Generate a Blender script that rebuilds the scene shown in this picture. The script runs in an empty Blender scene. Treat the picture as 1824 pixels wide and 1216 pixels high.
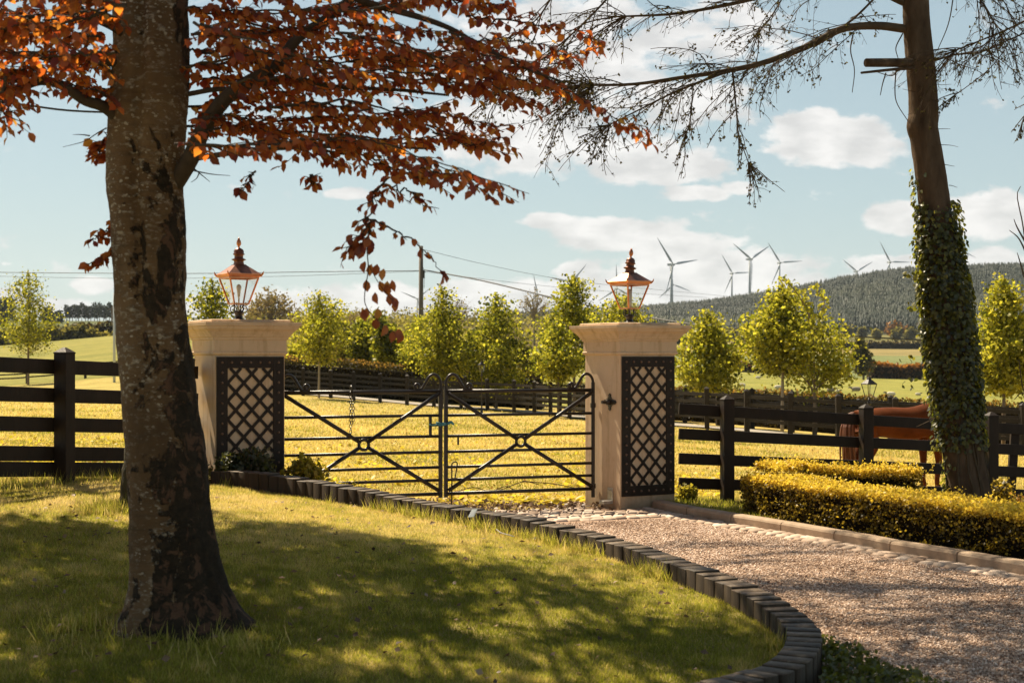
import bpy, math, random
import numpy as np
from mathutils import Vector, Matrix, Quaternion

random.seed(7)
RNG = np.random.default_rng(11)
SC = bpy.context.scene
COL = SC.collection
F = 2533.0          # focal length in pixels of the 1824 px wide photograph
EZ = 1.6            # eye height
HY = 632.0          # horizon row
PI = math.pi
SUN_AZ = math.radians(-37.0)     # left of the view direction
SUN_EL = math.radians(52.0)


def P(px, py, Y):
    return Vector(((px - 912.0) / F * Y, Y, EZ - (py - HY) / F * Y))


def X_(px, Y):
    return (px - 912.0) / F * Y


def Z_(py, Y):
    return EZ - (py - HY) / F * Y

# ------------------------------------------------------------------ materials


def new_mat(name):
    m = bpy.data.materials.new(name)
    m.use_nodes = True
    nt = m.node_tree
    nt.nodes.clear()
    out = nt.nodes.new('ShaderNodeOutputMaterial')
    return m, nt, out


def lk(nt, a, b):
    nt.links.new(a, b)


def noise_node(nt, scale, detail=4.0, rough=0.55, coord='Object', stretch=None, dist=0.0):
    tc = nt.nodes.new('ShaderNodeTexCoord')
    src = tc.outputs[coord]
    if stretch:
        mp = nt.nodes.new('ShaderNodeMapping')
        mp.inputs['Scale'].default_value = stretch
        lk(nt, src, mp.inputs['Vector'])
        src = mp.outputs['Vector']
    n = nt.nodes.new('ShaderNodeTexNoise')
    n.inputs['Scale'].default_value = scale
    n.inputs['Detail'].default_value = detail
    n.inputs['Roughness'].default_value = rough
    n.inputs['Distortion'].default_value = dist
    lk(nt, src, n.inputs['Vector'])
    return n.outputs['Fac']


def ramp(nt, fac, stops, interp='LINEAR'):
    r = nt.nodes.new('ShaderNodeValToRGB')
    r.color_ramp.interpolation = interp
    els = r.color_ramp.elements
    while len(els) < len(stops):
        els.new(0.5)
    for e, (p, c) in zip(els, stops):
        e.position = p
        e.color = (c[0], c[1], c[2], 1.0) if len(c) == 3 else c
    lk(nt, fac, r.inputs['Fac'])
    return r.outputs['Color']


def mixc(nt, fac, a, b, mode='MIX'):
    n = nt.nodes.new('ShaderNodeMix')
    n.data_type = 'RGBA'
    n.blend_type = mode
    if isinstance(fac, (int, float)):
        n.inputs['Factor'].default_value = fac
    else:
        lk(nt, fac, n.inputs['Factor'])
    for sock, v in ((n.inputs['A'], a), (n.inputs['B'], b)):
        if isinstance(v, tuple):
            sock.default_value = (v[0], v[1], v[2], 1)
        else:
            lk(nt, v, sock)
    return n.outputs['Result']


def math_node(nt, op, a, b=None, clamp=False):
    n = nt.nodes.new('ShaderNodeMath')
    n.operation = op
    n.use_clamp = clamp
    for i, v in enumerate((a, b)):
        if v is None:
            continue
        if isinstance(v, (int, float)):
            n.inputs[i].default_value = v
        else:
            lk(nt, v, n.inputs[i])
    return n.outputs[0]


def pmat(name, stops, scale=6.0, rough=0.6, bump=0.15, bscale=None, metal=0.0, coord='Object',
         stretch=None, spec=0.4, detail=5.0, bdist=0.01):
    m, nt, out = new_mat(name)
    b = nt.nodes.new('ShaderNodeBsdfPrincipled')
    fac = noise_node(nt, scale, detail, 0.6, coord, stretch)
    lk(nt, ramp(nt, fac, stops), b.inputs['Base Color'])
    b.inputs['Roughness'].default_value = rough
    b.inputs['Metallic'].default_value = metal
    b.inputs['Specular IOR Level'].default_value = spec
    if bump > 0:
        bn = nt.nodes.new('ShaderNodeBump')
        bn.inputs['Strength'].default_value = bump
        bn.inputs['Distance'].default_value = bdist
        lk(nt, noise_node(nt, bscale or scale * 4, 6, 0.6, coord, stretch), bn.inputs['Height'])
        lk(nt, bn.outputs['Normal'], b.inputs['Normal'])
    lk(nt, b.outputs[0], out.inputs['Surface'])
    return m


def leaf_mat(name, stops, tstops=None, tfac=0.5, gloss=0.06, grough=0.45):
    """leaf: diffuse + translucent + faint gloss, colour by per-leaf attribute rnd"""
    m, nt, out = new_mat(name)
    at = nt.nodes.new('ShaderNodeAttribute')
    at.attribute_name = 'rnd'
    col = ramp(nt, at.outputs['Fac'], stops)
    tcol = ramp(nt, at.outputs['Fac'], tstops or stops)
    d = nt.nodes.new('ShaderNodeBsdfDiffuse')
    t = nt.nodes.new('ShaderNodeBsdfTranslucent')
    lk(nt, col, d.inputs['Color'])
    lk(nt, tcol, t.inputs['Color'])
    mx = nt.nodes.new('ShaderNodeMixShader')
    mx.inputs[0].default_value = tfac
    lk(nt, d.outputs[0], mx.inputs[1])
    lk(nt, t.outputs[0], mx.inputs[2])
    g = nt.nodes.new('ShaderNodeBsdfGlossy')
    g.inputs['Roughness'].default_value = grough
    m2 = nt.nodes.new('ShaderNodeMixShader')
    m2.inputs[0].default_value = gloss
    lk(nt, mx.outputs[0], m2.inputs[1])
    lk(nt, g.outputs[0], m2.inputs[2])
    lk(nt, m2.outputs[0], out.inputs['Surface'])
    return m


def attr_mat(name, stops, rough=0.8, spec=0.2):
    m, nt, out = new_mat(name)
    at = nt.nodes.new('ShaderNodeAttribute')
    at.attribute_name = 'rnd'
    b = nt.nodes.new('ShaderNodeBsdfPrincipled')
    lk(nt, ramp(nt, at.outputs['Fac'], stops), b.inputs['Base Color'])
    b.inputs['Roughness'].default_value = rough
    b.inputs['Specular IOR Level'].default_value = spec
    lk(nt, b.outputs[0], out.inputs['Surface'])
    return m

# ------------------------------------------------------------------ mesh helpers


class MB:
    def __init__(self):
        self.v = []
        self.f = []

    def add(self, verts, faces):
        o = len(self.v)
        self.v.extend([tuple(p) for p in verts])
        self.f.extend([tuple(i + o for i in q) for q in faces])

    def box(self, c, s, M=None):
        hx, hy, hz = s[0] / 2, s[1] / 2, s[2] / 2
        vs = [Vector((x * hx, y * hy, z * hz)) for z in (-1, 1) for y in (-1, 1) for x in (-1, 1)]
        if M is not None:
            vs = [M @ p for p in vs]
        vs = [p + Vector(c) for p in vs]
        self.add(vs, [(0, 2, 3, 1), (4, 5, 7, 6), (0, 1, 5, 4), (2, 6, 7, 3), (0, 4, 6, 2), (1, 3, 7, 5)])

    def bar(self, a, b, w, h, up=Vector((0, 0, 1))):
        """rectangular bar from a to b, w across, h along up"""
        a = Vector(a)
        b = Vector(b)
        d = (b - a).normalized()
        s = d.cross(up).normalized()
        u = s.cross(d).normalized()
        vs = []
        for p in (a, b):
            for i, j in ((-1, -1), (1, -1), (1, 1), (-1, 1)):
                vs.append(p + s * (i * w / 2) + u * (j * h / 2))
        self.add(vs, [(3, 2, 1, 0), (4, 5, 6, 7), (0, 1, 5, 4), (1, 2, 6, 5), (2, 3, 7, 6), (3, 0, 4, 7)])

    def tube(self, pts, radii, n=8, cap=True):
        pts = [Vector(p) for p in pts]
        if isinstance(radii, (int, float)):
            radii = [radii] * len(pts)
        t0 = (pts[1] - pts[0]).normalized()
        ref = Vector((0, 0, 1)) if abs(t0.z) < 0.9 else Vector((1, 0, 0))
        u = t0.cross(ref).normalized()
        vs = []
        for i, p in enumerate(pts):
            if i == 0:
                t = t0
            elif i == len(pts) - 1:
                t = (pts[i] - pts[i - 1])
            else:
                t = (pts[i + 1] - pts[i - 1])
            if t.length < 1e-9:
                t = t0
            t = t.normalized()
            u = (u - t * u.dot(t))
            if u.length < 1e-6:
                u = t.cross(Vector((0.3, 0.5, 0.8)))
            u.normalize()
            w = t.cross(u)
            for k in range(n):
                a = 2 * PI * k / n
                vs.append(p + (u * math.cos(a) + w * math.sin(a)) * radii[i])
        fs = []
        for i in range(len(pts) - 1):
            for k in range(n):
                a = i * n + k
                b = i * n + (k + 1) % n
                fs.append((a, b, b + n, a + n))
        if cap:
            fs.append(tuple(reversed(range(n))))
            fs.append(tuple(range((len(pts) - 1) * n, len(pts) * n)))
        self.add(vs, fs)

    def lathe(self, prof, n=16, c=(0, 0, 0), tilt=None):
        vs = []
        for r, z in prof:
            for k in range(n):
                a = 2 * PI * k / n
                p = Vector((r * math.cos(a), r * math.sin(a), z))
                if tilt is not None:
                    p = tilt @ p
                vs.append(p + Vector(c))
        fs = []
        for i in range(len(prof) - 1):
            for k in range(n):
                a = i * n + k
                b = i * n + (k + 1) % n
                fs.append((a, b, b + n, a + n))
        fs.append(tuple(reversed(range(n))))
        fs.append(tuple(range((len(prof) - 1) * n, len(prof) * n)))
        self.add(vs, fs)

    def squares(self, prof, c=(0, 0, 0)):
        """loft of square rings (half size, z)"""
        vs = []
        for h, z in prof:
            for x, y in ((-1, -1), (1, -1), (1, 1), (-1, 1)):
                vs.append(Vector((x * h, y * h, z)) + Vector(c))
        fs = []
        for i in range(len(prof) - 1):
            for k in range(4):
                a = i * 4 + k
                b = i * 4 + (k + 1) % 4
                fs.append((a, b, b + 4, a + 4))
        fs.append((3, 2, 1, 0))
        m = (len(prof) - 1) * 4
        fs.append((m, m + 1, m + 2, m + 3))
        self.add(vs, fs)

    def torus(self, c, R, r, ax=Vector((0, 1, 0)), n=18, m=8, sx=1.0):
        q = Vector((0, 0, 1)).rotation_difference(Vector(ax))
        vs, fs = [], []
        for i in range(n):
            a = 2 * PI * i / n
            for j in range(m):
                b = 2 * PI * j / m
                p = Vector(((R + r * math.cos(b)) * math.cos(a) * sx, (R + r * math.cos(b)) * math.sin(a), r * math.sin(b)))
                vs.append(Vector(c) + q @ p)
        for i in range(n):
            for j in range(m):
                fs.append((i * m + j, ((i + 1) % n) * m + j, ((i + 1) % n) * m + (j + 1) % m, i * m + (j + 1) % m))
        self.add(vs, fs)

    def build(self, name, mat, parent=None, smooth=False, world=True, bevel=0.0):
        me = bpy.data.meshes.new(name)
        o = Vector((0, 0, 0))
        if parent is not None and world:
            o = Vector(parent['org']) if 'org' in parent else parent.location
        me.from_pydata([(p[0] - o[0], p[1] - o[1], p[2] - o[2]) for p in self.v], [], self.f)
        me.materials.append(mat)
        if smooth:
            me.polygons.foreach_set('use_smooth', [True] * len(me.polygons))
        me.update()
        ob = bpy.data.objects.new(name, me)
        COL.objects.link(ob)
        if parent is not None:
            ob.parent = parent
        if bevel > 0:
            bv = ob.modifiers.new('bevel', 'BEVEL')
            bv.width = bevel
            bv.segments = 2
            bv.limit_method = 'ANGLE'
            bv.angle_limit = math.radians(35)
        return ob


def thing(name, label, cat, loc=(0, 0, 0), rotz=0.0, group=None):
    o = bpy.data.objects.new(name, None)
    o.empty_display_size = 0.1
    COL.objects.link(o)
    o.location = loc
    o.rotation_euler = (0, 0, rotz)
    tag(o, label, cat, group)
    return o


def tag(o, label, cat, group=None):
    o['label'] = label
    o['category'] = cat
    o['kind'] = 'thing'
    if group:
        o['group'] = group
    return o


def struct(o, kind='structure'):
    o['kind'] = kind
    return o


def copy_tree(o, parent=None):
    c = o.copy()
    COL.objects.link(c)
    if parent is not None:
        c.parent = parent
    for ch in list(o.children):
        copy_tree(ch, c)
    return c


def norm(a):
    return a / np.maximum(np.linalg.norm(a, axis=-1, keepdims=True), 1e-9)


def frames(d, nrm):
    """rotation matrices with local y along d, local z near nrm"""
    d = norm(d)
    x = norm(np.cross(d, nrm))
    z = np.cross(x, d)
    return np.stack([x, d, z], axis=-1)


def mass(name, tv, tf, R, T, S, mat, parent=None, rnd=None, smooth=False, jitter=0.0):
    tv = np.asarray(tv, float)
    n, k = len(T), len(tv)
    if n == 0:
        n = 1
        T = np.zeros((1, 3))
        R = np.eye(3)[None]
        S = np.ones(1)
        rnd = np.zeros(1)
    base = np.broadcast_to(tv, (n, k, 3))
    if jitter:
        base = base * (1 + RNG.uniform(-jitter, jitter, (n, k, 3)))
    S = np.asarray(S)
    if S.ndim == 1:
        base = base * S[:, None, None]
    else:
        base = base * S[:, None, :]
    co = np.einsum('nij,nkj->nki', R, base) + np.asarray(T)[:, None, :]
    if parent is not None:
        o = parent['org'] if 'org' in parent else parent.location
        co = co - np.array(o)[None, None, :]
    co = co.reshape(-1, 3)
    tf = [list(q) for q in tf]
    sizes = np.array([len(q) for q in tf])
    flat = np.concatenate([np.array(q) for q in tf])
    loops = (flat[None, :] + (np.arange(n) * k)[:, None]).reshape(-1)
    tot = np.tile(sizes, n)
    start = np.concatenate([[0], np.cumsum(tot)[:-1]])
    me = bpy.data.meshes.new(name)
    me.vertices.add(len(co))
    me.vertices.foreach_set('co', co.astype(np.float32).ravel())
    me.loops.add(len(loops))
    me.loops.foreach_set('vertex_index', loops.astype(np.int32))
    me.polygons.add(len(tot))
    me.polygons.foreach_set('loop_start', start.astype(np.int32))
    me.polygons.foreach_set('loop_total', tot.astype(np.int32))
    me.update(calc_edges=True)
    if rnd is None:
        rnd = RNG.random(n)
    at = me.attributes.new('rnd', 'FLOAT', 'POINT')
    at.data.foreach_set('value', np.repeat(np.clip(rnd, 0, 1), k).astype(np.float32))
    if smooth:
        me.polygons.foreach_set('use_smooth', np.ones(len(tot), bool))
    me.materials.append(mat)
    ob = bpy.data.objects.new(name, me)
    COL.objects.link(ob)
    if parent is not None:
        ob.parent = parent
    return ob


LEAF_V = [(0, 0, 0), (0.30, 0.28, 0.07), (0.34, 0.60, 0.08), (0, 1, -0.08), (-0.34, 0.60, 0.08), (-0.30, 0.28, 0.07), (0, 0.45, -0.02)]
LEAF_F = [(0, 1, 2, 6), (6, 2, 3), (0, 6, 4, 5), (6, 3, 4)]
QUAD_V = [(0, 0, 0), (0.42, 0.5, 0.08), (0, 1, -0.05), (-0.42, 0.5, 0.08)]
QUAD_F = [(0, 1, 2), (0, 2, 3)]
BLADE_V = [(-0.5, 0, 0), (0.5, 0, 0), (0, 1, 0)]
BLADE_F = [(0, 1, 2)]
STONE_V = [(1, 0, 0), (0, 1, 0), (-1, 0, 0), (0, -1, 0), (0, 0, 0.7), (0, 0, -0.5)]
STONE_F = [(0, 1, 4), (1, 2, 4), (2, 3, 4), (3, 0, 4), (1, 0, 5), (2, 1, 5), (3, 2, 5), (0, 3, 5)]


def rand_unit(n):
    return norm(RNG.normal(size=(n, 3)))


def in_poly(x, y, poly):
    x = np.asarray(x)
    y = np.asarray(y)
    inside = np.zeros(x.shape, bool)
    m = len(poly)
    for i in range(m):
        x1, y1 = poly[i]
        x2, y2 = poly[(i + 1) % m]
        c = ((y1 > y) != (y2 > y))
        t = (x2 - x1) * (y - y1) / ((y2 - y1) if abs(y2 - y1) > 1e-12 else 1e-12) + x1
        inside ^= c & (x < t)
    return inside


def vnoise(x, y, scale, seed=0):
    """cheap smooth value noise 0..1"""
    r = np.random.default_rng(seed)
    tbl = r.random((64, 64))
    u = np.asarray(x) * scale + 1000.0
    v = np.asarray(y) * scale + 1000.0
    i = np.floor(u).astype(int)
    j = np.floor(v).astype(int)
    fu = u - i
    fv = v - j
    fu = fu * fu * (3 - 2 * fu)
    fv = fv * fv * (3 - 2 * fv)
    a = tbl[i % 64, j % 64]
    b = tbl[(i + 1) % 64, j % 64]
    c = tbl[i % 64, (j + 1) % 64]
    d = tbl[(i + 1) % 64, (j + 1) % 64]
    return (a * (1 - fu) + b * fu) * (1 - fv) + (c * (1 - fu) + d * fu) * fv


def fbm(x, y, scale, seed=0, oct=3):
    s = 0
    amp = 1
    tot = 0
    for k in range(oct):
        s = s + amp * vnoise(x, y, scale * 2 ** k, seed + k)
        tot += amp
        amp *= 0.5
    return s / tot


def spline(pts, n):
    """Catmull-Rom through points"""
    pts = [Vector(p) for p in pts]
    if len(pts) == 2:
        return [pts[0].lerp(pts[1], i / (n - 1)) for i in range(n)]
    ext = [pts[0] * 2 - pts[1]] + pts + [pts[-1] * 2 - pts[-2]]
    out = []
    m = len(pts) - 1
    for k in range(n):
        t = k / (n - 1) * m
        i = min(int(t), m - 1)
        u = t - i
        p0, p1, p2, p3 = ext[i], ext[i + 1], ext[i + 2], ext[i + 3]
        out.append(0.5 * ((2 * p1) + (p2 - p0) * u + (2 * p0 - 5 * p1 + 4 * p2 - p3) * u * u + (3 * p1 - p0 - 3 * p2 + p3) * u ** 3))
    return out

# ------------------------------------------------------------------ ground heights
# each column: bearing (as photo column) -> list of (distance, height)


def prof(near, far):
    ys = [a for a, b in near] + [a for a, b in far]
    zs = [b for a, b in near] + [Z_(b, a) for a, b in far]
    return np.array(ys, float), np.array(zs, float)


COLS = [
    (-2600, prof([(1, -.1), (9, .1), (11.3, .3), (12.3, .45), (16, .4), (25, .2), (60, 0)], [(105, 660), (180, 630), (280, 606), (600, 570), (1000, 545), (1500, 530), (3200, 560)])),
    (0, prof([(1, -.1), (9, .1), (11.3, .3), (12.3, .45), (16, .38), (25, .1), (60, -.35)], [(105, 687), (125, 674), (180, 642), (280, 616), (300, 614), (500, 597), (690, 573), (1000, 572), (1500, 574), (3200, 580)])),
    (340, prof([(1, -.15), (9, -.1), (13, .1), (15, .2), (25, 0), (45, -.2)], [(66, 706), (75, 694), (90, 676), (150, 628), (250, 592), (400, 578), (600, 574), (1000, 573), (1500, 575), (3200, 582)])),
    (500, prof([(1, -.2), (9, -.2), (13, -.1), (15.5, .03), (25, -.1), (45, -.25)], [(66, 708), (75, 696), (90, 678), (150, 630), (250, 592), (400, 576), (600, 574), (1000, 574), (1500, 576), (3200, 582)])),
    (750, prof([(1, -.2), (9, -.2), (13, -.15), (15.5, -.05), (25, -.2), (45, -.5)], [(66, 722), (75, 709), (90, 696), (150, 652), (250, 608), (400, 578), (600, 574), (1000, 574), (1500, 576), (3200, 582)])),
    (1000, prof([(1, -.2), (9, -.2), (14.5, -.16), (15.5, -.08), (25, -.3)], [(57, 742), (75, 722), (150, 686), (250, 655), (400, 600), (600, 577), (1000, 572), (1500, 568), (3200, 580)])),
    (1250, prof([(1, -.25), (9, -.25), (14.5, -.22), (16, -.12), (25, -.4)], [(46, 765), (60, 747), (100, 712), (150, 694), (280, 660), (300, 657), (450, 632), (600, 620), (800, 606), (1000, 594), (1250, 566), (1500, 546), (3200, 566)])),
    (1380, prof([(1, -.3), (9, -.3), (14, -.3), (16.4, -.17), (25, -.45)], [(44, 776), (58, 754), (75, 735), (100, 715), (150, 696), (280, 667), (300, 663), (450, 633), (600, 620), (800, 606), (1000, 594), (1250, 560), (1500, 527), (3200, 550)])),
    (1500, prof([(1, -.35), (9, -.35), (14, -.35), (16.6, -.24), (25, -.5)], [(42, 786), (55, 765), (75, 742), (100, 720), (150, 698), (280, 673), (300, 669), (450, 634), (600, 620), (800, 606), (1000, 594), (1250, 548), (1500, 503), (3200, 530)])),
    (1620, prof([(1, -.4), (9, -.4), (14, -.42), (16.8, -.3), (25, -.6)], [(40, 796), (55, 769), (75, 746), (100, 726), (150, 703), (280, 676), (300, 672), (450, 635), (600, 621), (800, 606), (1000, 594), (1250, 540), (1500, 487), (3200, 520)])),
    (1824, prof([(1, -.45), (9, -.45), (14, -.5), (17, -.38), (25, -.7)], [(38, 812), (55, 777), (75, 754), (100, 736), (150, 713), (280, 681), (300, 676), (450, 637), (600, 622), (800, 606), (1000, 594), (1250, 532), (1500, 479), (3200, 515)])),
    (4600, prof([(1, -.5), (9, -.5), (14, -.6), (17, -.6), (25, -.8)], [(38, 815), (55, 780), (75, 757), (100, 738), (150, 715), (280, 683), (300, 678), (450, 639), (600, 623), (800, 607), (1000, 594), (1250, 540), (1500, 490), (3200, 520)])),
]
CPX = np.array([c[0] for c in COLS], float)


def gz(X, Y):
    X = np.atleast_1d(np.asarray(X, float))
    Y = np.atleast_1d(np.asarray(Y, float))
    px = np.clip(X / np.maximum(Y, 0.5) * F + 912.0, CPX[0], CPX[-1] - 1e-6)
    ly = np.log(np.maximum(Y, 1.0))
    tabs = np.stack([np.interp(ly, np.log(c[1][0]), c[1][1]) for c in COLS], 0)
    i = np.clip(np.searchsorted(CPX, px, side='right') - 1, 0, len(COLS) - 2)
    t = (px - CPX[i]) / (CPX[i + 1] - CPX[i])
    k = np.arange(len(px))
    return tabs[i, k] * (1 - t) + tabs[i + 1, k] * t


def g1(X, Y):
    return float(gz(X, Y)[0])


# lawn heights: fitted to where the lawn meets wall, trunk and fence
_LP = [(-1.84, 7.6, .136), (-3.876, 12.2, .50), (-4.14, 11.5, .56), (-3.12, 14.2, .37), (-2.89, 13.4, .33), (-2.09, 13, .296), (-1.32, 12.3, .308), (-.47, 11.5, .256),
       (.125, 10.9, .21), (.656, 10.2, .15), (1.05, 9.2, .118), (1.30, 8.6, .086), (1.48, 7.9, .006), (.8, 6.9, 0.02), (-.6, 6.8, .05), (-3.2, 9.3, .36), (-2.3, 6.6, .12)]
_A = np.array([[1, x, y, x * y, y * y] for x, y, z in _LP])
_lc = np.linalg.lstsq(_A, np.array([z for x, y, z in _LP]), rcond=None)[0]


def zl(x, y):
    return _lc[0] + _lc[1] * x + _lc[2] * y + _lc[3] * x * y + _lc[4] * y * y


# sleeper wall inner edge (column, row of foot, row of top, first guess of distance)
WALLPX = [(372, 873, 841, 13.4), (430, 878, 839, 13.2), (504, 886, 850, 13.0), (570, 892, 862, 12.65), (640, 898, 873, 12.3), (708, 907, 888, 12.0), (808, 928, 907, 11.5), (885, 942, 915, 11.2), (941, 955, 927, 10.9), (1008, 973, 945, 10.55),
          (1075, 992, 962, 10.2), (1141, 1010, 983, 9.75), (1201, 1040, 1005, 9.2), (1269, 1065, 1032, 8.8), (1300, 1079, 1045, 8.6), (1344, 1113, 1068, 8.25), (1386, 1143, 1100, 7.9)]
WALL = [(X_(a, d), d, Z_(c, d)) for a, b, c, d in WALLPX]
WALL += [(1.47, 7.6, .135), (1.40, 7.27, .13), (1.30, 6.97, .125), (1.12, 6.68, .12), (.77, 6.42, .115), (.2, 6.15, .11), (-.6, 5.95, .11), (-1.6, 5.8, .11)]
wall_path = spline([Vector(p) for p in WALL], 400)
for _ in range(3):      # iron out the kinks
    q_ = []
    for i in range(400):
        a_, b_ = max(0, i - 9), min(399, i + 9)
        k_ = min(i - a_, b_ - i)
        seg_ = wall_path[i - k_:i + k_ + 1]
        q_.append(sum(seg_, Vector((0, 0, 0))) / len(seg_))
    wall_path = q_
# resample evenly
_seg = [0.0]
for a, b in zip(wall_path[:-1], wall_path[1:]):
    _seg.append(_seg[-1] + (b.xy - a.xy).length)


def wall_at(s):
    i = min(max(np.searchsorted(_seg, s) - 1, 0), len(wall_path) - 2)
    t = (s - _seg[i]) / max(_seg[i + 1] - _seg[i], 1e-9)
    p = wall_path[i].lerp(wall_path[i + 1], t)
    d = (wall_path[min(i + 3, len(wall_path) - 1)] - wall_path[max(i - 2, 0)])
    d.z = 0
    return p, d.normalized()


WALL_T = 0.18
mid_path = []
for k in range(140):
    s = _seg[-1] * k / 139
    p, d = wall_at(s)
    nrm = Vector((-d.y, d.x, 0))       # drive side (left of travel = far/right side)
    mid_path.append((p.x + nrm.x * WALL_T / 2, p.y + nrm.y * WALL_T / 2))

KERBPX = [(1160, 906), (1216, 918), (1308, 934), (1398, 949), (1494, 966), (1599, 986), (1716, 1006), (1823, 1025)]
ZD = -0.07
KERB = [(X_(a, (EZ - ZD) * F / (b - HY)), (EZ - ZD) * F / (b - HY)) for a, b in KERBPX] + [(4.35, 9.7), (4.9, 8.2), (5.3, 6.5), (5.5, 4.5)]
kerb_path = spline([Vector((a, b, ZD)) for a, b in KERB], 260)

TH = math.radians(29)
E1 = Vector((math.cos(TH), math.sin(TH), 0))
E2 = Vector((-math.sin(TH), math.cos(TH), 0))
PW = 0.715
NL = Vector((-2.903, 13.9, 0))
NR = Vector((1.166, 15.3, 0))
CL = NL + (E1 + E2) * (PW / 2)
CR = NR + (E1 + E2) * (PW / 2)
GA = Vector((-2.36, 14.55, 0))
GB = Vector((0.895, 15.71, 0))
GD = (GB - GA).normalized()
GN = Vector((GD.y, -GD.x, 0))      # towards the camera

# ------------------------------------------------------------------ palette
M = {}
M['soil'] = pmat('soil', [(.3, (.05, .032, .018)), (.7, (.11, .07, .04))], 9, .95, .6, 40)
M['lawn'] = pmat('lawn_turf', [(.25, (.13, .115, .03)), (.5, (.25, .20, .065)), (.75, (.44, .345, .15))], 1.6, .95, .5, 120, spec=.1)
M['gravel_bed'] = pmat('gravel_bed', [(.2, (.16, .095, .06)), (.5, (.34, .225, .155)), (.8, (.50, .365, .27))], 70, .9, .9, 90, spec=.2)
M['stone_chip'] = attr_mat('stone_chip', [(0, (.15, .085, .055)), (.25, (.36, .235, .155)), (.6, (.60, .435, .32)), (1, (.88, .72, .60))], .8)
M['sett'] = attr_mat('sett', [(0, (.30, .21, .15)), (.5, (.46, .35, .265)), (1, (.62, .50, .40))], .75)
M['concrete'] = pmat('kerb_concrete', [(.3, (.30, .215, .145)), (.7, (.43, .32, .225))], 7, .85, .35, 90, spec=.25)
m, nt, out = new_mat('pillar_render')
b = nt.nodes.new('ShaderNodeBsdfPrincipled')
c = ramp(nt, noise_node(nt, 2.2, 6, .6), [(.3, (.58, .425, .28)), (.5, (.63, .47, .315)), (.72, (.68, .515, .355))])
strk = ramp(nt, noise_node(nt, 11, 5, .65, 'Object', (1, 1, .09)), [(.50, (1, 1, 1)), (.74, (.70, .64, .55))])
c = mixc(nt, 1.0, c, strk, 'MULTIPLY')
blot = ramp(nt, noise_node(nt, 5.5, 6, .7), [(.55, (1, 1, 1)), (.75, (.80, .76, .68))])
c = mixc(nt, 1.0, c, blot, 'MULTIPLY')
tc = nt.nodes.new('ShaderNodeTexCoord')
sx = nt.nodes.new('ShaderNodeSeparateXYZ')
lk(nt, tc.outputs['Object'], sx.inputs[0])
spl = nt.nodes.new('ShaderNodeMapRange')       # mud splashed up from the drive
spl.inputs['From Min'].default_value = .22
spl.inputs['From Max'].default_value = -.06
lk(nt, math_node(nt, 'ADD', sx.outputs['Z'], math_node(nt, 'MULTIPLY', math_node(nt, 'SUBTRACT', noise_node(nt, 14, 6, .7), .5), -.28)), spl.inputs['Value'])
c = mixc(nt, math_node(nt, 'MULTIPLY', spl.outputs[0], .6), c, (.20, .135, .075))
lk(nt, c, b.inputs['Base Color'])
b.inputs['Roughness'].default_value = .82
b.inputs['Specular IOR Level'].default_value = .2
bn = nt.nodes.new('ShaderNodeBump')
bn.inputs['Strength'].default_value = .3
bn.inputs['Distance'].default_value = .004
lk(nt, noise_node(nt, 150, 6, .6), bn.inputs['Height'])
lk(nt, bn.outputs['Normal'], b.inputs['Normal'])
lk(nt, b.outputs[0], out.inputs['Surface'])
M['render'] = m
M['black_wood'] = pmat('black_stained_wood', [(.3, (.016, .010, .006)), (.7, (.032, .020, .013))], 5, .6, .5, 30, stretch=(1, 1, .3), spec=.22)
M['far_wood'] = pmat('dark_fence_wood', [(.3, (.014, .010, .007)), (.7, (.030, .022, .015))], 3, .6, .2, spec=.25)
M['iron'] = pmat('painted_iron', [(.3, (.014, .010, .007)), (.7, (.028, .019, .013))], 20, .36, .2, 90, spec=.4)
M['panel_iron'] = pmat('panel_iron', [(.3, (.014, .009, .006)), (.7, (.028, .018, .012))], 14, .55, .2, 70, spec=.25)
M['stud'] = pmat('stud_metal', [(.3, (.12, .075, .05)), (.7, (.20, .13, .09))], 30, .5, .1, metal=.3)
M['copper'] = pmat('copper', [(.3, (.50, .19, .085)), (.7, (.70, .30, .15))], 9, .34, .1, metal=.85)
M['copper_dark'] = pmat('tarnished_copper', [(.3, (.12, .05, .035)), (.7, (.30, .13, .085))], 14, .42, .15, metal=.7)
M['steel'] = pmat('galvanised_steel', [(.3, (.36, .33, .29)), (.7, (.52, .49, .45))], 25, .45, .1, metal=.6)
M['sleeper'] = None
M['hair'] = pmat('chestnut_coat', [(.3, (.070, .019, .006)), (.7, (.135, .036, .010))], 3, .7, spec=.05)
M['mane'] = pmat('chestnut_mane', [(.3, (.08, .023, .008)), (.7, (.16, .046, .014))], 20, .55, .3, stretch=(6, 6, 1))
M['wool'] = pmat('fleece', [(.3, (.55, .48, .38)), (.7, (.72, .64, .52))], 12, .95, .4, 30)
M['wool_dark'] = pmat('grey_fleece', [(.3, (.20, .165, .13)), (.7, (.36, .30, .24))], 12, .95, .4, 30)
M['sheep_face'] = pmat('sheep_face', [(.3, (.06, .05, .04)), (.7, (.14, .11, .09))], 12, .8, .1)
M['turbine'] = pmat('turbine_paint', [(.3, (.42, .45, .45)), (.7, (.50, .52, .52))], 1, .5, 0)
M['pole_wood'] = pmat('pole_wood', [(.3, (.10, .08, .06)), (.7, (.19, .15, .11))], 4, .85, .3, stretch=(4, 4, .4))
M['pole_pale'] = pmat('pale_pole_paint', [(.3, (.42, .47, .50)), (.7, (.50, .54, .56))], 4, .6, 0)
M['wire'] = pmat('wire', [(.3, (.03, .03, .03)), (.7, (.05, .05, .05))], 4, .6, 0)
M['rope'] = pmat('blue_twine', [(.3, (.04, .16, .20)), (.7, (.10, .30, .34))], 40, .8, .3)
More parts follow.
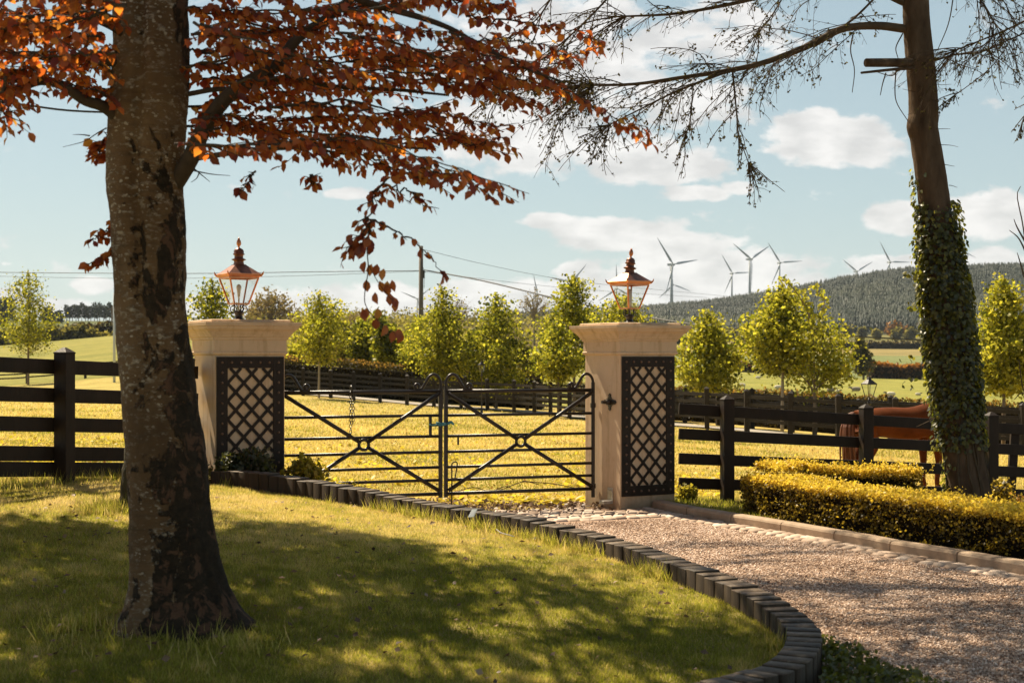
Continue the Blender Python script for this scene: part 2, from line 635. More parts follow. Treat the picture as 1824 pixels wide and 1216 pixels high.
M['plastic'] = pmat('white_plastic', [(.3, (.55, .62, .64)), (.7, (.70, .75, .76))], 10, .4, .1)
M['track'] = pmat('pale_track', [(.3, (.27, .235, .19)), (.7, (.38, .34, .29))], .6, .95, .1, spec=.1)
M['bark_young'] = pmat('young_bark', [(.3, (.12, .085, .055)), (.7, (.24, .18, .12))], 9, .9, .4, stretch=(1, 1, .4))
M['bark_pale'] = pmat('pale_young_bark', [(.3, (.22, .18, .13)), (.7, (.36, .30, .23))], 9, .9, .4, stretch=(1, 1, .4))
M['bark_grey'] = pmat('grey_twigs', [(.3, (.16, .12, .085)), (.7, (.26, .20, .145))], 5, .9, .1)

# sleeper timber: grain running up each upright, paler tone mixed in on upward faces
m, nt, out = new_mat('weathered_sleeper')
b = nt.nodes.new('ShaderNodeBsdfPrincipled')
g = noise_node(nt, 26, 7, .65, 'Object', (1, 1, .10))
g2 = noise_node(nt, 2.3, 4, .6, 'Object')
at = nt.nodes.new('ShaderNodeAttribute')
at.attribute_name = 'rnd'
c = ramp(nt, g, [(.3, (.020, .012, .007)), (.5, (.042, .027, .016)), (.72, (.085, .058, .037))])
c = mixc(nt, math_node(nt, 'MULTIPLY', g2, .6), c, (.048, .034, .014))
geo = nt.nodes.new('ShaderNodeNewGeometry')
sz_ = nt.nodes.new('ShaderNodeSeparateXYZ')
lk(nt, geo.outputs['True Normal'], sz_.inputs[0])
top_tone = ramp(nt, noise_node(nt, 16, 6, .65, 'Object', (1, 1, 1)), [(.3, (.04, .027, .017)), (.55, (.10, .073, .048)), (.75, (.23, .18, .125))])
c = mixc(nt, math_node(nt, 'GREATER_THAN', sz_.outputs['Z'], .6), c, top_tone)      # upward sawn ends take a paler tone
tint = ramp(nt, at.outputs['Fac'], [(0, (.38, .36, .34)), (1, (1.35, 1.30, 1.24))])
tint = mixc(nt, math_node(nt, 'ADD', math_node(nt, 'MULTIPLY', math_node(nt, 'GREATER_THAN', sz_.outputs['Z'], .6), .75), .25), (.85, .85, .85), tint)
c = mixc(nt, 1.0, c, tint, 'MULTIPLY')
lk(nt, c, b.inputs['Base Color'])
b.inputs['Roughness'].default_value = .6
b.inputs['Specular IOR Level'].default_value = .22
bn = nt.nodes.new('ShaderNodeBump')
bn.inputs['Strength'].default_value = .6
bn.inputs['Distance'].default_value = .01
lk(nt, g, bn.inputs['Height'])
lk(nt, bn.outputs['Normal'], b.inputs['Normal'])
lk(nt, b.outputs[0], out.inputs['Surface'])
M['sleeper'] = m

# beech bark: grey-brown skin, pale lichen flecks, dark peeling and mossy patches
m, nt, out = new_mat('beech_bark')
b = nt.nodes.new('ShaderNodeBsdfPrincipled')
base = ramp(nt, noise_node(nt, 2.2, 6, .6, 'Object', (1, 1, .6)), [(.3, (.075, .043, .020)), (.5, (.135, .080, .038)), (.7, (.21, .135, .070))])
lines = noise_node(nt, 9, 5, .7, 'Object', (.5, .5, 3.5))
base = mixc(nt, math_node(nt, 'MULTIPLY', ramp(nt, lines, [(.5, (0, 0, 0)), (.68, (1, 1, 1))]), .45), base, (.055, .038, .022))
# lichen flecks
tc = nt.nodes.new('ShaderNodeTexCoord')
mp = nt.nodes.new('ShaderNodeMapping')
mp.inputs['Scale'].default_value = (1, 1, 1.5)
lk(nt, tc.outputs['Object'], mp.inputs['Vector'])
wob = nt.nodes.new('ShaderNodeTexNoise')
wob.inputs['Scale'].default_value = 30
lk(nt, mp.outputs[0], wob.inputs['Vector'])
vm = nt.nodes.new('ShaderNodeVectorMath')
vm.operation = 'SCALE'
vm.inputs['Scale'].default_value = .03
lk(nt, wob.outputs['Color'], vm.inputs[0])
va = nt.nodes.new('ShaderNodeVectorMath')
va.operation = 'ADD'
lk(nt, mp.outputs[0], va.inputs[0])
lk(nt, vm.outputs[0], va.inputs[1])
vo = nt.nodes.new('ShaderNodeTexVoronoi')
vo.inputs['Scale'].default_value = 34
lk(nt, va.outputs[0], vo.inputs['Vector'])
sep = nt.nodes.new('ShaderNodeSeparateColor')
lk(nt, vo.outputs['Color'], sep.inputs[0])
rad = math_node(nt, 'MULTIPLY', sep.outputs[0], .40)
spot = math_node(nt, 'LESS_THAN', vo.outputs['Distance'], rad)
area = ramp(nt, noise_node(nt, 2.6, 4, .6, 'Object', (1.3, 1.3, .55)), [(.38, (.12, .12, .12)), (.58, (1, 1, 1))])
keep = math_node(nt, 'GREATER_THAN', sep.outputs[1], .25)
sp = math_node(nt, 'MULTIPLY', math_node(nt, 'MULTIPLY', spot, keep), area)
spf = ramp(nt, noise_node(nt, 16, 5, .7, 'Object', (1, 1, 2.2)), [(.53, (0, 0, 0)), (.63, (.85, .85, .85))])
spm = math_node(nt, 'MAXIMUM', sp, math_node(nt, 'MULTIPLY', spf, area))
base = mixc(nt, math_node(nt, 'MULTIPLY', spm, .8), base, (.50, .44, .34))
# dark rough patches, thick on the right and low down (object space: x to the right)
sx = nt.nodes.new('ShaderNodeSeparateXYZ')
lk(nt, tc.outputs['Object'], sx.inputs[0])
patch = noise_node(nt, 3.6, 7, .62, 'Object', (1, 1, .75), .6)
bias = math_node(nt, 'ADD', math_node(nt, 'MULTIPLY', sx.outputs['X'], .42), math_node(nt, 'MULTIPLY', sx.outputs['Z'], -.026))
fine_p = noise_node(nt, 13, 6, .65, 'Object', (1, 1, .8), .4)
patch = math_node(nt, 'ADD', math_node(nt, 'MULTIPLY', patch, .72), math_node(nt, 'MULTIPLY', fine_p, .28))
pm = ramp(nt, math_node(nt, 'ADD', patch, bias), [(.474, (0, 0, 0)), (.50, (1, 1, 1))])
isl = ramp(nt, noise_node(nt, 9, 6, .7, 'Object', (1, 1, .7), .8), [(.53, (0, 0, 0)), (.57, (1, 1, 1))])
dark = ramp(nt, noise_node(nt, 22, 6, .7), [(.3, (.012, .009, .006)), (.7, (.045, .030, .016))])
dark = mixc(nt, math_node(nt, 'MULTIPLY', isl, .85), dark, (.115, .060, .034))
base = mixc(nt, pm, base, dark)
lk(nt, base, b.inputs['Base Color'])
b.inputs['Roughness'].default_value = .85
b.inputs['Specular IOR Level'].default_value = .2
bn = nt.nodes.new('ShaderNodeBump')
bn.inputs['Strength'].default_value = 1.0
bn.inputs['Distance'].default_value = .022
h = math_node(nt, 'ADD', math_node(nt, 'MULTIPLY', noise_node(nt, 24, 7, .7, 'Object', (1, 1, 1.6)), .6), math_node(nt, 'MULTIPLY', pm, .9))
h = math_node(nt, 'ADD', h, math_node(nt, 'MULTIPLY', spm, .25))
lk(nt, h, bn.inputs['Height'])
lk(nt, bn.outputs['Normal'], b.inputs['Normal'])
lk(nt, b.outputs[0], out.inputs['Surface'])
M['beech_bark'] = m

M['beech_branch'] = pmat('beech_branch', [(.3, (.030, .020, .012)), (.7, (.075, .050, .030))], 12, .85, .5, 40)
M['mossy_bark'] = pmat('mossy_bark', [(.3, (.025, .020, .008)), (.7, (.07, .055, .022))], 8, .95, .8, 30, bdist=.03)
M['larch_bark'] = pmat('larch_bark', [(.25, (.040, .026, .016)), (.5, (.095, .063, .040)), (.75, (.155, .108, .07))], 7, .95, .9, 26, stretch=(1, 1, .35), bdist=.02, spec=.1)
M['twig'] = pmat('larch_twig', [(.3, (.060, .040, .024)), (.7, (.13, .09, .055))], 6, .9, 0, spec=.1)

M['beech_leaf'] = leaf_mat('copper_beech_leaf', [(0, (.050, .013, .007)), (.5, (.12, .034, .012)), (1, (.22, .072, .02))],
                           [(0, (.40, .055, .012)), (.35, (.70, .155, .020)), (.7, (.88, .29, .030)), (1, (.95, .52, .08))], .55, .04, .5)
M['lime_leaf'] = leaf_mat('lime_leaf', [(0, (.018, .028, .005)), (.45, (.115, .125, .013)), (1, (.38, .34, .03))],
                          [(0, (.08, .11, .009)), (.45, (.46, .46, .028)), (1, (.90, .79, .07))], .45, .02)
M['box_leaf'] = leaf_mat('golden_box_leaf', [(0, (.045, .036, .006)), (.40, (.12, .085, .010)), (.70, (.50, .345, .028)), (1, (.72, .52, .05))],
                         [(0, (.10, .08, .010)), (.40, (.28, .19, .018)), (.70, (.80, .55, .04)), (1, (.92, .70, .08))], .45, .03)
M['ivy_leaf'] = leaf_mat('ivy_leaf', [(0, (.014, .018, .004)), (.6, (.055, .062, .010)), (1, (.15, .145, .02))],
                         [(0, (.08, .10, .010)), (.6, (.34, .34, .03)), (1, (.80, .68, .06))], .42, .05, .4)
M['dark_leaf'] = leaf_mat('dark_shrub_leaf', [(0, (.016, .022, .008)), (.5, (.035, .045, .014)), (1, (.075, .08, .02))],
                          [(0, (.05, .06, .01)), (1, (.30, .29, .04))], .35, .07)
M['cover_leaf'] = leaf_mat('groundcover_leaf', [(0, (.016, .024, .005)), (.5, (.045, .058, .010)), (1, (.11, .12, .02))],
                           [(0, (.07, .09, .010)), (1, (.42, .42, .05))], .36, .06, .35)
M['far_leaf'] = leaf_mat('distant_leaf', [(0, (.030, .034, .012)), (.5, (.085, .080, .022)), (1, (.24, .20, .045))],
                         [(0, (.10, .10, .025)), (1, (.48, .40, .07))], .42, .01)
M['larch_tuft'] = leaf_mat('larch_buds', [(0, (.030, .022, .010)), (.6, (.075, .060, .022)), (1, (.15, .125, .04))], [(0, (.06, .05, .02)), (1, (.22, .19, .05))], .35, .01)
M['pine_leaf'] = leaf_mat('conifer_needles', [(0, (.008, .016, .012)), (.55, (.018, .029, .019)), (1, (.044, .052, .024))],
                          [(0, (.02, .035, .02)), (1, (.08, .10, .04))], .2, .02)
M['bare_leaf'] = leaf_mat('budding_twigs', [(0, (.16, .11, .045)), (.5, (.30, .22, .07)), (1, (.42, .33, .10))], None, .35, .02)
M['hedge_leaf'] = leaf_mat('field_hedge_leaf', [(0, (.018, .014, .005)), (.55, (.045, .034, .009)), (.8, (.18, .105, .022)), (1, (.32, .17, .03))],
                           [(0, (.05, .04, .010)), (.55, (.13, .095, .016)), (1, (.60, .32, .05))], .38, .015)
M['gorse'] = leaf_mat('gorse_bloom', [(0, (.055, .030, .012)), (.4, (.11, .055, .016)), (.7, (.34, .14, .02)), (1, (.58, .24, .03))],
                      [(0, (.10, .05, .015)), (1, (.65, .28, .03))], .35, .02)
M['grass'] = leaf_mat('lawn_grass', [(0, (.10, .125, .014)), (.33, (.31, .315, .042)), (.6, (.66, .52, .185)), (1, (.86, .70, .38))],
                      [(0, (.26, .27, .022)), (.33, (.50, .49, .045)), (.6, (.76, .60, .15)), (1, (.88, .70, .32))], .5, .02)
M['paddock_grass'] = leaf_mat('paddock_grass', [(0, (.15, .165, .022)), (.25, (.37, .31, .055)), (.55, (.68, .53, .175)), (.88, (.86, .69, .34)), (1, (.72, .36, .07))],
                              [(0, (.28, .29, .025)), (.5, (.73, .58, .13)), (1, (.88, .70, .22))], .45, .02)
M['weed_leaf'] = leaf_mat('dock_leaf', [(0, (.11, .11, .010)), (.5, (.34, .27, .02)), (1, (.62, .46, .04))],
                          [(0, (.30, .28, .02)), (1, (.88, .68, .06))], .45, .03)
M['rust_leaf'] = leaf_mat('rusty_dead_leaf', [(0, (.12, .06, .02)), (.5, (.34, .17, .045)), (1, (.60, .42, .16))], None, .3, .01)
M['litter'] = leaf_mat('dead_leaf', [(0, (.06, .035, .02)), (.5, (.17, .105, .06)), (1, (.38, .27, .18))], None, .2, .03)
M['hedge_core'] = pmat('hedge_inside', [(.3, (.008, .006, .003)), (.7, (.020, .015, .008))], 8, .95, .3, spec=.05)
M['stem'] = pmat('shrub_stem', [(.3, (.05, .035, .02)), (.7, (.10, .07, .04))], 8, .9, .2)

# thin glass
m, nt, out = new_mat('lantern_glass')
tr = nt.nodes.new('ShaderNodeBsdfTransparent')
tr.inputs['Color'].default_value = (.93, .95, .94, 1)
gl = nt.nodes.new('ShaderNodeBsdfGlossy')
gl.inputs['Roughness'].default_value = .05
lw = nt.nodes.new('ShaderNodeLayerWeight')
lw.inputs['Blend'].default_value = .5
mx = nt.nodes.new('ShaderNodeMixShader')
lk(nt, math_node(nt, 'ADD', math_node(nt, 'MULTIPLY', math_node(nt, 'POWER', lw.outputs['Facing'], 4.0), .7), .04), mx.inputs[0])
lk(nt, tr.outputs[0], mx.inputs[1])
lk(nt, gl.outputs[0], mx.inputs[2])
lk(nt, mx.outputs[0], out.inputs['Surface'])
M['glass'] = m
m, nt, out = new_mat('frosted_bulb')
b = nt.nodes.new('ShaderNodeBsdfPrincipled')
b.inputs['Base Color'].default_value = (.62, .55, .46, 1)
b.inputs['Roughness'].default_value = .25
lk(nt, b.outputs[0], out.inputs['Surface'])
M['bulb'] = m

# ground: one sheet, colour of each field by vertex colour, broken up by noise
m, nt, out = new_mat('open_ground')
at = nt.nodes.new('ShaderNodeAttribute')
at.attribute_name = 'field'
n1 = noise_node(nt, .9, 6, .65)
n2 = noise_node(nt, .05, 5, .6)
n3 = noise_node(nt, 9, 5, .7)
c = mixc(nt, 1.0, at.outputs['Color'], ramp(nt, n1, [(.3, (.72, .70, .66)), (.7, (1.22, 1.2, 1.12))]), 'MULTIPLY')
c = mixc(nt, 1.0, c, ramp(nt, n2, [(.32, (.70, .76, .66)), (.68, (1.18, 1.13, 1.10))]), 'MULTIPLY')
c = mixc(nt, 1.0, c, ramp(nt, n3, [(.3, (.78, .76, .72)), (.7, (1.16, 1.15, 1.12))]), 'MULTIPLY')
b = nt.nodes.new('ShaderNodeBsdfPrincipled')
b.inputs['Roughness'].default_value = .95
b.inputs['Specular IOR Level'].default_value = .05
lk(nt, c, b.inputs['Base Color'])
bn = nt.nodes.new('ShaderNodeBump')
bn.inputs['Strength'].default_value = .7
bn.inputs['Distance'].default_value = .05
lk(nt, n3, bn.inputs['Height'])
lk(nt, bn.outputs['Normal'], b.inputs['Normal'])
lk(nt, b.outputs[0], out.inputs['Surface'])
M['ground'] = m

# ------------------------------------------------------------------ setting: ground


def field_colour(px, Y):
    gold = np.array((.47, .365, .135))
    meadow = np.array((.255, .25, .072))
    pale = np.array((.18, .205, .095))
    straw = np.array((.25, .205, .095))
    scrub = np.array((.22, .175, .045))
    forest = np.array((.030, .034, .020))
    heath = np.array((.075, .056, .027))
    if Y < 100 and px < 480:
        return gold * (.9 if Y < 60 else .85) + meadow * .12
    if Y < 72:
        return gold
    if px < 460:
        return np.array((.25, .235, .072)) if Y < 288 else (scrub if Y < 500 else pale * .6)
    if px < 900:
        return scrub if Y < 350 else heath
    if px < 1100 and Y > 300:
        return heath
    if Y < 288:
        return meadow
    if Y < 455:
        return pale
    if Y < 760:
        return straw
    if Y < 960:
        return np.array((.16, .15, .06))
    return forest


gcols = list(np.linspace(-2600, -300, 14)) + list(np.linspace(-240, 2100, 118)) + list(np.linspace(2200, 4600, 14))
grows = list(np.exp(np.linspace(math.log(1.0), math.log(72), 90))) + list(np.exp(np.linspace(math.log(75), math.log(3200), 120)))
gv, gf, gc = [], [], []
for Y in grows:
    xs = np.array([X_(p, Y) for p in gcols])
    zs = gz(xs, np.full(len(xs), Y))
    for p, x, z in zip(gcols, xs, zs):
        gv.append((x, Y, z))
        gc.append(field_colour(p, Y))
nc = len(gcols)
for j in range(len(grows) - 1):
    for i in range(nc - 1):
        a = j * nc + i
        gf.append((a, a + 1, a + nc + 1, a + nc))
# skirt behind the camera so the ground does not end at the lens
o0 = len(gv)
for x, y, z in ((-60, -40, -.3), (60, -40, -.5), (60, 1.0, -.6), (-60, 1.0, -.1)):
    gv.append((x, y, z))
    gc.append((.2, .17, .05))
gf.append((o0, o0 + 1, o0 + 2, o0 + 3))
me = bpy.data.meshes.new('ground')
me.from_pydata(gv, [], gf)
ca = me.color_attributes.new('field', 'FLOAT_COLOR', 'POINT')
ca.data.foreach_set('color', np.concatenate([np.array(gc), np.ones((len(gc), 1))], 1).astype(np.float32).ravel())
me.polygons.foreach_set('use_smooth', [True] * len(me.polygons))
me.materials.append(M['ground'])
ground = bpy.data.objects.new('ground', me)
COL.objects.link(ground)
struct(ground)

# pale track beyond the paddock fence
FENCE_A = [(330, 76, 698), (500, 71, 704), (690, 66, 719), (830, 62, 728), (930, 59, 736), (1030, 53.5, 745), (1140, 49.5, 755), (1268, 46, 766), (1472, 42, 785), (1824, 38, 812), (2000, 36.5, 822)]
fa_path = spline([Vector((X_(a, d), d, 0)) for a, d, b in FENCE_A], 240)
mb = MB()
prev = None
for i, p in enumerate(fa_path):
    d = (fa_path[min(i + 1, 239)] - fa_path[max(i - 1, 0)]).normalized()
    nrm = Vector((-d.y, d.x, 0))
    a = p + nrm * .6
    b_ = p + nrm * 2.4
    row = [Vector((q.x, q.y, g1(q.x, q.y) + .05)) for q in (a, (a + b_) / 2, b_)]
    k = len(mb.v)
    mb.v.extend([tuple(q) for q in row])
    if i:
        mb.f.append((k - 3, k - 2, k + 1, k))
        mb.f.append((k - 2, k - 1, k + 2, k + 1))
track = struct(mb.build('track', M['track'], smooth=True))

# lawn sheet
FL0, FL1 = Vector((-3.12, 14.25, 0)), Vector((-4.14, 11.5, 0))
fld = (FL1 - FL0).normalized()
lawn_poly = [(a, b) for a, b in mid_path]
lawn_poly += [(-7, 4.2), (-9, 4.2), (FL0 + fld * 9).to_tuple()[:2], (FL0 + fld * -.45 + Vector((-.05, .25, 0))).to_tuple()[:2], (-2.9, 14.5)]


def grid_sheet(name, poly, zf, step, mat, x0, x1, y0, y1):
    xs = np.arange(x0, x1 + step, step)
    ys = np.arange(y0, y1 + step, step)
    gx, gy = np.meshgrid(xs, ys)
    cx = gx[:-1, :-1] + step / 2
    cy = gy[:-1, :-1] + step / 2
    ins = in_poly(cx, cy, poly)
    zz = zf(gx, gy)
    n = len(xs)
    used = {}
    v, f = [], []
    jj, ii = np.nonzero(ins)
    for j, i in zip(jj, ii):
        q = []
        for a, b in ((j, i), (j, i + 1), (j + 1, i + 1), (j + 1, i)):
            key = a * n + b
            if key not in used:
                used[key] = len(v)
                v.append((gx[a, b], gy[a, b], float(zz[a, b])))
            q.append(used[key])
        f.append(q)
    me = bpy.data.meshes.new(name)
    me.from_pydata(v, [], f)
    me.polygons.foreach_set('use_smooth', [True] * len(f))
    me.materials.append(mat)
    ob = bpy.data.objects.new(name, me)
    COL.objects.link(ob)
    return ob


def zl_b(x, y):
    return zl(x, y) + (fbm(x, y, 1.1, 3) - .5) * .05


lawn = struct(grid_sheet('lawn', lawn_poly, zl_b, .06, M['lawn'], -7, 2.2, 4.6, 15))

# gravel drive
drive_poly = [(a, b) for a, b in mid_path[4:]] + [(-1.6, 4.0), (5.5, 4.0)] + [(p.x, p.y) for p in reversed(kerb_path)] + [(1.3, 15.9), (GB + GN * .1).to_tuple()[:2], (GA + GN * .1).to_tuple()[:2]]


def zd(x, y):
    return ZD + (fbm(x, y, 1.6, 5) - .5) * .02 + np.clip((-x - .3) * .06, 0, .2)


drive = struct(grid_sheet('gravel_drive', drive_poly, zd, .08, M['gravel_bed'], -3, 5.6, 3.9, 16.2))
n = 250000
x = RNG.uniform(-.6, 4.6, n)
y = 16.0 - (RNG.random(n) ** .8) * 9.8
ok = in_poly(x, y, drive_poly) & (x < (y * .37 + .1))
_kd = np.full(len(x), 9.0)
for _p in kerb_path[::3]:
    _kd = np.minimum(_kd, np.hypot(x - _p.x, y - _p.y))
_gd = (x - GA.x) * GN.x + (y - GA.y) * GN.y
ok &= ((_kd > .27) & (_gd > 1.34)) | (RNG.random(n) < .04)
x, y = x[ok], y[ok]
T = np.stack([x, y, zd(x, y) + .003], 1)
S = (.0045 + .0075 * RNG.random(len(x)) ** 1.6)[:, None] * RNG.uniform(.7, 1.3, (len(x), 3))
_kd = _kd[ok]
rut = np.exp(-((_kd - 1.0) / .28) ** 2) + np.exp(-((_kd - 2.45) / .28) ** 2)
pv = np.clip(RNG.normal(.50, .27, len(x)) + (fbm(x, y, .9, 17) - .5) * .5 - .13 * rut, 0, 1)
R = frames(norm(RNG.normal(size=(len(x), 3)) * (1, 1, .25)), rand_unit(len(x)) * .5 + np.array([0, 0, 1]))
chips = mass('gravel_chips', STONE_V, STONE_F, R, T, S, M['stone_chip'], rnd=pv, jitter=.25)
struct(chips, 'stuff')

# planting bed behind the kerb


def kerb_dist(x, y):
    kp = np.array([(p.x, p.y) for p in kerb_path[::4]])
    d = np.full(np.shape(x), 1e9)
    for a, b in kp:
        d = np.minimum(d, np.hypot(x - a, y - b))
    return d


def zb(x, y):
    return -.005 - .05 * kerb_dist(x, y) + (fbm(x, y, 1.5, 9) - .5) * .03


FR0, FR1 = Vector((1.90, 16.05, 0)), Vector((6.15, 17.05, 0))
frd = (FR1 - FR0).normalized()
kerb_out = []
for i, p in enumerate(kerb_path):
    d = (kerb_path[min(i + 1, 259)] - kerb_path[max(i - 1, 0)]).normalized()
    kerb_out.append((p.x - d.y * .07, p.y + d.x * .07))
bed_poly = kerb_out + [(9, 4.5), (9.5, 18), (FR1 + Vector((1, .7, 0))).to_tuple()[:2], (FR0 + Vector((-.2, .45, 0))).to_tuple()[:2], (1.5, 15.9)]
bed = struct(grid_sheet('planting_bed', bed_poly, zb, .09, M['soil'], 1.3, 9.5, 4.5, 18.2))

# kerb stones and setts
rk = MB()
s_acc = [0.0]
for a, b in zip(kerb_path[:-1], kerb_path[1:]):
    s_acc.append(s_acc[-1] + (b - a).length)


def kerb_at(s):
    i = min(max(int(np.searchsorted(s_acc, s)) - 1, 0), 258)
    t = (s - s_acc[i]) / max(s_acc[i + 1] - s_acc[i], 1e-9)
    d = (kerb_path[min(i + 2, 259)] - kerb_path[max(i - 1, 0)]).normalized()
    return kerb_path[i].lerp(kerb_path[i + 1], t), d


s = .02
while s < s_acc[-1] - .8:
    e = s + .745
    prof_k = [(0, -.14), (0, .075), (.012, .094), (.035, .10), (.125, .10), (.125, -.14)]
    vs = []
    for q in (s, (s + e) / 2, e):
        p, d = kerb_at(q)
        nrm = Vector((-d.y, d.x, 0))
        dz = random.uniform(-.003, .003)
        for u, h in prof_k:
            vs.append((p.x + nrm.x * u, p.y + nrm.y * u, ZD + h + dz))
    fs = []
    k = len(prof_k)
    for j in range(2):
        for i in range(k - 1):
            a = j * k + i
            fs.append((a, a + k, a + k + 1, a + 1))
    fs.append(tuple(range(k)))
    fs.append(tuple(reversed(range(2 * k, 3 * k))))
    rk.add(vs, fs)
    s = e + .012
kerb = struct(rk.build('kerb', M['concrete'], bevel=.004))

setts_T, setts_R, setts_S, setts_r = [], [], [], []
s = .05
while s < s_acc[-1] - .3:
    for r in range(2):
        p, d = kerb_at(s + (r % 2) * .06)
        nrm = Vector((-d.y, d.x, 0))
        u = -.065 - r * .118 + random.uniform(-.006, .006)
        L = random.uniform(.10, .155)
        q = p + nrm * u
        setts_T.append((q.x, q.y, ZD - .031 + random.uniform(-.005, .005)))
        ang = math.atan2(d.y, d.x) + random.uniform(-.05, .05)
        setts_R.append(np.array(Matrix.Rotation(ang, 3, 'Z') @ Matrix.Rotation(random.uniform(-.05, .05), 3, 'X')))
        setts_S.append((L / 2 * .92, .05, .05))
        setts_r.append(random.random())
    s += .135
for i in range(30):
    for j in range(8):
        q = GA + GD * (.9 + i * .128 + random.uniform(-.015, .015) + (j % 2) * .06) + GN * (.22 + j * .135 + random.uniform(-.012, .012))
        if not in_poly(np.array([q.x]), np.array([q.y]), drive_poly)[0]:
            continue
        if (q - CR).length < .6:
            continue
        setts_T.append((q.x, q.y, float(zd(np.array(q.x), np.array(q.y))) - .034 + random.uniform(-.008, .008)))
        ang = math.atan2(GD.y, GD.x) + random.uniform(-.09, .09)
        setts_R.append(np.array(Matrix.Rotation(ang, 3, 'Z') @ Matrix.Rotation(random.uniform(-.06, .06), 3, 'X')))
        setts_S.append((random.uniform(.055, .066), random.uniform(.058, .067), .05))
        setts_r.append(random.random())
SETT_V = [(-1, -1, -1), (1, -1, -1), (1, 1, -1), (-1, 1, -1), (-1, -1, .7), (1, -1, .7), (1, 1, .7), (-1, 1, .7), (-.72, -.72, 1.05), (.72, -.72, 1), (.72, .72, 1.05), (-.72, .72, 1)]
SETT_F = [(0, 1, 5, 4), (1, 2, 6, 5), (2, 3, 7, 6), (3, 0, 4, 7), (4, 5, 9, 8), (5, 6, 10, 9), (6, 7, 11, 10), (7, 4, 8, 11), (8, 9, 10, 11)]
setts = struct(mass('stone_setts', SETT_V, SETT_F, np.array(setts_R), np.array(setts_T), np.array(setts_S), M['sett'], rnd=np.array(setts_r), jitter=.07))

# ------------------------------------------------------------------ sleeper wall
wt, wr, ws, wc = [], [], [], []
s = 0.02
while s < _seg[-1] - .1:
    wdt = random.uniform(.105, .125)
    p, d = wall_at(s + wdt / 2)
    nrm = Vector((-d.y, d.x, 0))
    top = p.z + random.uniform(-.006, .006)
    hgt = top + .45
    q = p + nrm * (WALL_T / 2 + random.uniform(-.003, .003))
    wt.append((q.x, q.y, top - hgt / 2))
    ang = math.atan2(d.y, d.x) + random.uniform(-.015, .015)
    wr.append(np.array(Matrix.Rotation(ang, 3, 'Z') @ Matrix.Rotation(random.uniform(-.012, .012), 3, 'Y') @ Matrix.Rotation(random.uniform(-.02, .02), 3, 'X')))
    ws.append((wdt / 2 - .0008, WALL_T / 2, hgt / 2))
    wc.append(random.random())
    s += wdt
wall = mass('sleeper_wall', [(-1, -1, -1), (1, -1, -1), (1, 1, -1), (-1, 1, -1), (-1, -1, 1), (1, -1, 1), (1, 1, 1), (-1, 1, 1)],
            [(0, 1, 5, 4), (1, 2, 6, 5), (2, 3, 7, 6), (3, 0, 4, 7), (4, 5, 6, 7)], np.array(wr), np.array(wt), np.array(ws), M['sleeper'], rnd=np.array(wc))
bv = wall.modifiers.new('bevel', 'BEVEL')
bv.width = .004
bv.segments = 1
tag(wall, 'low curving wall of dark upright timber sleepers edging the lawn', 'retaining wall')

# ------------------------------------------------------------------ near fences


def fence_post(parent, x, y, z0, z1, ang, w=.127):
    m = MB()
    Mx = Matrix.Rotation(ang, 3, 'Z')
    h = z1 - .055 - z0
    m.box((x, y, z0 + h / 2), (w, w, h), Mx)
    vs = []
    zc = z1 - .055
    for hh, z in ((w / 2 + .004, zc), (w / 2 + .004, zc + .012), (.012, z1)):
        for a, b in ((-1, -1), (1, -1), (1, 1), (-1, 1)):
            vs.append(Vector((x, y, z)) + Mx @ Vector((a * hh, b * hh, 0)))
    m.add(vs, [(0, 1, 5, 4), (1, 2, 6, 5), (2, 3, 7, 6), (3, 0, 4, 7), (4, 5, 9, 8), (5, 6, 10, 9), (6, 7, 11, 10), (7, 4, 8, 11), (8, 9, 10, 11), (3, 2, 1, 0)])
    return m.build('post', M['black_wood'], parent, bevel=.004)


RH = .125
fl = thing('rail_fence', 'dark timber rail fence on the left beside the beech trunk', 'fence', (FL1.x, FL1.y, zl(FL1.x, FL1.y)))
zs0 = [1.485, 1.215, .935, .66, .515]
zs1 = [1.586, 1.350, 1.108, .868, .738]
Lf = (FL1 - FL0).length
angL = math.atan2(fld.y, fld.x)
nl = Vector((fld.y, -fld.x, 0))
if nl.y > 0:
    nl = -nl
for a, b in zip(zs0, zs1):
    m = MB()
    e = b + (b - a) * 2.2 / Lf
    p0 = FL0 - fld * -.0 + Vector((0, 0, a - RH / 2))
    p1 = FL1 + fld * 2.2 + Vector((0, 0, e - RH / 2))
    m.bar(p0 - nl * .045, p1 - nl * .045, .038, RH)
    m.build('rail', M['black_wood'], fl, bevel=.004)
for t in (.11, .741, 1.42):
    p = FL0 + fld * (t * Lf)
    zt = 1.485 + (1.586 - 1.485) * t + .105
    fence_post(fl, p.x + nl.x * .04, p.y + nl.y * .04, zl(p.x, p.y) - .25, zt, angL)

fr = thing('rail_fence', 'dark timber rail fence running right from the gate pillar in front of the horse', 'fence', (FR0.x, FR0.y, -.1))
nr = Vector((frd.y, -frd.x, 0))
Lr = (FR1 - FR0).length
ext = 1.5


def rfz(k, t):
    a = [1.053, .770, .492, .215][k]
    b = [.768, .520, .255, -.015][k]
    return a + (b - a) * t


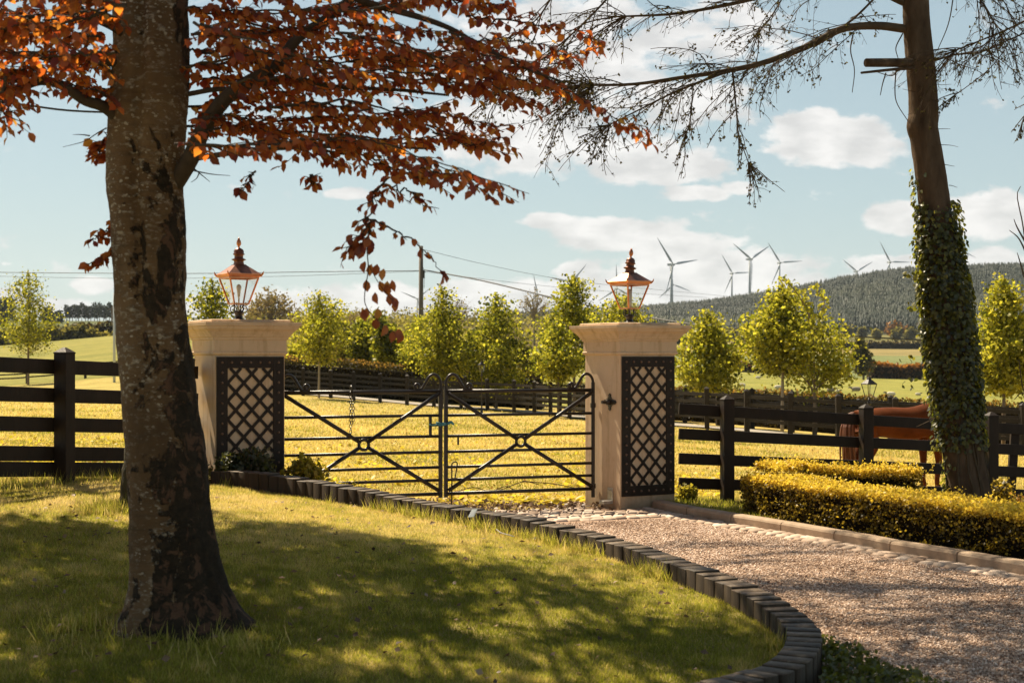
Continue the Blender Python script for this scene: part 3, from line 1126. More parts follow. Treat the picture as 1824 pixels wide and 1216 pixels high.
for k in range(4):
    m = MB()
    m.bar(FR0 - nr * .05 + Vector((0, 0, rfz(k, 0) - RH / 2)), FR0 + frd * (Lr * ext) - nr * .05 + Vector((0, 0, rfz(k, ext) - RH / 2)), .038, RH)
    m.build('rail', M['black_wood'], fr, bevel=.004)
for px in (1293, 1540, 1762, 1990):
    # distance along fence for that column
    k = (px - 912) / F
    t = (k * FR0.y - FR0.x) / (frd.x - k * frd.y)
    p = FR0 + frd * t
    fence_post(fr, p.x + nr.x * .04, p.y + nr.y * .04, rfz(0, t / Lr) - 1.35, rfz(0, t / Lr) + .125, math.atan2(frd.y, frd.x) + .02)
m = MB()
pa = P(1797, 880, 17.1)
pb = P(1808, 765, 17.15)
m.bar(pa + Vector((0, 0, -.3)), pb, .10, .05, Vector((0, 1, 0)))
m.build('brace', M['black_wood'], fr)

# ------------------------------------------------------------------ far fences


def far_fence(name, label, path, h, spacing, nrail, w=.155, gap=.02, capped=True):
    root = thing(name, label, 'fence', (path[0].x, path[0].y, g1(path[0].x, path[0].y)))
    acc = [0.0]
    for a, b in zip(path[:-1], path[1:]):
        acc.append(acc[-1] + (b - a).length)
    zg = [g1(p.x, p.y) for p in path]
    zs_ = np.convolve(np.pad(zg, 6, mode='edge'), np.ones(13) / 13, 'valid')
    first = None
    s = 0.0
    while s < acc[-1]:
        i = min(max(int(np.searchsorted(acc, s)), 0), len(path) - 1)
        p = path[i]
        if first is None:
            m = MB()
            hh = w / 2
            m.squares([(hh, -.3), (hh, h + .10), (hh * 1.12, h + .105), (hh * 1.12, h + .125), (.01, h + .19)] if capped else [(hh, -.3), (hh, h + .08)])
            first = m.build('post', M['far_wood'], root, world=False)
            o = first
        else:
            o = first.copy()
            COL.objects.link(o)
            o.parent = root
        o.location = (p.x - root.location.x, p.y - root.location.y, zs_[i] - root.location.z)
        o.rotation_euler = (random.uniform(-.015, .015), random.uniform(-.015, .015), random.uniform(-.2, .2))
        s += spacing
    for k in range(nrail):
        zt = h - k * (h - .25) / nrail
        m = MB()
        step = max(1, len(path) // 60)
        idx = list(range(0, len(path), step)) + [len(path) - 1]
        for a, b in zip(idx[:-1], idx[1:]):
            pa = Vector((path[a].x, path[a].y, zs_[a] + zt - .06))
            pb = Vector((path[b].x, path[b].y, zs_[b] + zt - .06))
            if (pb - pa).length > .05:
                m.bar(pa, pb, .045, .105)
        m.build('rail', M['far_wood'], root)
    return root


far_fence('paddock_fence', 'long dark rail fence across the paddock, on the near side of the pale track', fa_path, 1.22, 1.85, 4)
fb = []
for i, p in enumerate(fa_path):
    d = (fa_path[min(i + 1, 239)] - fa_path[max(i - 1, 0)]).normalized()
    fb.append(p + Vector((-d.y, d.x, 0)) * 3.9)
far_fence('paddock_fence', 'dark rail fence on the far side of the pale track, right under the field hedge', fb, 1.25, 2.1, 4)
fc = [Vector((X_(a, d), d, 0)) for a, d in [(-160 + i * 8, 104 + .4 * math.sin(i)) for i in range(66)]]
far_fence('paddock_fence', 'low dark fence far across the left paddock, seen under the top rail', fc, 1.1, 5.5, 3, .16)

# ------------------------------------------------------------------ pillars
CAP = [(.0, 1.595), (.024, 1.61), (.026, 1.628), (.016, 1.636), (.015, 1.748), (.028, 1.752), (.030, 1.772), (.042, 1.778), (.052, 1.80), (.074, 1.832), (.104, 1.856), (.112, 1.872), (.114, 1.882), (.130, 1.886), (.132, 1.922)]


def pillar(label, C, zb_):
    root = thing('gate_pillar', label, 'gate pillar', (C.x, C.y, 0), TH)
    hw = PW / 2
    m = MB()
    m.squares([(hw, zb_), (hw, 1.60)])
    m.build('shaft', M['render'], root, world=False, bevel=.006)
    m = MB()
    m.squares([(hw + a, b) for a, b in CAP])
    m.build('cornice', M['render'], root, world=False, bevel=.003)
    m = MB()
    m.squares([(hw + .045, 1.9225), (hw + .045, 1.945), (hw + .03, 1.95)])
    m.build('capping_slab', M['render'], root, world=False, bevel=.003)
    # studded lattice panel on the front face (local -y)
    y0 = -hw - .002
    z0, z1 = .075, 1.582
    x0, x1 = -hw + .012, hw - .012
    fw = .112
    m = MB()
    t = .014
    for xa, xb, za, zb2 in ((x0, x0 + fw, z0, z1), (x1 - fw, x1, z0, z1), (x0 + fw, x1 - fw, z1 - fw, z1), (x0 + fw, x1 - fw, z0, z0 + fw)):
        m.box(((xa + xb) / 2, y0 - t / 2, (za + zb2) / 2), (xb - xa, t, zb2 - za))
    panel = m.build('lattice_panel', M['panel_iron'], root, world=False, bevel=.002)
    # lattice bars
    m = MB()
    xi0, xi1, zi0, zi1 = x0 + fw, x1 - fw, z0 + fw, z1 - fw
    sx, sz = .165, .178
    slope = sz / sx
    for sgn in (1, -1):
        c = -12
        while c < 24:
            # line z = zi1 + sgn*slope*(x-xi0) - c*sz
            pts = []
            for xx in (xi0, xi1):
                zz = zi1 + .03 + sgn * slope * (xx - xi0) - c * sz - (0 if sgn > 0 else 0)
                pts.append((xx, zz))
            (xa, za), (xb, zb2) = pts
            # clip to opening in z
            def clip(xa, za, xb, zb2):
                for lo, hi in ((zi0, zi1),):
                    if max(za, zb2) < lo or min(za, zb2) > hi:
                        return None
                    def cut(x1_, z1_, x2_, z2_):
                        if z1_ < lo:
                            x1_ += (lo - z1_) / (z2_ - z1_) * (x2_ - x1_)
                            z1_ = lo
                        if z1_ > hi:
                            x1_ += (hi - z1_) / (z2_ - z1_) * (x2_ - x1_)
                            z1_ = hi
                        return x1_, z1_
                    a = cut(xa, za, xb, zb2)
                    b = cut(xb, zb2, xa, za)
                    return a, b
            r = clip(xa, za, xb, zb2)
            if r and abs(r[0][0] - r[1][0]) > .02:
                off = .004 if sgn > 0 else .0075
                m.bar((r[0][0], y0 - off, r[0][1]), (r[1][0], y0 - off, r[1][1]), .007, .030)
            c += 1
    m.build('lattice', M['panel_iron'], panel, world=False)
    sd = None
    spots = []
    nz = 15
    for i in range(nz):
        z = z0 + .055 + (z1 - z0 - .11) * i / (nz - 1)
        spots += [(x0 + .056, z), (x1 - .056, z)]
    for i in range(1, 6):
        xx = x0 + .056 + (x1 - x0 - .112) * i / 6
        spots += [(xx, z0 + .055), (xx, z1 - .055)]
    for xx, z in spots:
        if sd is None:
            m = MB()
            m.lathe([(.0135, 0), (.0125, .005), (.008, .010), (.002, .012)], 10, tilt=Matrix.Rotation(PI / 2, 3, 'X'))
            sd = m.build('stud', M['stud'], panel, smooth=True, world=False)
            o = sd
        else:
            o = sd.copy()
            COL.objects.link(o)
            o.parent = panel
        o.location = (xx, y0 - t, z)
    return root


PL = pillar('cream rendered gate pillar beside the beech trunk, its lattice foot hidden by a shrub', CL, -.3)
PR = pillar('cream rendered gate pillar at right end of the gate, whole lattice panel showing', CR, -.3)
# hinge plate and foot bracket on the right pillar (left face = local -x)
m = MB()
hw = PW / 2
zc = Z_(715, 15.6)
yl = -hw + .20
for a in range(4):
    ang = a * PI / 2
    L = .095 if a % 2 else .13
    d = Vector((0, math.cos(ang), math.sin(ang)))
    u = Vector((0, -math.sin(ang), math.cos(ang)))
    c0 = Vector((-hw - .006, yl, zc))
    pts = [c0 + u * .022, c0 + d * L * .45 + u * .034, c0 + d * L * .62 + u * .016, c0 + d * L * .78 + u * .026, c0 + d * L, c0 + d * L * .78 - u * .026, c0 + d * L * .62 - u * .016, c0 + d * L * .45 - u * .034, c0 - u * .022]
    n0 = len(pts)
    m.add([p + Vector((.004, 0, 0)) for p in pts] + [p - Vector((.004 + .002 * (a % 2), 0, 0)) for p in pts],
          [tuple(range(n0)), tuple(reversed(range(n0, 2 * n0)))] + [(i, (i + 1) % n0, n0 + (i + 1) % n0, n0 + i) for i in range(n0)])
m.lathe([(.032, 0), (.030, .02), (.018, .05), (.018, .10)], 12, (-hw - .008, yl, zc), Matrix.Rotation(-PI / 2, 3, 'Y'))
m.build('hinge_plate', M['iron'], PR, world=False)
m = MB()
m.box((-hw - .006, yl - .01, .075), (.010, .10, .17))
m.box((-hw - .06, yl - .01, .005), (.12, .09, .035))
for q in (-.03, .0, .03):
    m.lathe([(.007, 0), (.007, .008)], 8, (-hw - .011, yl - .01 + q, .135), Matrix.Rotation(-PI / 2, 3, 'Y'))
m.build('foot_bracket', M['steel'], PR, world=False, bevel=.002)

# ------------------------------------------------------------------ lanterns on the pillars


def lantern(label, C, rot, lean, bulb_white):
    r = thing('copper_lantern', label, 'lantern', (C.x, C.y, 1.9505), rot)
    m = MB()
    m.lathe([(.062, 0), (.062, .012), (.040, .02), (.036, .05), (.050, .075), (.052, .085), (.030, .095), (.028, .10)], 16)
    for k in range(4):
        a = k * PI / 2 + PI / 4
        c, s_ = math.cos(a), math.sin(a)
        m.tube(spline([Vector((c * .034, s_ * .034, .085)), Vector((c * .052, s_ * .052, .115)), Vector((c * .040, s_ * .040, .14)), Vector((c * .066, s_ * .066, .168))], 10), .008, 6)
    m.build('neck', M['iron'], r, smooth=True, world=False)
    for s_ in (-1, 1):
        m = MB()
        m.tube([Vector((s_ * (.06 + .03 * math.cos(t)), 0, .11 + .034 * math.sin(t))) for t in np.linspace(-2.6, 2.4, 14)], .005, 6)
        m.build('scroll', M['iron'], r, world=False)
    zb0, zt0 = .165, .425
    hb, ht = .075, .150
    m = MB()
    for x, y in ((-1, -1), (1, -1), (1, 1), (-1, 1)):
        m.bar((x * hb, y * hb, zb0), (x * ht, y * ht, zt0), .014, .014, Vector((1, 0.01, 0)))
    for (x, y), (x2, y2) in (((-1, -1), (1, -1)), ((1, -1), (1, 1)), ((1, 1), (-1, 1)), ((-1, 1), (-1, -1))):
        m.bar((x * hb, y * hb, zb0), (x2 * hb, y2 * hb, zb0), .016, .014)
        m.bar((x * ht, y * ht, zt0), (x2 * ht, y2 * ht, zt0), .016, .016)
    lf = m.build('frame', M['copper'], r, world=False)
    for k in range(4):
        Mx = Matrix.Rotation(k * PI / 2, 3, 'Z')
        m = MB()
        vs = [Mx @ Vector(p) for p in ((-hb + .006, -hb + .001, zb0 + .005), (hb - .006, -hb + .001, zb0 + .005), (ht - .007, -ht + .001, zt0 - .006), (-ht + .007, -ht + .001, zt0 - .006))]
        m.add(vs, [(0, 1, 2, 3)])
        m.build('glass_pane', M['glass'], lf, world=False)
    # roof: gutter, hips, corner ears
    m = MB()
    m.squares([(.158, .432), (.174, .440), (.178, .462), (.168, .470)])
    for x, y in ((-1, -1), (1, -1), (1, 1), (-1, 1)):
        m.tube([(x * .168, y * .168, .447), (x * .184, y * .184, .468), (x * .190, y * .190, .492)], [.013, .009, .003], 6)
    m.build('gutter', M['copper'], r, world=False)
    m = MB()
    m.squares([(.164, .4702), (.060, .555), (.056, .562)])
    roof = m.build('roof', M['copper_dark'], r, world=False)
    L = Matrix.Rotation(lean, 3, 'Y')
    m = MB()
    m.lathe([(.052, 0), (.055, .012), (.050, .022), (.048, .040), (.072, .052), (.073, .058), (.046, .068), (.044, .098), (.060, .106), (.061, .111), (.050, .118), (.052, .140), (.040, .160), (.018, .172), (.008, .178)], 14, (0, 0, .558), L)
    m.build('chimney', M['copper_dark'], roof, smooth=True, world=False)
    m = MB()
    m.lathe([(.007, .172), (.010, .188), (.020, .202), (.025, .222), (.020, .246), (.010, .262), (.013, .268), (.002, .276)], 12, (0, 0, .558), L)
    m.build('finial', M['copper'], roof, smooth=True, world=False)
    m = MB()
    m.lathe([(.008, .09), (.008, .235), (.014, .24), (.015, .27), (.016, .275), (.019, .30), (.026, .325), (.025, .345), (.014, .36), (.003, .364)] if not bulb_white else
            [(.010, .09), (.010, .20), (.024, .205), (.026, .22), (.028, .30), (.026, .36), (.012, .38)], 12, (0, 0, 0))
    m.build('bulb', M['bulb'], r, smooth=True, world=False)
    return r


lantern('copper lantern upright on the left gate pillar, pear shaped bulb inside', CL, TH + .05, 0.0, False)
lantern('copper lantern on the right gate pillar, its finial leaning over', CR, TH + .10, .10, True)

# ------------------------------------------------------------------ gate leaves
GL = (GB - GA).length / 2 - .012
BARZ = [1.212, .958, .737, .570, .408, .272, .125]


def gate_leaf(label, root, rot, mirror):
    """local x from hinge to meeting stile; y is thickness"""
    g = thing('iron_gate', label, 'gate', (root.x, root.y, 0), rot)
    L = GL
    my = 1 if not mirror else -1
    m = MB()
    m.tube([(0, 0, .03), (0, 0, 1.30)], .021, 12)
    for z in (.13, 1.02):
        m.lathe([(.030, z), (.030, z + .05)], 12)
    m.build('hinge_stile', M['iron'], g, world=False)
    m = MB()
    m.box((L - .018, 0, .66), (.042, .030, 1.15))
    m.build('meeting_stile', M['iron'], g, world=False, bevel=.003)
    for i, z in enumerate(BARZ):
        m = MB()
        r = .0215 if i == 0 else (.0195 if i == 6 else .0165)
        m.tube([(.015, 0, z), (L - .02, 0, z)], r, 10)
        m.build('bar', M['iron'], g, smooth=True, world=False)
    cx, cz = L / 2, .665
    R = .052
    for z0, z1, s_ in ((1.19, .16, 1), (.15, 1.19, -1)):
        for xa, za, xb, zb2 in ((.02, z0, cx, cz), (cx, cz, L - .04, z1)):
            a = Vector((xa, my * -.024, za))
            b = Vector((xb, my * -.024, zb2))
            d = (b - a).normalized()
            if xa == cx:
                a = a + d * R
            else:
                b = b - d * R
            m = MB()
            m.tube([a, b], .0215, 10)
            m.build('diagonal_brace', M['iron'], g, smooth=True, world=False)
    m = MB()
    m.torus((cx, my * -.024, cz), R, .017, Vector((0, 1, 0)), 24, 8)
    m.build('ring', M['iron'], g, smooth=True, world=False)
    loc = [(0, 1.20), (0, 1.29), (.012, 1.345), (.045, 1.383), (.085, 1.392), (.125, 1.368), (.165, 1.305), (.205, 1.245), (.24, 1.228), (.272, 1.243), (.282, 1.272), (.262, 1.292), (.240, 1.280), (.238, 1.262), (.252, 1.256)]
    for base, sg in ((0.0, 1), (L - .018, -1)):
        m = MB()
        m.tube(spline([Vector((base + sg * a, 0, z)) for a, z in loc], 60), .0160, 8)
        m.build('scroll', M['iron'], g, smooth=True, world=False)
    return g


rotG = math.atan2(GD.y, GD.x)
gl = gate_leaf('left leaf of the black iron field gate, hinged beside the left pillar', GA, rotG, False)
gr_ = gate_leaf('right leaf of the black iron field gate, hinged on the right pillar', GB, rotG + PI, True)
# catch on the left leaf, drop bolt and stop on the right leaf
m = MB()
m.box((GL - .13, 0, .852), (.030, .02, .215))
m.box((GL - .055, -.012, .858), (.13, .012, .028))
m.build('catch', M['iron'], gl, world=False)
m = MB()
m.tube([(GL - .075, .03, .44), (GL - .075, .03, -.04)], .008, 8)
m.tube(spline([Vector((GL - .075, .03, .44)), Vector((GL - .10, .03, .462)), Vector((GL - .135, .03, .45)), Vector((GL - .125, .03, .37)), Vector((GL - .11, .03, .29))], 14), .007, 6)
m.box((GL - .105, .02, .275), (.06, .02, .035))
m.build('drop_bolt', M['iron'], gr_, world=False)
m = MB()
m.box((GL - .155, 0, .685), (.018, .016, .09))
m.build('stop', M['iron'], gr_, world=False)

# chain hanging from the left leaf, blue twine round the meeting stiles
p0 = GA + GD * (GL * .425) + GN * .026 + Vector((0, 0, 1.245))
m = MB()
k = 0
z = 0.0
m.torus(p0 + Vector((0, 0, .0)) - GN * .026, .034, .007, GD, 14, 6)
for strand, off, nlink in ((0, -.012, 15), (1, .014, 11)):
    z = -.045
    for i in range(nlink):
        ax = GN if i % 2 else GD
        c = p0 + GD * (off + random.uniform(-.003, .003)) + Vector((0, 0, z))
        q = Vector((0, 0, 1)).rotation_difference(ax)
        # oval link standing upright
        pts = []
        side = GD if i % 2 else GN
        for t in np.linspace(0, 2 * PI, 13):
            pts.append(c + side * (math.cos(t) * .0125) + Vector((0, 0, math.sin(t) * .020)))
        m.tube(pts, .0038, 5, cap=False)
        z -= .0305
chain = m.build('chain', M['iron'])
tag(chain, 'rusty looped chain hanging down from the top bar of the gate', 'chain')
pm = GA + GD * GL + Vector((0, 0, .868))
m = MB()
for j in range(3):
    pts = []
    for t in np.linspace(0, 2 * PI, 25):
        pts.append(pm + GD * (.062 * math.cos(t)) + GN * (.034 * math.sin(t)) + Vector((0, 0, .011 * (j - 1) + .006 * math.sin(2 * t + j))))
    m.tube(pts, .007, 6, cap=False)
m.tube(spline([pm + GN * .03 - GD * .06, pm + GN * .034 - GD * .10 + Vector((0, 0, -.012)), pm + GN * .03 - GD * .15 + Vector((0, 0, -.004))], 8), .0075, 6)
m.tube(spline([pm + GN * .03 + GD * .05, pm + GN * .045 + GD * .085 + Vector((0, 0, .018)), pm + GN * .03 + GD * .118 + Vector((0, 0, -.008))], 8), [.016, .016, .017, .017, .016, .014, .012, .008], 8)
rope = m.build('twine', M['rope'], smooth=True)
tag(rope, 'blue twine tied round the middle stiles of the gate', 'rope')

# ------------------------------------------------------------------ copper beech
BY = 7.6
BZ = zl(-1.85, BY)
beech = thing('beech_tree', 'big copper beech in the left foreground with blotched lichen-flecked trunk and hanging copper leaves', 'tree', (-1.85, BY, BZ))
rows = [(-260, 196, 338), (-120, 198, 336), (0, 201, 335), (50, 203, 335), (100, 204, 334), (150, 200, 333), (200, 197, 331), (250, 194, 328), (300, 191, 324), (340, 192, 325), (380, 197, 328), (430, 200, 330), (480, 203, 330), (530, 204, 328), (570, 206, 331),
        (610, 208, 336), (660, 213, 343), (700, 217, 348), (750, 221, 356), (800, 225, 364), (850, 228, 369), (900, 230, 372), (950, 231, 379), (1000, 231, 388), (1040, 228, 398), (1070, 223, 410), (1095, 216, 424), (1115, 207, 442), (1135, 196, 462), (1160, 186, 480)]
zs_r = np.array([Z_(a, BY) for a, b, c in rows])
cl = np.array([X_(b, BY) for a, b, c in rows])
cr = np.array([X_(c, BY) for a, b, c in rows])
NS, NRW = 72, 190
zz = np.linspace(zs_r[-1], zs_r[0], NRW)
order = np.argsort(zs_r)
lft = np.interp(zz, zs_r[order], cl[order])
rgt = np.interp(zz, zs_r[order], cr[order])
vs, fs = [], []
for j in range(NRW):
    cx, rx = (lft[j] + rgt[j]) / 2, (rgt[j] - lft[j]) / 2
    ry = min(rx, .23 + max(0, (rx - .23)) * .8)
    hgt = zz[j] - BZ
    for k in range(NS):
        a = 2 * PI * k / NS
        rr = 1.0
        # groove between the two fused stems, on the camera side (a = -pi/2) high up
        gro = math.exp(-(((a - 4.72 + .06) + PI) % (2 * PI) - PI) ** 2 / .03)
        rr -= .26 * gro * min(1, max(0, (hgt - 1.1) / .6))
        # flutes and root spurs low down
        fl_ = max(0, 1 - hgt / .75)
        rr += fl_ * (.07 * math.sin(5 * a + .6) + .05 * math.sin(3 * a + 2))
        rt_ = max(0, 1 - hgt / .30) ** 2
        for a0, amp in ((-.25, .17), (-1.25, .16), (-2.2, .18), (3.0, .10), (1.2, .2), (2.1, .2)):
            rr += rt_ * amp * max(0, math.cos(a - a0)) ** 14
        fx = fbm(np.array([a * 1.1 + 3]), np.array([zz[j] * 2.4]), 1.6, 31)[0] - .5
        fx2 = vnoise(np.array([a * 3]), np.array([zz[j] * 7]), 1.7, 35)[0] - .5
        fx3 = vnoise(np.array([a * 7]), np.array([zz[j] * 16]), 1.7, 37)[0] - .5
        rr += .10 * fx + .045 * fx2 + .025 * fx3
        vs.append((cx + rx * rr * math.cos(a), BY + ry * rr * math.sin(a), zz[j]))
for j in range(NRW - 1):
    for k in range(NS):
        a = j * NS + k
        b_ = j * NS + (k + 1) % NS
        fs.append((a, b_, b_ + NS, a + NS))
tb = MB()
tb.add(vs, fs)
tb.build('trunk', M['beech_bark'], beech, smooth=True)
# upper stem beyond the frame
bb = MB()
top = Vector(((lft[-1] + rgt[-1]) / 2, BY, zz[-1]))
bb.tube(spline([top - Vector((0, 0, .1)), top + Vector((-.05, .1, 1.2)), top + Vector((-.2, .3, 3.2)), top + Vector((-.1, .4, 5.2))], 14), list(np.linspace(.235, .05, 14)), 12)
LT, LD, LS, LN = [], [], [], []      # leaf bases, directions, sizes, normals


def twig_leaves(p, d, length, spacing, size, droop, tube_r=.003, leafless=0.0):
    """a twig with alternate leaves"""
    n = max(3, int(length / .05))
    pts = []
    q = Vector(p)
    dd = Vector(d).normalized()
    for i in range(n + 1):
        pts.append(q.copy())
        dd = (dd + Vector((random.gauss(0, .07), random.gauss(0, .07), random.gauss(0, .05) - droop * .05))).normalized()
        q = q + dd * (length / n)
    bb.tube(pts, list(np.linspace(tube_r, .0012, len(pts))), 4, cap=False)
    s = leafless * length
    side = 1
    while s <= length:
        t = s / length * n
        i = min(int(t), n - 1)
        pos = pts[i].lerp(pts[i + 1], t - i)
        td = (pts[i + 1] - pts[i]).normalized()
        sd = td.cross(Vector((0, 0, 1)))
        if sd.length < .05:
            sd = Vector((1, 0, 0))
        sd.normalize()
        ld = td * random.uniform(.2, .7) + sd * (side * random.uniform(.3, .9)) + Vector((0, 0, random.uniform(-1.0, -.1)))
        LT.append(pos)
        LD.append(ld.normalized())
        nn = Vector((random.gauss(0, .5), random.gauss(0, .5), 1)) + sd * (side * -.3)
        LN.append(nn)
        LS.append(size * random.uniform(.72, 1.18))
        side = -side
        s += spacing * random.uniform(.6, 1.4)


def spray(pts, Y, r0=.008, dens=1.0, tw=.26, size=.055, droop=.6, spread=.35, lift=.0, start=0.0):
    """a leafy branch: pts are photo columns/rows, Y one distance or a list"""
    if not isinstance(Y, (list, tuple)):
        Y = [Y] * len(pts)
    path = spline([P(a, b, y) for (a, b), y in zip(pts, Y)], 26)
    # small wobble
    for i in range(1, len(path) - 1):
        path[i] = path[i] + Vector((random.gauss(0, .006), random.gauss(0, .02), random.gauss(0, .006)))
    bb.tube(path, list(np.linspace(r0, .002, 26)), 6, cap=False)
    L = sum((b - a).length for a, b in zip(path[:-1], path[1:]))
    n = max(2, int(L / .058 * dens))
    for i in range(n):
        t = start + (1 - start) * (i + random.random()) / n
        k = min(int(t * 25), 24)
        p = path[k].lerp(path[k + 1], t * 25 - k)
        d = (path[k + 1] - path[k]).normalized()
        sd = d.cross(Vector((0, 0, 1))).normalized() * random.choice((-1, 1))
        up = Vector((0, 0, 1))
        dd = d * random.uniform(.4, 1.0) + sd * random.uniform(.2, 1.0) + up * (random.uniform(-spread, spread) + lift)
        ln = tw * random.uniform(.45, 1.25) * (1.0 - .45 * t)
        twig_leaves(p, dd, ln, .036, size, droop)
    twig_leaves(path[-1], (path[-1] - path[-2]), tw * .7, .04, size, droop)


# main limbs in view
def limb(pts, Ys, r0, r1, n=30):
    pth = spline([P(a, b, y) for (a, b), y in zip(pts, Ys)], n)
    bb.tube(pth, list(np.linspace(r0, r1, n)), 9, cap=False)


limb([(300, 345), (338, 285), (362, 232), (398, 180), (440, 148), (492, 118), (530, 68), (580, 35), (660, -30)], [7.6, 7.5, 7.45, 7.4, 7.4, 7.4, 7.4, 7.4, 7.4], .050, .022)
limb([(440, 148), (520, 140), (600, 155), (700, 160), (800, 170)], [7.4, 7.3, 7.3, 7.3, 7.3], .018, .006)
limb([(335, 168), (380, 160), (420, 158), (470, 150)], [7.5, 7.5, 7.45, 7.4], .014, .012)
limb([(215, 215), (185, 190), (150, 178), (110, 152), (70, 145), (20, 162), (-60, 170)], [7.5, 7.45, 7.4, 7.4, 7.4, 7.3, 7.3], .034, .018)
limb([(225, 118), (190, 108), (150, 103), (100, 108), (60, 98), (-40, 100)], [7.5, 7.45, 7.4, 7.4, 7.3, 7.3], .030, .018)
limb([(230, 70), (200, 50), (165, 32), (140, 10), (110, -40)], [7.5, 7.4, 7.3, 7.3, 7.3], .018, .012)
limb([(150, 100), (152, 82), (156, 72)], [7.4, 7.4, 7.4], .008, .006)
limb([(560, -40), (640, 0), (700, 18), (760, 35), (810, 55), (850, 78), (930, 120), (1000, 145)], [7.2, 7.1, 7.1, 7.0, 7.0, 7.0, 6.9, 6.9], .022, .005)
limb([(330, 285), (450, 268), (560, 262), (660, 262), (760, 265)], [7.5, 7.3, 7.2, 7.2, 7.2], .016, .005)

# leafy sprays: left
for pts, Y, de in [([(205, 100), (100, 95), (-60, 90)], 7.3, 1.0), ([(215, 40), (100, 30), (-60, 22)], 7.1, 1.3), ([(225, 8), (90, -8), (-60, 0)], 6.7, 1.3), ([(180, 66), (60, 58), (-60, 62)], 7.7, 1.3),
                   ([(70, 108), (20, 128), (-30, 140)], 6.9, 1.4), ([(60, 30), (0, 55), (-60, 80)], 6.4, 1.3), ([(200, -10), (60, -30), (-60, -20)], 7.4, 1.2), ([(190, 20), (100, 48), (30, 45)], 6.2, .9),
                   ([(60, 145), (15, 155), (-20, 185)], 7.2, 1.0), ([(10, 140), (6, 180), (8, 215)], 7.0, .8), ([(195, 175), (170, 160), (130, 150)], 7.4, .9), ([(200, 130), (160, 120), (110, 125)], 7.5, 1.0)]:
    spray(pts, Y, dens=de, tw=.24)
    spray([(a + random.uniform(-10, 10), b + random.uniform(-14, 8)) for a, b in pts], Y + random.uniform(-.8, .8), dens=de * .8, tw=.24)
for pts, Y in [([(215, 395), (188, 408), (165, 425)], 7.6), ([(215, 440), (185, 455), (158, 470)], 7.6), ([(208, 235), (185, 248), (170, 262)], 7.7), ([(208, 265), (190, 270), (170, 278)], 7.6)]:
    spray(pts, Y, r0=.004, dens=1.3, tw=.09, size=.060)
# right: the big mass
for pts, Y, de in [([(330, 15), (480, 18), (700, 8)], 7.5, 1.3), ([(340, 62), (480, 55), (620, 45), (760, 55)], 7.0, 1.2), ([(335, 118), (450, 112), (600, 100), (760, 92), (900, 85)], 7.7, 1.2),
                   ([(400, 150), (520, 140), (680, 138), (830, 150), (925, 175)], 7.2, 1.2), ([(335, 190), (450, 172), (560, 158), (700, 168)], 8.1, 1.2), ([(335, 238), (480, 216), (620, 208), (750, 222), (860, 262)], 7.4, 1.15),
                   ([(335, 268), (450, 255), (600, 252), (720, 270), (875, 335)], 7.0, 1.25), ([(420, 232), (560, 236), (700, 248), (790, 245), (870, 252)], 7.8, 1.2), ([(330, -30), (480, -20), (700, -30), (850, -20)], 7.0, 1.3),
                   ([(345, 40), (430, 80), (560, 120), (660, 130)], 6.6, 1.1), ([(600, 60), (700, 80), (800, 110), (880, 120)], 6.7, 1.2), ([(560, 20), (660, 10), (760, -5), (850, 0)], 7.3, 1.2),
                   ([(620, 110), (720, 120), (830, 120), (920, 150)], 8.0, 1.1), ([(380, 20), (520, 70), (620, 82), (700, 110)], 8.3, 1.1), ([(350, 90), (450, 92), (540, 84)], 8.5, 1.0), ([(480, 190), (600, 190), (700, 205), (780, 200)], 6.8, 1.0),
                   ([(340, 140), (420, 140), (500, 165), (600, 225)], 7.9, 1.0), ([(340, 215), (420, 210), (500, 245), (580, 275)], 7.2, 1.1), ([(560, 255), (640, 270), (700, 300), (760, 318)], 7.4, 1.1)]:
    spray(pts, Y, dens=de, tw=.25)
    spray([(a + random.uniform(-25, 25), b + random.uniform(-14, 10)) for a, b in pts], Y + random.uniform(-.9, .9), dens=de * .62, tw=.24)
for pts, Y, de, tw in [([(800, 58), (850, 95), (920, 112), (1000, 150), (1060, 190), (1110, 215), (1150, 235)], 6.9, 1.15, .15), ([(830, 30), (920, 40), (1000, 50), (1065, 78)], 7.3, 1.2, .15), ([(740, -5), (850, 5), (905, 12)], 7.6, 1.2, .18),
                       ([(760, 130), (880, 120), (980, 118), (1045, 92)], 7.0, 1.2, .16), ([(700, 192), (800, 208), (890, 225)], 7.4, 1.0, .15), ([(850, 140), (930, 142), (1000, 165)], 7.2, 1.2, .15), ([(780, 75), (880, 70), (960, 78), (1010, 105)], 6.7, 1.2, .17),
                       ([(690, 318), (668, 345), (655, 392), (615, 450)], 6.8, 1.0, .11), ([(650, 385), (700, 408), (745, 435), (785, 482)], 6.8, .8, .08), ([(680, 328), (735, 345), (760, 368)], 7.0, .9, .09),
                       ([(690, 280), (740, 300), (790, 310), (870, 345)], 6.8, 1.1, .13), ([(770, 235), (840, 260), (885, 245)], 7.2, 1.0, .10), ([(455, 305), (440, 325), (428, 342)], 7.1, .8, .05), ([(555, 312), (558, 328)], 7.1, .8, .05),
                       ([(660, 395), (655, 425), (630, 445)], 6.8, 1.0, .09)]:
    spray(pts, Y, r0=.006, dens=de, tw=tw, droop=.5)
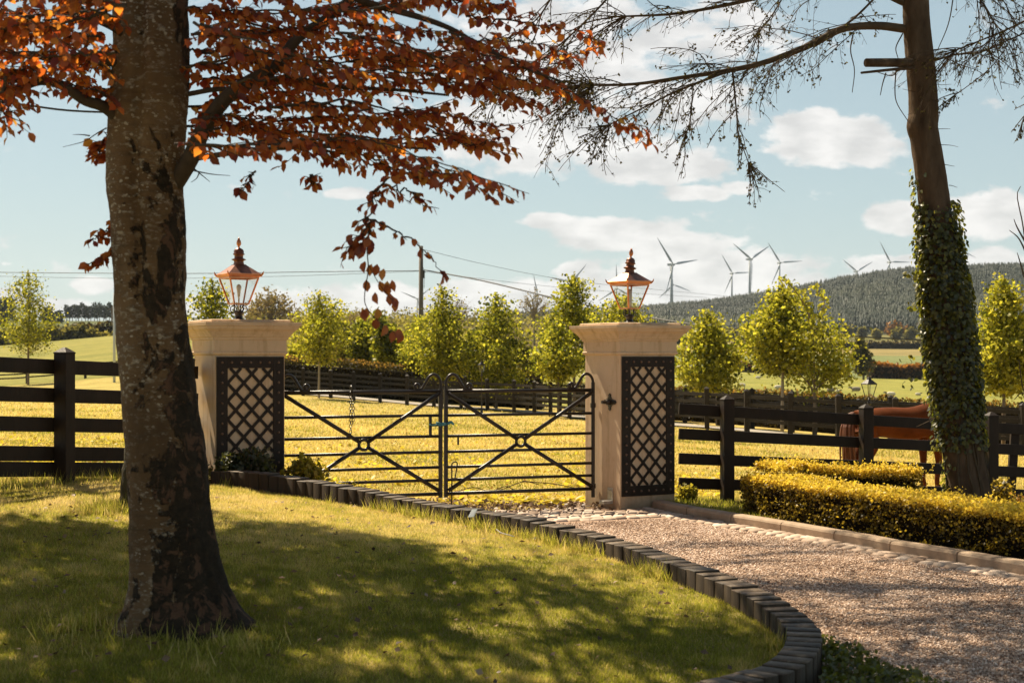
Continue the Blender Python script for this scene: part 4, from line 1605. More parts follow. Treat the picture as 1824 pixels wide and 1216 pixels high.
# long bare hanging twig with few leaves
bb.tube(spline([P(a, b, 6.8) for a, b in [(660, 395), (654, 440), (656, 480), (650, 520), (652, 545), (672, 570), (700, 590), (718, 600)]], 30), list(np.linspace(.0035, .0015, 30)), 5, cap=False)
bb.tube(spline([P(a, b, 6.8) for a, b in [(656, 470), (672, 500), (690, 525), (700, 535)]], 12), .0018, 4, cap=False)
for px, py in [(652, 498), (676, 500), (690, 500), (698, 498), (668, 520), (695, 522), (700, 528), (708, 535), (646, 550), (654, 548), (672, 548), (672, 566), (688, 578), (702, 588), (710, 585), (716, 592), (662, 470), (650, 465), (672, 470), (684, 478), (690, 505)]:
    LT.append(P(px, py, 6.8))
    LD.append(Vector((random.uniform(-.4, .4), random.uniform(-.4, .4), -1)).normalized())
    LN.append(Vector((random.gauss(0, .5), -1, random.gauss(0, .5))))
    LS.append(.062)
for pts in ([(190, 228), (172, 238), (150, 252), (112, 262)], [(160, 242), (146, 240), (130, 240)], [(345, 300), (362, 314), (374, 324)], [(340, 303), (375, 310), (410, 313)], [(355, 308), (350, 318), (340, 325)]):
    bb.tube(spline([P(a, b, 7.55) for a, b in pts], 8), list(np.linspace(.004, .0012, 8)), 4, cap=False)
n_view = len(LT)
# crown above and behind the frame (this is what shades the lawn): clumps of leaf sprays out along high limbs
cr_T, cr_D, cr_N, cr_S = [], [], [], []
SD = Vector((math.sin(SUN_AZ) * math.cos(SUN_EL), math.cos(SUN_AZ) * math.cos(SUN_EL), math.sin(SUN_EL)))
for k in range(60):
    az = k * 2.39996 + .3
    h0 = random.uniform(3.6, 7.0)
    ln = random.uniform(2.6, 6.4)
    p0 = Vector((-1.9, 7.7, BZ + h0))
    e = p0 + Vector((math.cos(az) * ln - .8, math.sin(az) * ln + 1.6, random.uniform(.2, 1.3)))
    pth = spline([p0, p0.lerp(e, .5) + Vector((0, 0, .45)), e], 18)
    good = [q for q in pth if q.z > EZ + (HY + 25) / F * q.y + .25 or q.y < 2.5]
    if len(good) >= 5:
        bb.tube(good, list(np.linspace(.045, .006, len(good))), 6, cap=False)
LAWN_LIT = [(-9, 11.9), (-4.6, 10.45), (-3.2, 10.15), (-2.6, 11.0), (-1.4, 10.55), (-.5, 9.95), (.2, 9.25), (.6, 8.5), (1.0, 8.0), (1.45, 7.7), (2.5, 7.0), (2.5, 20), (-9, 20)]
kk = 0
while kk < 6800:
    x, y = random.uniform(-5.2, 1.9), random.uniform(5.2, 12.8)
    if in_poly(np.array([x]), np.array([y]), LAWN_LIT)[0]:
        continue
    kk += 1
    gap = float(fbm(np.array([x * .62]), np.array([y]), 1.7, 57)[0])
    if gap > .575 + random.gauss(0, .025):
        continue
    h = random.uniform(4.6, 7.6)
    c = Vector((x, y, .1)) + SD * (h / SD.z)
    if c.z < EZ + (HY + 12) / F * c.y + .12:
        c = Vector((x, y, .1)) + SD * ((h + 2.2) / SD.z)
    if c.z < EZ + (HY + 12) / F * c.y + .12:
        continue
    for _ in range(5):
        cr_T.append(c + Vector((random.gauss(0, .12), random.gauss(0, .12), random.gauss(0, .07))))
        cr_D.append(Vector((random.gauss(0, 1), random.gauss(0, 1), random.uniform(-.9, .1))).normalized())
        cr_N.append(Vector((random.gauss(0, .5), random.gauss(0, .5), 1)))
        cr_S.append(random.uniform(.085, .14))
for k in range(620):
    q = LT[random.randrange(n_view)]
    if float(fbm(np.array([q.x * 1.3]), np.array([q.y * 1.3 + q.z]), 1.6, 58)[0]) > .56:
        continue
    c = None
    for t in (1.0, 1.4, 1.8, 2.3, 2.8, 3.4):
        c2 = q + SD * (t + random.uniform(-.2, .2))
        if c2.z > EZ + (HY + 14) / F * c2.y + .15:
            c = c2
            break
    if c is None:
        continue
    for _ in range(3):
        cr_T.append(c + Vector((random.gauss(0, .08), random.gauss(0, .08), random.gauss(0, .05))))
        cr_D.append(Vector((random.gauss(0, 1), random.gauss(0, 1), random.uniform(-.9, .1))).normalized())
        cr_N.append(Vector((random.gauss(0, .5), random.gauss(0, .5), 1)))
        cr_S.append(random.uniform(.07, .11))
aT = np.array([tuple(v) for v in LT + cr_T])
aD = np.array([tuple(v) for v in LD + cr_D])
aN = np.array([tuple(v) for v in LN + cr_N])
aS = np.array(LS + cr_S)
S3 = np.stack([aS * RNG.uniform(.85, 1.05, len(aS)), aS, aS * RNG.uniform(.4, 2.2, len(aS))], 1)
rv = np.clip(RNG.normal(.45, .25, len(aS)), 0, 1)
mass('crown', LEAF_V, LEAF_F, frames(aD, aN), aT, S3, M['beech_leaf'], beech, rnd=rv)
bb.build('branches', M['beech_branch'], beech, smooth=True)
print('beech leaves', n_view, len(aS))

# second, slimmer trunk hidden behind the beech
z2 = zl(-2.83, 10.8)
t2 = thing('tree', 'slimmer mossy trunk hidden behind the big beech, grass tuft at its foot', 'tree', (X_(252, 10.8), 10.8, z2))
mb = MB()
pts = spline([P(246, 915, 10.8), P(250, 850, 10.8), P(256, 740, 10.8), P(262, 500, 10.8), P(266, 0, 10.8), P(270, -420, 10.8)], 40)
rad_ = [.155 - .0020 * i + random.uniform(-.006, .006) + (.05 if i == 0 else (.02 if i == 1 else 0)) for i in range(40)]
mb.tube(pts, rad_, 18)
mb.build('trunk', M['mossy_bark'], t2, smooth=True)
tT, tD, tS = [], [], []
for k in range(900):
    c = pts[-1] + Vector((random.gauss(-.6, 1.3), random.gauss(.6, 1.3), random.uniform(-.4, 1.8)))
    if c.z < EZ + (HY + 20) / F * c.y + .2:
        continue
    for _ in range(3):
        tT.append(c + Vector((random.gauss(0, .1), random.gauss(0, .1), random.gauss(0, .06))))
        tD.append(Vector((random.gauss(0, 1), random.gauss(0, 1), random.uniform(-.8, .2))))
        tS.append(random.uniform(.08, .12))
mass('crown', QUAD_V, QUAD_F, frames(np.array([tuple(v) for v in tD]), rand_unit(len(tD)) * .5 + np.array([0, 0, 1])), np.array([tuple(v) for v in tT]), np.array(tS), M['beech_leaf'], t2)

# cable running in to the beech from the left
mb = MB()
mb.tube(spline([P(-60, 178, 8.2), P(20, 184, 8.1), P(110, 196, 8.0), P(180, 200, 7.9), P(215, 200, 7.7)], 20), .006, 5)
tag(mb.build('cable', M['wire']), 'thin dark cable running in from the left to the beech trunk', 'cable')

# ------------------------------------------------------------------ larch with ivy
LY = 13.4
larch = thing('larch_tree', 'leaning larch on the right with drooping bare twigs and an ivy-clad lower trunk', 'tree', (X_(1722, LY), LY, -.1))
lrows = [(-420, 1600, 34), (-200, 1618, 40), (0, 1631, 46), (60, 1634, 47), (130, 1641, 50), (200, 1645, 51), (225, 1643, 55), (250, 1648, 51), (330, 1660, 54), (400, 1669, 56), (500, 1681, 60), (600, 1692, 62), (700, 1703, 64), (800, 1716, 66), (860, 1724, 69), (900, 1730, 76), (940, 1734, 90), (975, 1736, 110)]
ps = [P(b, a, LY) for a, b, c in lrows]
pth = spline(ps, 120)
rad_s = np.interp(np.linspace(0, len(lrows) - 1, 120), np.arange(len(lrows)), [c / 2 / F * LY for a, b, c in lrows])
mb = MB()
mb.tube(pth, list(rad_s), 28)
v2 = []
for i, p in enumerate(mb.v):
    j = i // 28
    c = pth[j]
    a = (i % 28) / 28 * 2 * PI
    k = 1 + .10 * (fbm(np.array([a * 2]), np.array([p[2] * 3]), 1.8, 51)[0] - .5) + .05 * (vnoise(np.array([a * 6]), np.array([p[2] * 9]), 1.9, 52)[0] - .5)
    v2.append(tuple(c + (Vector(p) - c) * k))
mb.v = v2
mb.build('trunk', M['larch_bark'], larch, smooth=True)
LB = MB()        # limbs and twigs
nT, nD, nS = [], [], []


def larch_twig(p, d, length, r, depth, droop, tuft=.6):
    n = max(4, int(length / .07))
    pts = [Vector(p)]
    dd = Vector(d).normalized()
    q = Vector(p)
    for i in range(n):
        dd = (dd + Vector((random.gauss(0, .10), random.gauss(0, .10), random.gauss(0, .08) - droop * (.10 if depth else .05)))).normalized()
        q = q + dd * (length / n)
        pts.append(q.copy())
    LB.tube(pts, list(np.linspace(r, max(r * .45, .0014), n + 1)), 3 if depth > 0 else 5, cap=False)
    if depth < 2:
        s = .12 * length
        while s < length:
            i = min(int(s / length * n), n - 1)
            pd = (pts[i + 1] - pts[i]).normalized()
            sd = Vector((random.gauss(0, 1), random.gauss(0, 1), random.gauss(0, .5) - .25)).normalized()
            larch_twig(pts[i], pd * .8 + sd * .8, length * random.uniform(.22, .5) * (1.1 - .5 * s / length), r * .5, depth + 1, droop * 1.1, tuft)
            s += random.uniform(.05, .13) if depth == 0 else random.uniform(.06, .14)
    if depth >= 1:
        for i in range(1, n + 1):
            if random.random() < tuft * .34:
                for _ in range(random.randint(2, 4)):
                    nT.append(pts[i])
                    nD.append((dd + rand_v() * 1.1))
                    nS.append(random.uniform(.012, .028))


def rand_v():
    return Vector((random.gauss(0, 1), random.gauss(0, 1), random.gauss(0, 1))).normalized()


def larch_limb(pts, Ys, r0, r1, ntw, tl, droop=.8, tuft=.6, start=.2, dirs=None):
    pp = spline([P(a, b, y) for (a, b), y in zip(pts, Ys)], 40)
    LB.tube(pp, list(np.linspace(r0, r1, 40)), 9, cap=False)
    for k in range(int(ntw * 1.75)):
        t = start + (1 - start) * (k + random.random()) / ntw
        i = min(int(t * 39), 38)
        d = (pp[i + 1] - pp[i]).normalized()
        sd = Vector((random.gauss(0, .25), random.choice((-1, 1)) * random.uniform(.2, 1), random.uniform(-.7, .5)))
        larch_twig(pp[i], d * random.uniform(.5, 1.1) + sd, tl * random.uniform(.5, 1.25), .0055, 0, droop, tuft)
    larch_twig(pp[-1], pp[-1] - pp[-2], tl, r1, 0, droop, tuft)


larch_limb([(1615, 52), (1560, 46), (1500, 52), (1440, 82), (1360, 112), (1290, 127), (1216, 138), (1130, 150), (1040, 152)], [13.4, 13.3, 13.2, 13.1, 13.0, 12.9, 12.8, 12.7, 12.6], .042, .010, 34, .85, .75, .6, .15)
larch_limb([(1300, 126), (1250, 145), (1200, 165), (1140, 195), (1080, 225)], [12.9, 12.8, 12.8, 12.7, 12.6], .014, .005, 9, .6, .6, .7)
larch_limb([(1305, 128), (1308, 160), (1312, 200), (1316, 240), (1335, 295)], [12.9, 12.85, 12.8, 12.8, 12.8], .010, .004, 11, .38, .9, .8, .1)
larch_limb([(1235, 150), (1232, 185), (1228, 220), (1222, 240)], [12.8, 12.8, 12.8, 12.8], .006, .003, 6, .35, .9, .6)
larch_limb([(1610, 5), (1560, -15), (1480, -25), (1380, -10), (1290, 10), (1200, 25), (1100, 30)], [13.4, 13.3, 13.2, 13.2, 13.1, 13, 13], .035, .008, 15, .75, .9, .4, .15)
larch_limb([(1500, 50), (1530, 25), (1560, -5)], [13.2, 13.2, 13.2], .012, .010, 3, .5, .8, .5)
larch_limb([(1000, -40), (980, 0), (950, 40), (900, 70)], [13, 13, 13, 13], .010, .004, 7, .55, .8, .6)
larch_limb([(1120, -50), (1080, 0), (1020, 60), (960, 110), (900, 150)], [13.2, 13.1, 13, 13, 13], .012, .004, 12, .6, .8, .6)
larch_limb([(1420, -50), (1380, 20), (1350, 60)], [14.2, 14.1, 14], .010, .004, 6, .6, .9, .5)
# right side
larch_limb([(1650, -60), (1720, -40), (1780, -20), (1860, -10)], [13.4, 13.6, 13.8, 14], .03, .012, 16, .75, 1.1, .25, .1)
larch_limb([(1660, 110), (1700, 98), (1750, 92), (1800, 70), (1860, 45)], [13.4, 13.4, 13.3, 13.2, 13.2], .010, .006, 10, .5, 1.0, .4, .15)
larch_limb([(1860, 20), (1800, 50), (1740, 75), (1700, 90)], [13, 13, 13, 13], .012, .004, 12, .6, 1.0, .3)
larch_limb([(1700, -60), (1740, -10), (1770, 40)], [13.0, 13.0, 13.0], .012, .004, 7, .7, 1.1, .3)
larch_limb([(1790, 90), (1760, 125), (1715, 160), (1700, 170)], [13.2, 13.2, 13.2, 13.2], .005, .003, 4, .25, .9, .8)
larch_limb([(1850, 130), (1835, 175), (1822, 215)], [13.2, 13.2, 13.2], .006, .003, 5, .25, .9, .5)
# hanging bare stems by the trunk
for pts in ([(1608, 60), (1596, 85), (1600, 105)], [(1596, 125), (1594, 160), (1598, 185), (1618, 217)], [(1520, 58), (1515, 90), (1522, 125), (1518, 165)], [(1578, 130), (1572, 150), (1568, 170)], [(1600, 125), (1588, 135), (1560, 128)], [(1700, -20), (1690, 40), (1670, 90)]):
    LB.tube(spline([P(a, b, 13.3) for a, b in pts], 14), list(np.linspace(.007, .0035, 14)), 5, cap=False)
# bare side twigs of the trunk
for px, py, s_ in [(1668, 230, 1), (1672, 258, 1), (1682, 293, 1), (1690, 330, 1), (1642, 245, -1), (1660, 180, 1), (1636, 165, -1), (1637, 200, -1), (1662, 150, 1)]:
    larch_twig(P(px, py, 13.3), Vector((s_, random.uniform(-.5, .5), random.uniform(-.2, .3))), random.uniform(.08, .2), .004, 2, .2, 0)
# the limbs above the frame, whose thin shadows streak the drive
for k in range(30):
    az = k * 2.39996
    h0 = random.uniform(5.5, 8.2)
    base_p = Vector((X_(1600, LY), LY, h0))
    ln = random.uniform(2.0, 5.2)
    e = base_p + Vector((math.cos(az) * ln - 1.2, math.sin(az) * ln * .7, random.uniform(-.4, .6)))
    pp = spline([base_p, base_p.lerp(e, .5) + Vector((0, 0, .4)), e], 14)
    pp = [q for q in pp if q.z > EZ + (HY + 20) / F * q.y + .5]
    if len(pp) < 5:
        continue
    LB.tube(pp, list(np.linspace(.04, .008, len(pp))), 5, cap=False)
    for q in pp[2:]:
        for _ in range(3):
            d = Vector((random.gauss(0, 1), random.gauss(0, 1), random.uniform(-.3, .3)))
            larch_twig(q, d, random.uniform(.4, .8), .009, 1, .35, .5)
kk = 0
while kk < 1150:
    x, y = random.uniform(1.4, 4.6), random.uniform(6.3, 12.6)
    kk += 1
    if float(fbm(np.array([x * .45]), np.array([y * 1.5]), 1.2, 59)[0]) > .5 + random.gauss(0, .04):
        continue
    h = random.uniform(5.0, 7.4)
    c = Vector((x, y, ZD)) + SD * (h / SD.z)
    if c.z < EZ + (HY + 20) / F * c.y + .6:
        continue
    d = Vector((random.gauss(1, .5), random.gauss(-.1, .5), random.uniform(-.25, .2)))
    larch_twig(c - d.normalized() * .4, d, random.uniform(.6, 1.1), .015, 1, .25, .9)
LB.build('branches', M['twig'], larch, smooth=True)
mass('needle_tufts', QUAD_V, QUAD_F, frames(np.array([tuple(v) for v in nD]), rand_unit(len(nD))), np.array([tuple(v) for v in nT]), np.array(nS), M['larch_tuft'], larch)
print('larch tufts', len(nT), 'twig faces', len(LB.f))
mb = MB()
mb.tube([P(1640, 113, 13.4), P(1600, 112, 13.25), P(1543, 112, 13.1)], [.046, .042, .040], 12)
mb.build('broken_stub', M['larch_bark'], larch, smooth=False)
mb = MB()
mb.tube([P(1640, 120, 13.35), P(1590, 124, 13.2), P(1534, 130, 13.05)], [.02, .014, .011], 8)
mb.build('broken_stub', M['larch_bark'], larch, smooth=False)

# ivy on the larch
ivy = thing('ivy', 'dark glossy ivy climbing the larch trunk, sunlit yellow on its left edge', 'climbing plant', (X_(1722, LY), LY - .05, .2))
iT, iD, iN, iS, iR = [], [], [], [], []


def ivy_add(py, a, off, size):
    t = np.interp(py, [r[0] for r in lrows], np.arange(len(lrows))) / (len(lrows) - 1) * 119
    j = min(int(t), 118)
    c = pth[j].lerp(pth[j + 1], t - j)
    r = rad_s[j] + off
    nrm = Vector((math.cos(a), math.sin(a), 0))
    iT.append(c + nrm * r)
    tang = Vector((-nrm.y, nrm.x, 0))
    iD.append((Vector((0, 0, -1)) * random.uniform(.3, 1) + tang * random.gauss(0, .6) + nrm * random.uniform(.1, .7)))
    iN.append(nrm * random.uniform(.5, 1.2) + Vector((random.gauss(0, .35), random.gauss(0, .35), random.gauss(.3, .3))))
    iS.append(size)


for k in range(8500):
    py = random.uniform(365, 800)
    a = random.uniform(0, 2 * PI)
    env = min(1, (py - 360) / 90) if py < 450 else (1 if py < 720 else max(.0, 1 - (py - 720) / 95))
    # left side reaches lower and higher
    if math.cos(a) < -.45:
        env = max(env, .55 if 330 < py < 900 else 0)
    if random.random() > env:
        continue
    th = .02 + .085 * min(1, (py - 355) / 160) * (1 if py < 680 else max(.25, 1 - (py - 680) / 170))
    ivy_add(py, a, th * .8 * random.random() ** .6 + .008, random.uniform(.030, .056))
for k in range(420):
    py = random.uniform(300, 905)
    ivy_add(py, PI + random.gauss(0, .28), random.uniform(.01, .05 if py < 420 or py > 800 else .12), random.uniform(.035, .062))
for k in range(260):
    py = random.uniform(355, 460)
    ivy_add(py, random.gauss(0, .3), random.uniform(.0, .10), random.uniform(.035, .055))
for (px, py, n_) in [(1620, 487, 16), (1612, 680, 8), (1608, 640, 6), (1626, 540, 14)]:
    for _ in range(n_):
        iT.append(P(px + random.uniform(-8, 18), py + random.uniform(-10, 10), LY - .1))
        iD.append(Vector((random.gauss(0, .6), random.gauss(0, .6), -.8)))
        iN.append(rand_v())
        iS.append(random.uniform(.04, .06))
rv = np.clip(RNG.normal(.52, .25, len(iT)), 0, 1)
px_l = np.array([v.x for v in iT])
mass('leaves', LEAF_V, LEAF_F, frames(np.array([tuple(v) for v in iD]), np.array([tuple(v) for v in iN])), np.array([tuple(v) for v in iT]),
     np.stack([np.array(iS) * 1.15, np.array(iS), np.array(iS)], 1), M['ivy_leaf'], ivy, rnd=rv)
mb = MB()
for k in range(9):
    a0 = random.uniform(0, 2 * PI)
    pts = []
    for py in range(930, 380, -30):
        t = np.interp(py, [r[0] for r in lrows], np.arange(len(lrows))) / (len(lrows) - 1) * 119
        j = min(int(t), 118)
        a0 += random.gauss(0, .12)
        pts.append(pth[j] + Vector((math.cos(a0), math.sin(a0), 0)) * (rad_s[j] + .008))
    mb.tube(pts, list(np.linspace(.012, .005, len(pts))), 5)
mb.build('stems', M['stem'], ivy)
mb = MB()
bp = spline([P(1665, 745, 13.2), P(1650, 752, 13.0), P(1632, 760, 12.9)], 8)
mb.tube(bp, list(np.linspace(.008, .003, 8)), 5)
mb.build('stems', M['twig'], ivy)

# ------------------------------------------------------------------ background trees


def leaf_cloud(pts, sizes, mat, parent, name='crown', rmean=.5, rsd=.25, up=.3, rnd=None):
    n = len(pts)
    d = RNG.normal(size=(n, 3)) + np.array([0, 0, -.25])
    nn = RNG.normal(size=(n, 3)) * .8 + np.array([0, 0, up])
    return mass(name, QUAD_V, QUAD_F, frames(d, nn), np.asarray(pts), np.asarray(sizes), mat, parent, rnd=np.clip(RNG.normal(rmean, rsd, n), 0, 1) if rnd is None else rnd)


def lime_tree(label, px, Y, top, bot, width, n=3600, lean=0, pale=False, leaf=.108, mat='lime_leaf', fork=False, bare_top=0, seed=1, rmean=.5):
    rs = random.Random(seed * 77 + int(px))
    n = int(n * 1.45)
    leaf = min(leaf, .135)
    X = X_(px, Y)
    z0 = g1(X, Y)
    zt, zb_ = Z_(top, Y), Z_(bot, Y)
    Rm = width * 1.14 / 2 / F * Y
    H = zt - zb_
    root = thing('lime_tree', label, 'tree', (X, Y, z0), 0, 'young trees along the paddock')
    mt = MB()
    top_x = X + lean / F * Y
    tr = spline([Vector((X, Y, z0 - .1)), Vector((X + .02, Y, zb_)), Vector(((X + top_x) / 2 + .04, Y + .05, (zb_ + zt) / 2)), Vector((top_x, Y, zt - .05))], 24)
    r0 = .0105 * (zt - z0) + .012
    mt.tube(tr, list(np.linspace(r0, .008, 24)), 7)
    pts, sz = [], []
    nb = 42
    clumps = []
    asym, asym_a = rs.uniform(.0, .34), rs.uniform(0, 6.28)
    bs_, tp_, gp_ = rs.uniform(.40, .80), rs.uniform(.62, 1.12), rs.uniform(.04, .22)
    for k in range(nb):
        t = (k + .5) / nb
        hz = zb_ - .02 * H + t * H * .93
        prof_ = min(1.0, bs_ + t * 2.3) * (1 - t) ** tp_ + .055
        az = k * 2.39996 + rs.uniform(-.4, .4)
        ln = Rm * prof_ * rs.uniform(.55, 1.28) * (1 + asym * math.cos(az - asym_a))
        if rs.random() < gp_:
            continue
        i = min(int((hz - z0) / (zt - z0) * 23), 22)
        b0 = tr[max(i, 0)].copy()
        b0.z = hz - .30 * ln
        e = Vector((b0.x + math.cos(az) * ln, b0.y + math.sin(az) * ln, hz + .28 * ln))
        mid_ = b0.lerp(e, .55) + Vector((0, 0, -.05 * ln))
        bp_ = spline([b0, mid_, e], 7)
        mt.tube(bp_, list(np.linspace(max(.012, r0 * .35 * (1 - t)), .004, 7)), 4, cap=False)
        clumps.append((bp_, ln))
    tot = sum(c[1] for c in clumps)
    for bp_, ln in clumps:
        m_ = int(n * 1.2 * ln / tot)
        for _ in range(m_):
            u = rs.choice((.30, .48, .66, .84, 1.0)) + rs.gauss(0, .075)
            i = min(int(u * 6), 5)
            p = bp_[i].lerp(bp_[i + 1], min(1.15, u * 6 - i))
            sp_ = .07 + .13 * Rm
            pts.append((p.x + rs.gauss(0, sp_), p.y + rs.gauss(0, sp_), p.z + rs.gauss(0, sp_ * .62)))
            sz.append(leaf * rs.choice((.7, .9, 1.1, 1.55)))
    for _ in range(int(n * .12)):
        u = rs.random()
        i = 8 + int(u * 15)
        p = tr[min(i, 23)]
        w = .05 + .16 * Rm * (1 - u)
        pts.append((p.x + rs.gauss(0, w), p.y + rs.gauss(0, w), p.z + rs.gauss(0, .10)))
        sz.append(leaf * rs.uniform(.6, 1.1))
    mt.build('trunk', M['bark_pale'] if pale else M['bark_young'], root, smooth=True)
    leaf_cloud(pts, sz, M[mat], root, rmean=rmean + .02 + rs.uniform(-.09, .07), rsd=.30)
    return root


lime_tree('slender young tree with a thin pointed top, far left above the fence post', 50, 100, 478, 618, 104, 3000, seed=1, leaf=.20, rmean=.40)
lime_tree('sparse young tree showing behind the left copper lantern', 378, 72, 490, 600, 100, 1500, seed=2, leaf=.15, rmean=.42)
lime_tree('round-headed young tree just right of the left gate pillar', 568, 68, 516, 640, 104, 3600, pale=True, seed=3)
lime_tree('broad young tree beside the utility pole', 787, 64, 502, 668, 116, 4600, seed=4)
lime_tree('young tree on a pale stem between utility pole and hedge', 746, 71, 560, 655, 86, 2300, pale=True, seed=5)
lime_tree('leafy young tree behind the small lamp post left of the right pillar', 884, 63, 518, 690, 122, 5000, seed=6)
lime_tree('tall spired young tree just left of the right gate pillar', 1022, 61, 482, 652, 104, 4300, seed=7)
lime_tree('low young tree in front of the spired one, sheep seen under it', 994, 56, 566, 672, 92, 2600, seed=8)
lime_tree('young tree showing on both sides of the right copper lantern', 1112, 57, 520, 640, 130, 3600, seed=9, rmean=.62)
lime_tree('low cone-shaped young tree right beside the right pillar', 1260, 51, 548, 688, 108, 4200, seed=10, rmean=.62)
lime_tree('tallest young tree right of the right pillar on a pale stem', 1393, 47.5, 502, 658, 124, 5000, pale=True, seed=11, rmean=.62)
lime_tree('young tree at the right edge behind the ivy-clad larch', 1787, 43, 484, 690, 118, 5200, seed=13, rmean=.6)

# forked tree with stray shoots
X, Y = X_(1451, 46.5), 46.5
z0 = g1(X, Y)
root = thing('young_tree', 'wide forking young tree with stray bare shoots above, beside the tallest pale-stemmed tree', 'tree', (X, Y, z0))
mt = MB()
pts, sz = [], []
forks = [[(1452, 790), (1452, 720), (1445, 690), (1428, 670), (1408, 662)], [(1452, 720), (1455, 690), (1470, 668), (1490, 640), (1502, 615)], [(1452, 715), (1451, 680), (1450, 640), (1448, 600), (1440, 570)], [(1451, 690), (1462, 650), (1478, 610), (1480, 585)], [(1451, 690), (1440, 650), (1428, 620), (1420, 600)],
         [(1448, 600), (1440, 560), (1425, 530), (1405, 505), (1390, 498)], [(1448, 605), (1446, 570), (1436, 540), (1430, 515)], [(1450, 600), (1462, 565), (1468, 535), (1450, 508)], [(1455, 690), (1480, 670), (1500, 655)]]
for i, fk in enumerate(forks):
    pp = spline([P(a, b, Y + (0 if i == 0 else math.sin(i * 2.4) * .5 * (j / len(fk)))) for j, (a, b) in enumerate(fk)], 14)
    mt.tube(pp, list(np.linspace(.07 if i == 0 else .035, .008, 14)), 6, cap=False)
    sparse = 5 <= i <= 7
    for _ in range(120 if sparse else 470):
        if i == 0 and random.random() < .5:
            continue
        u = random.uniform(.35, 1.05) if not sparse else random.choice((.35, .55, .75, .98)) + random.gauss(0, .05)
        k = min(max(int(u * 13), 0), 12)
        p = pp[k].lerp(pp[k + 1], 0.5)
        w = .10 if sparse else .30
        pts.append((p.x + random.gauss(0, w), p.y + random.gauss(0, w * 1.3), p.z + random.gauss(0, w * .8)))
        sz.append(random.uniform(.09, .16))
mt.tube([Vector((X, Y, z0 - .1)), P(1452, 730, Y), P(1452, 700, Y)], [.085, .07, .055], 8)
mt.build('trunk', M['bark_young'], root, smooth=True)
leaf_cloud(pts, sz, M['lime_leaf'], root, rmean=.64)


def bush(name, label, cat, px, Y, top, base, width, n, leaf, mat='far_leaf', group=None, rmean=.45, lumps=9, seed=0, stem=True, wood='bark_grey', fill=.35):
    rs = np.random.default_rng(seed + int(px) * 3 + int(Y))
    X = X_(px, Y)
    zb_ = min(Z_(base, Y), g1(X, Y) + .3)
    zt = Z_(top, Y)
    R_ = width / 2 / F * Y
    H = max(zt - zb_, .3)
    root = thing(name, label, cat, (X, Y, zb_), 0, group)
    c = []
    for k in range(lumps):
        a = rs.uniform(0, 2 * PI)
        rr = rs.uniform(.15, .62)
        h = rs.uniform(.32, .74) if k else .66
        if k == 0:
            rr = .1
        c.append((X + math.cos(a) * rr * R_, Y + math.sin(a) * rr * R_ * .7, zb_ + h * H, R_ * rs.uniform(.34, .52), H * rs.uniform(.24, .34)))
    each = n // lumps
    P_ = []
    for cx, cy, cz, a, b_ in c:
        v = norm(rs.normal(size=(each, 3))) * (rs.random((each, 1)) ** fill)
        P_.append(np.array([cx, cy, cz]) + v * np.array([a, a * .85, b_]))
    P_ = np.concatenate(P_)
    P_ = P_[P_[:, 2] > zb_ - .1]
    leaf_cloud(P_, leaf * rs.uniform(.6, 1.25, len(P_)), M[mat], root, rmean=rmean)
    if stem:
        mt = MB()
        mt.tube([Vector((X, Y, zb_ - .3)), Vector((X + .02 * H, Y, zb_ + .3 * H)), Vector((X, Y, zb_ + .6 * H))], [.03 * H, .022 * H, .01 * H], 6)
        for cx, cy, cz, a, b_ in c:
            mt.tube([Vector((X, Y, zb_ + .22 * H)), Vector((cx, cy, cz))], [.016 * H, .005 * H], 4, cap=False)
        mt.build('trunk', M[wood], root)
    return root


def bare_tree(label, px, Y, top, base, width, n=46, leaf=.5, nl=500, seed=1):
    rs = random.Random(seed)
    X = X_(px, Y)
    z0 = min(g1(X, Y), Z_(base, Y))
    zt = Z_(top, Y)
    R_ = width / 2 / F * Y
    H = zt - Z_(base, Y)
    zb_ = Z_(base, Y)
    root = thing('bare_tree', label, 'tree', (X, Y, z0))
    mt = MB()
    mt.tube([Vector((X, Y, z0 - .2)), Vector((X, Y, zb_ + .35 * H))], [.035 * H, .02 * H], 7)
    ends = []
    for k in range(n):
        a = k * 2.4
        r = R_ * math.sqrt((k + .5) / n) * rs.uniform(.8, 1.1)
        e = Vector((X + math.cos(a) * r, Y + math.sin(a) * r, zb_ + H * (1 - .55 * (r / R_) ** 2) * rs.uniform(.86, 1.0)))
        s_ = Vector((X, Y, zb_ + H * rs.uniform(.15, .4)))
        mt.tube(spline([s_, s_.lerp(e, .5) + Vector((0, 0, .05 * H)), e], 6), list(np.linspace(.012 * H, .003 * H, 6)), 4, cap=False)
        for _ in range(4):
            q = s_.lerp(e, rs.uniform(.5, .9))
            e2 = q + (e - s_) * .3 + Vector((rs.gauss(0, .09), rs.gauss(0, .09), rs.gauss(.03, .07))) * H
            mt.tube([q, e2], [.005 * H, .002 * H], 3, cap=False)
            ends.append(e2)
        ends.append(e)
    mt.build('trunk', M['bark_grey'], root)
    pts = []
    for _ in range(nl):
        q = rs.choice(ends)
        pts.append((q.x + rs.gauss(0, .05 * H), q.y + rs.gauss(0, .05 * H), q.z + rs.gauss(0, .045 * H)))
    leaf_cloud(pts, [leaf * rs.uniform(.5, 1.2) for _ in pts], M['bare_leaf'], root)
    return root


bare_tree('bare-branched round tree on the skyline left of the right pillar', 952, 290, 524, 580, 66, 40, .45, 320, seed=3)
bare_tree('bare tree peeping over behind the broad young tree', 815, 300, 534, 590, 60, 40, .40, 260, seed=4)
bare_tree('wide brown budding tree between the left lantern and the round-headed tree', 482, 260, 528, 600, 92, 60, .6, 1500, seed=5)
bare_tree('small bare tree behind the dark bushes', 640, 240, 556, 606, 56, 36, .5, 420, seed=6)

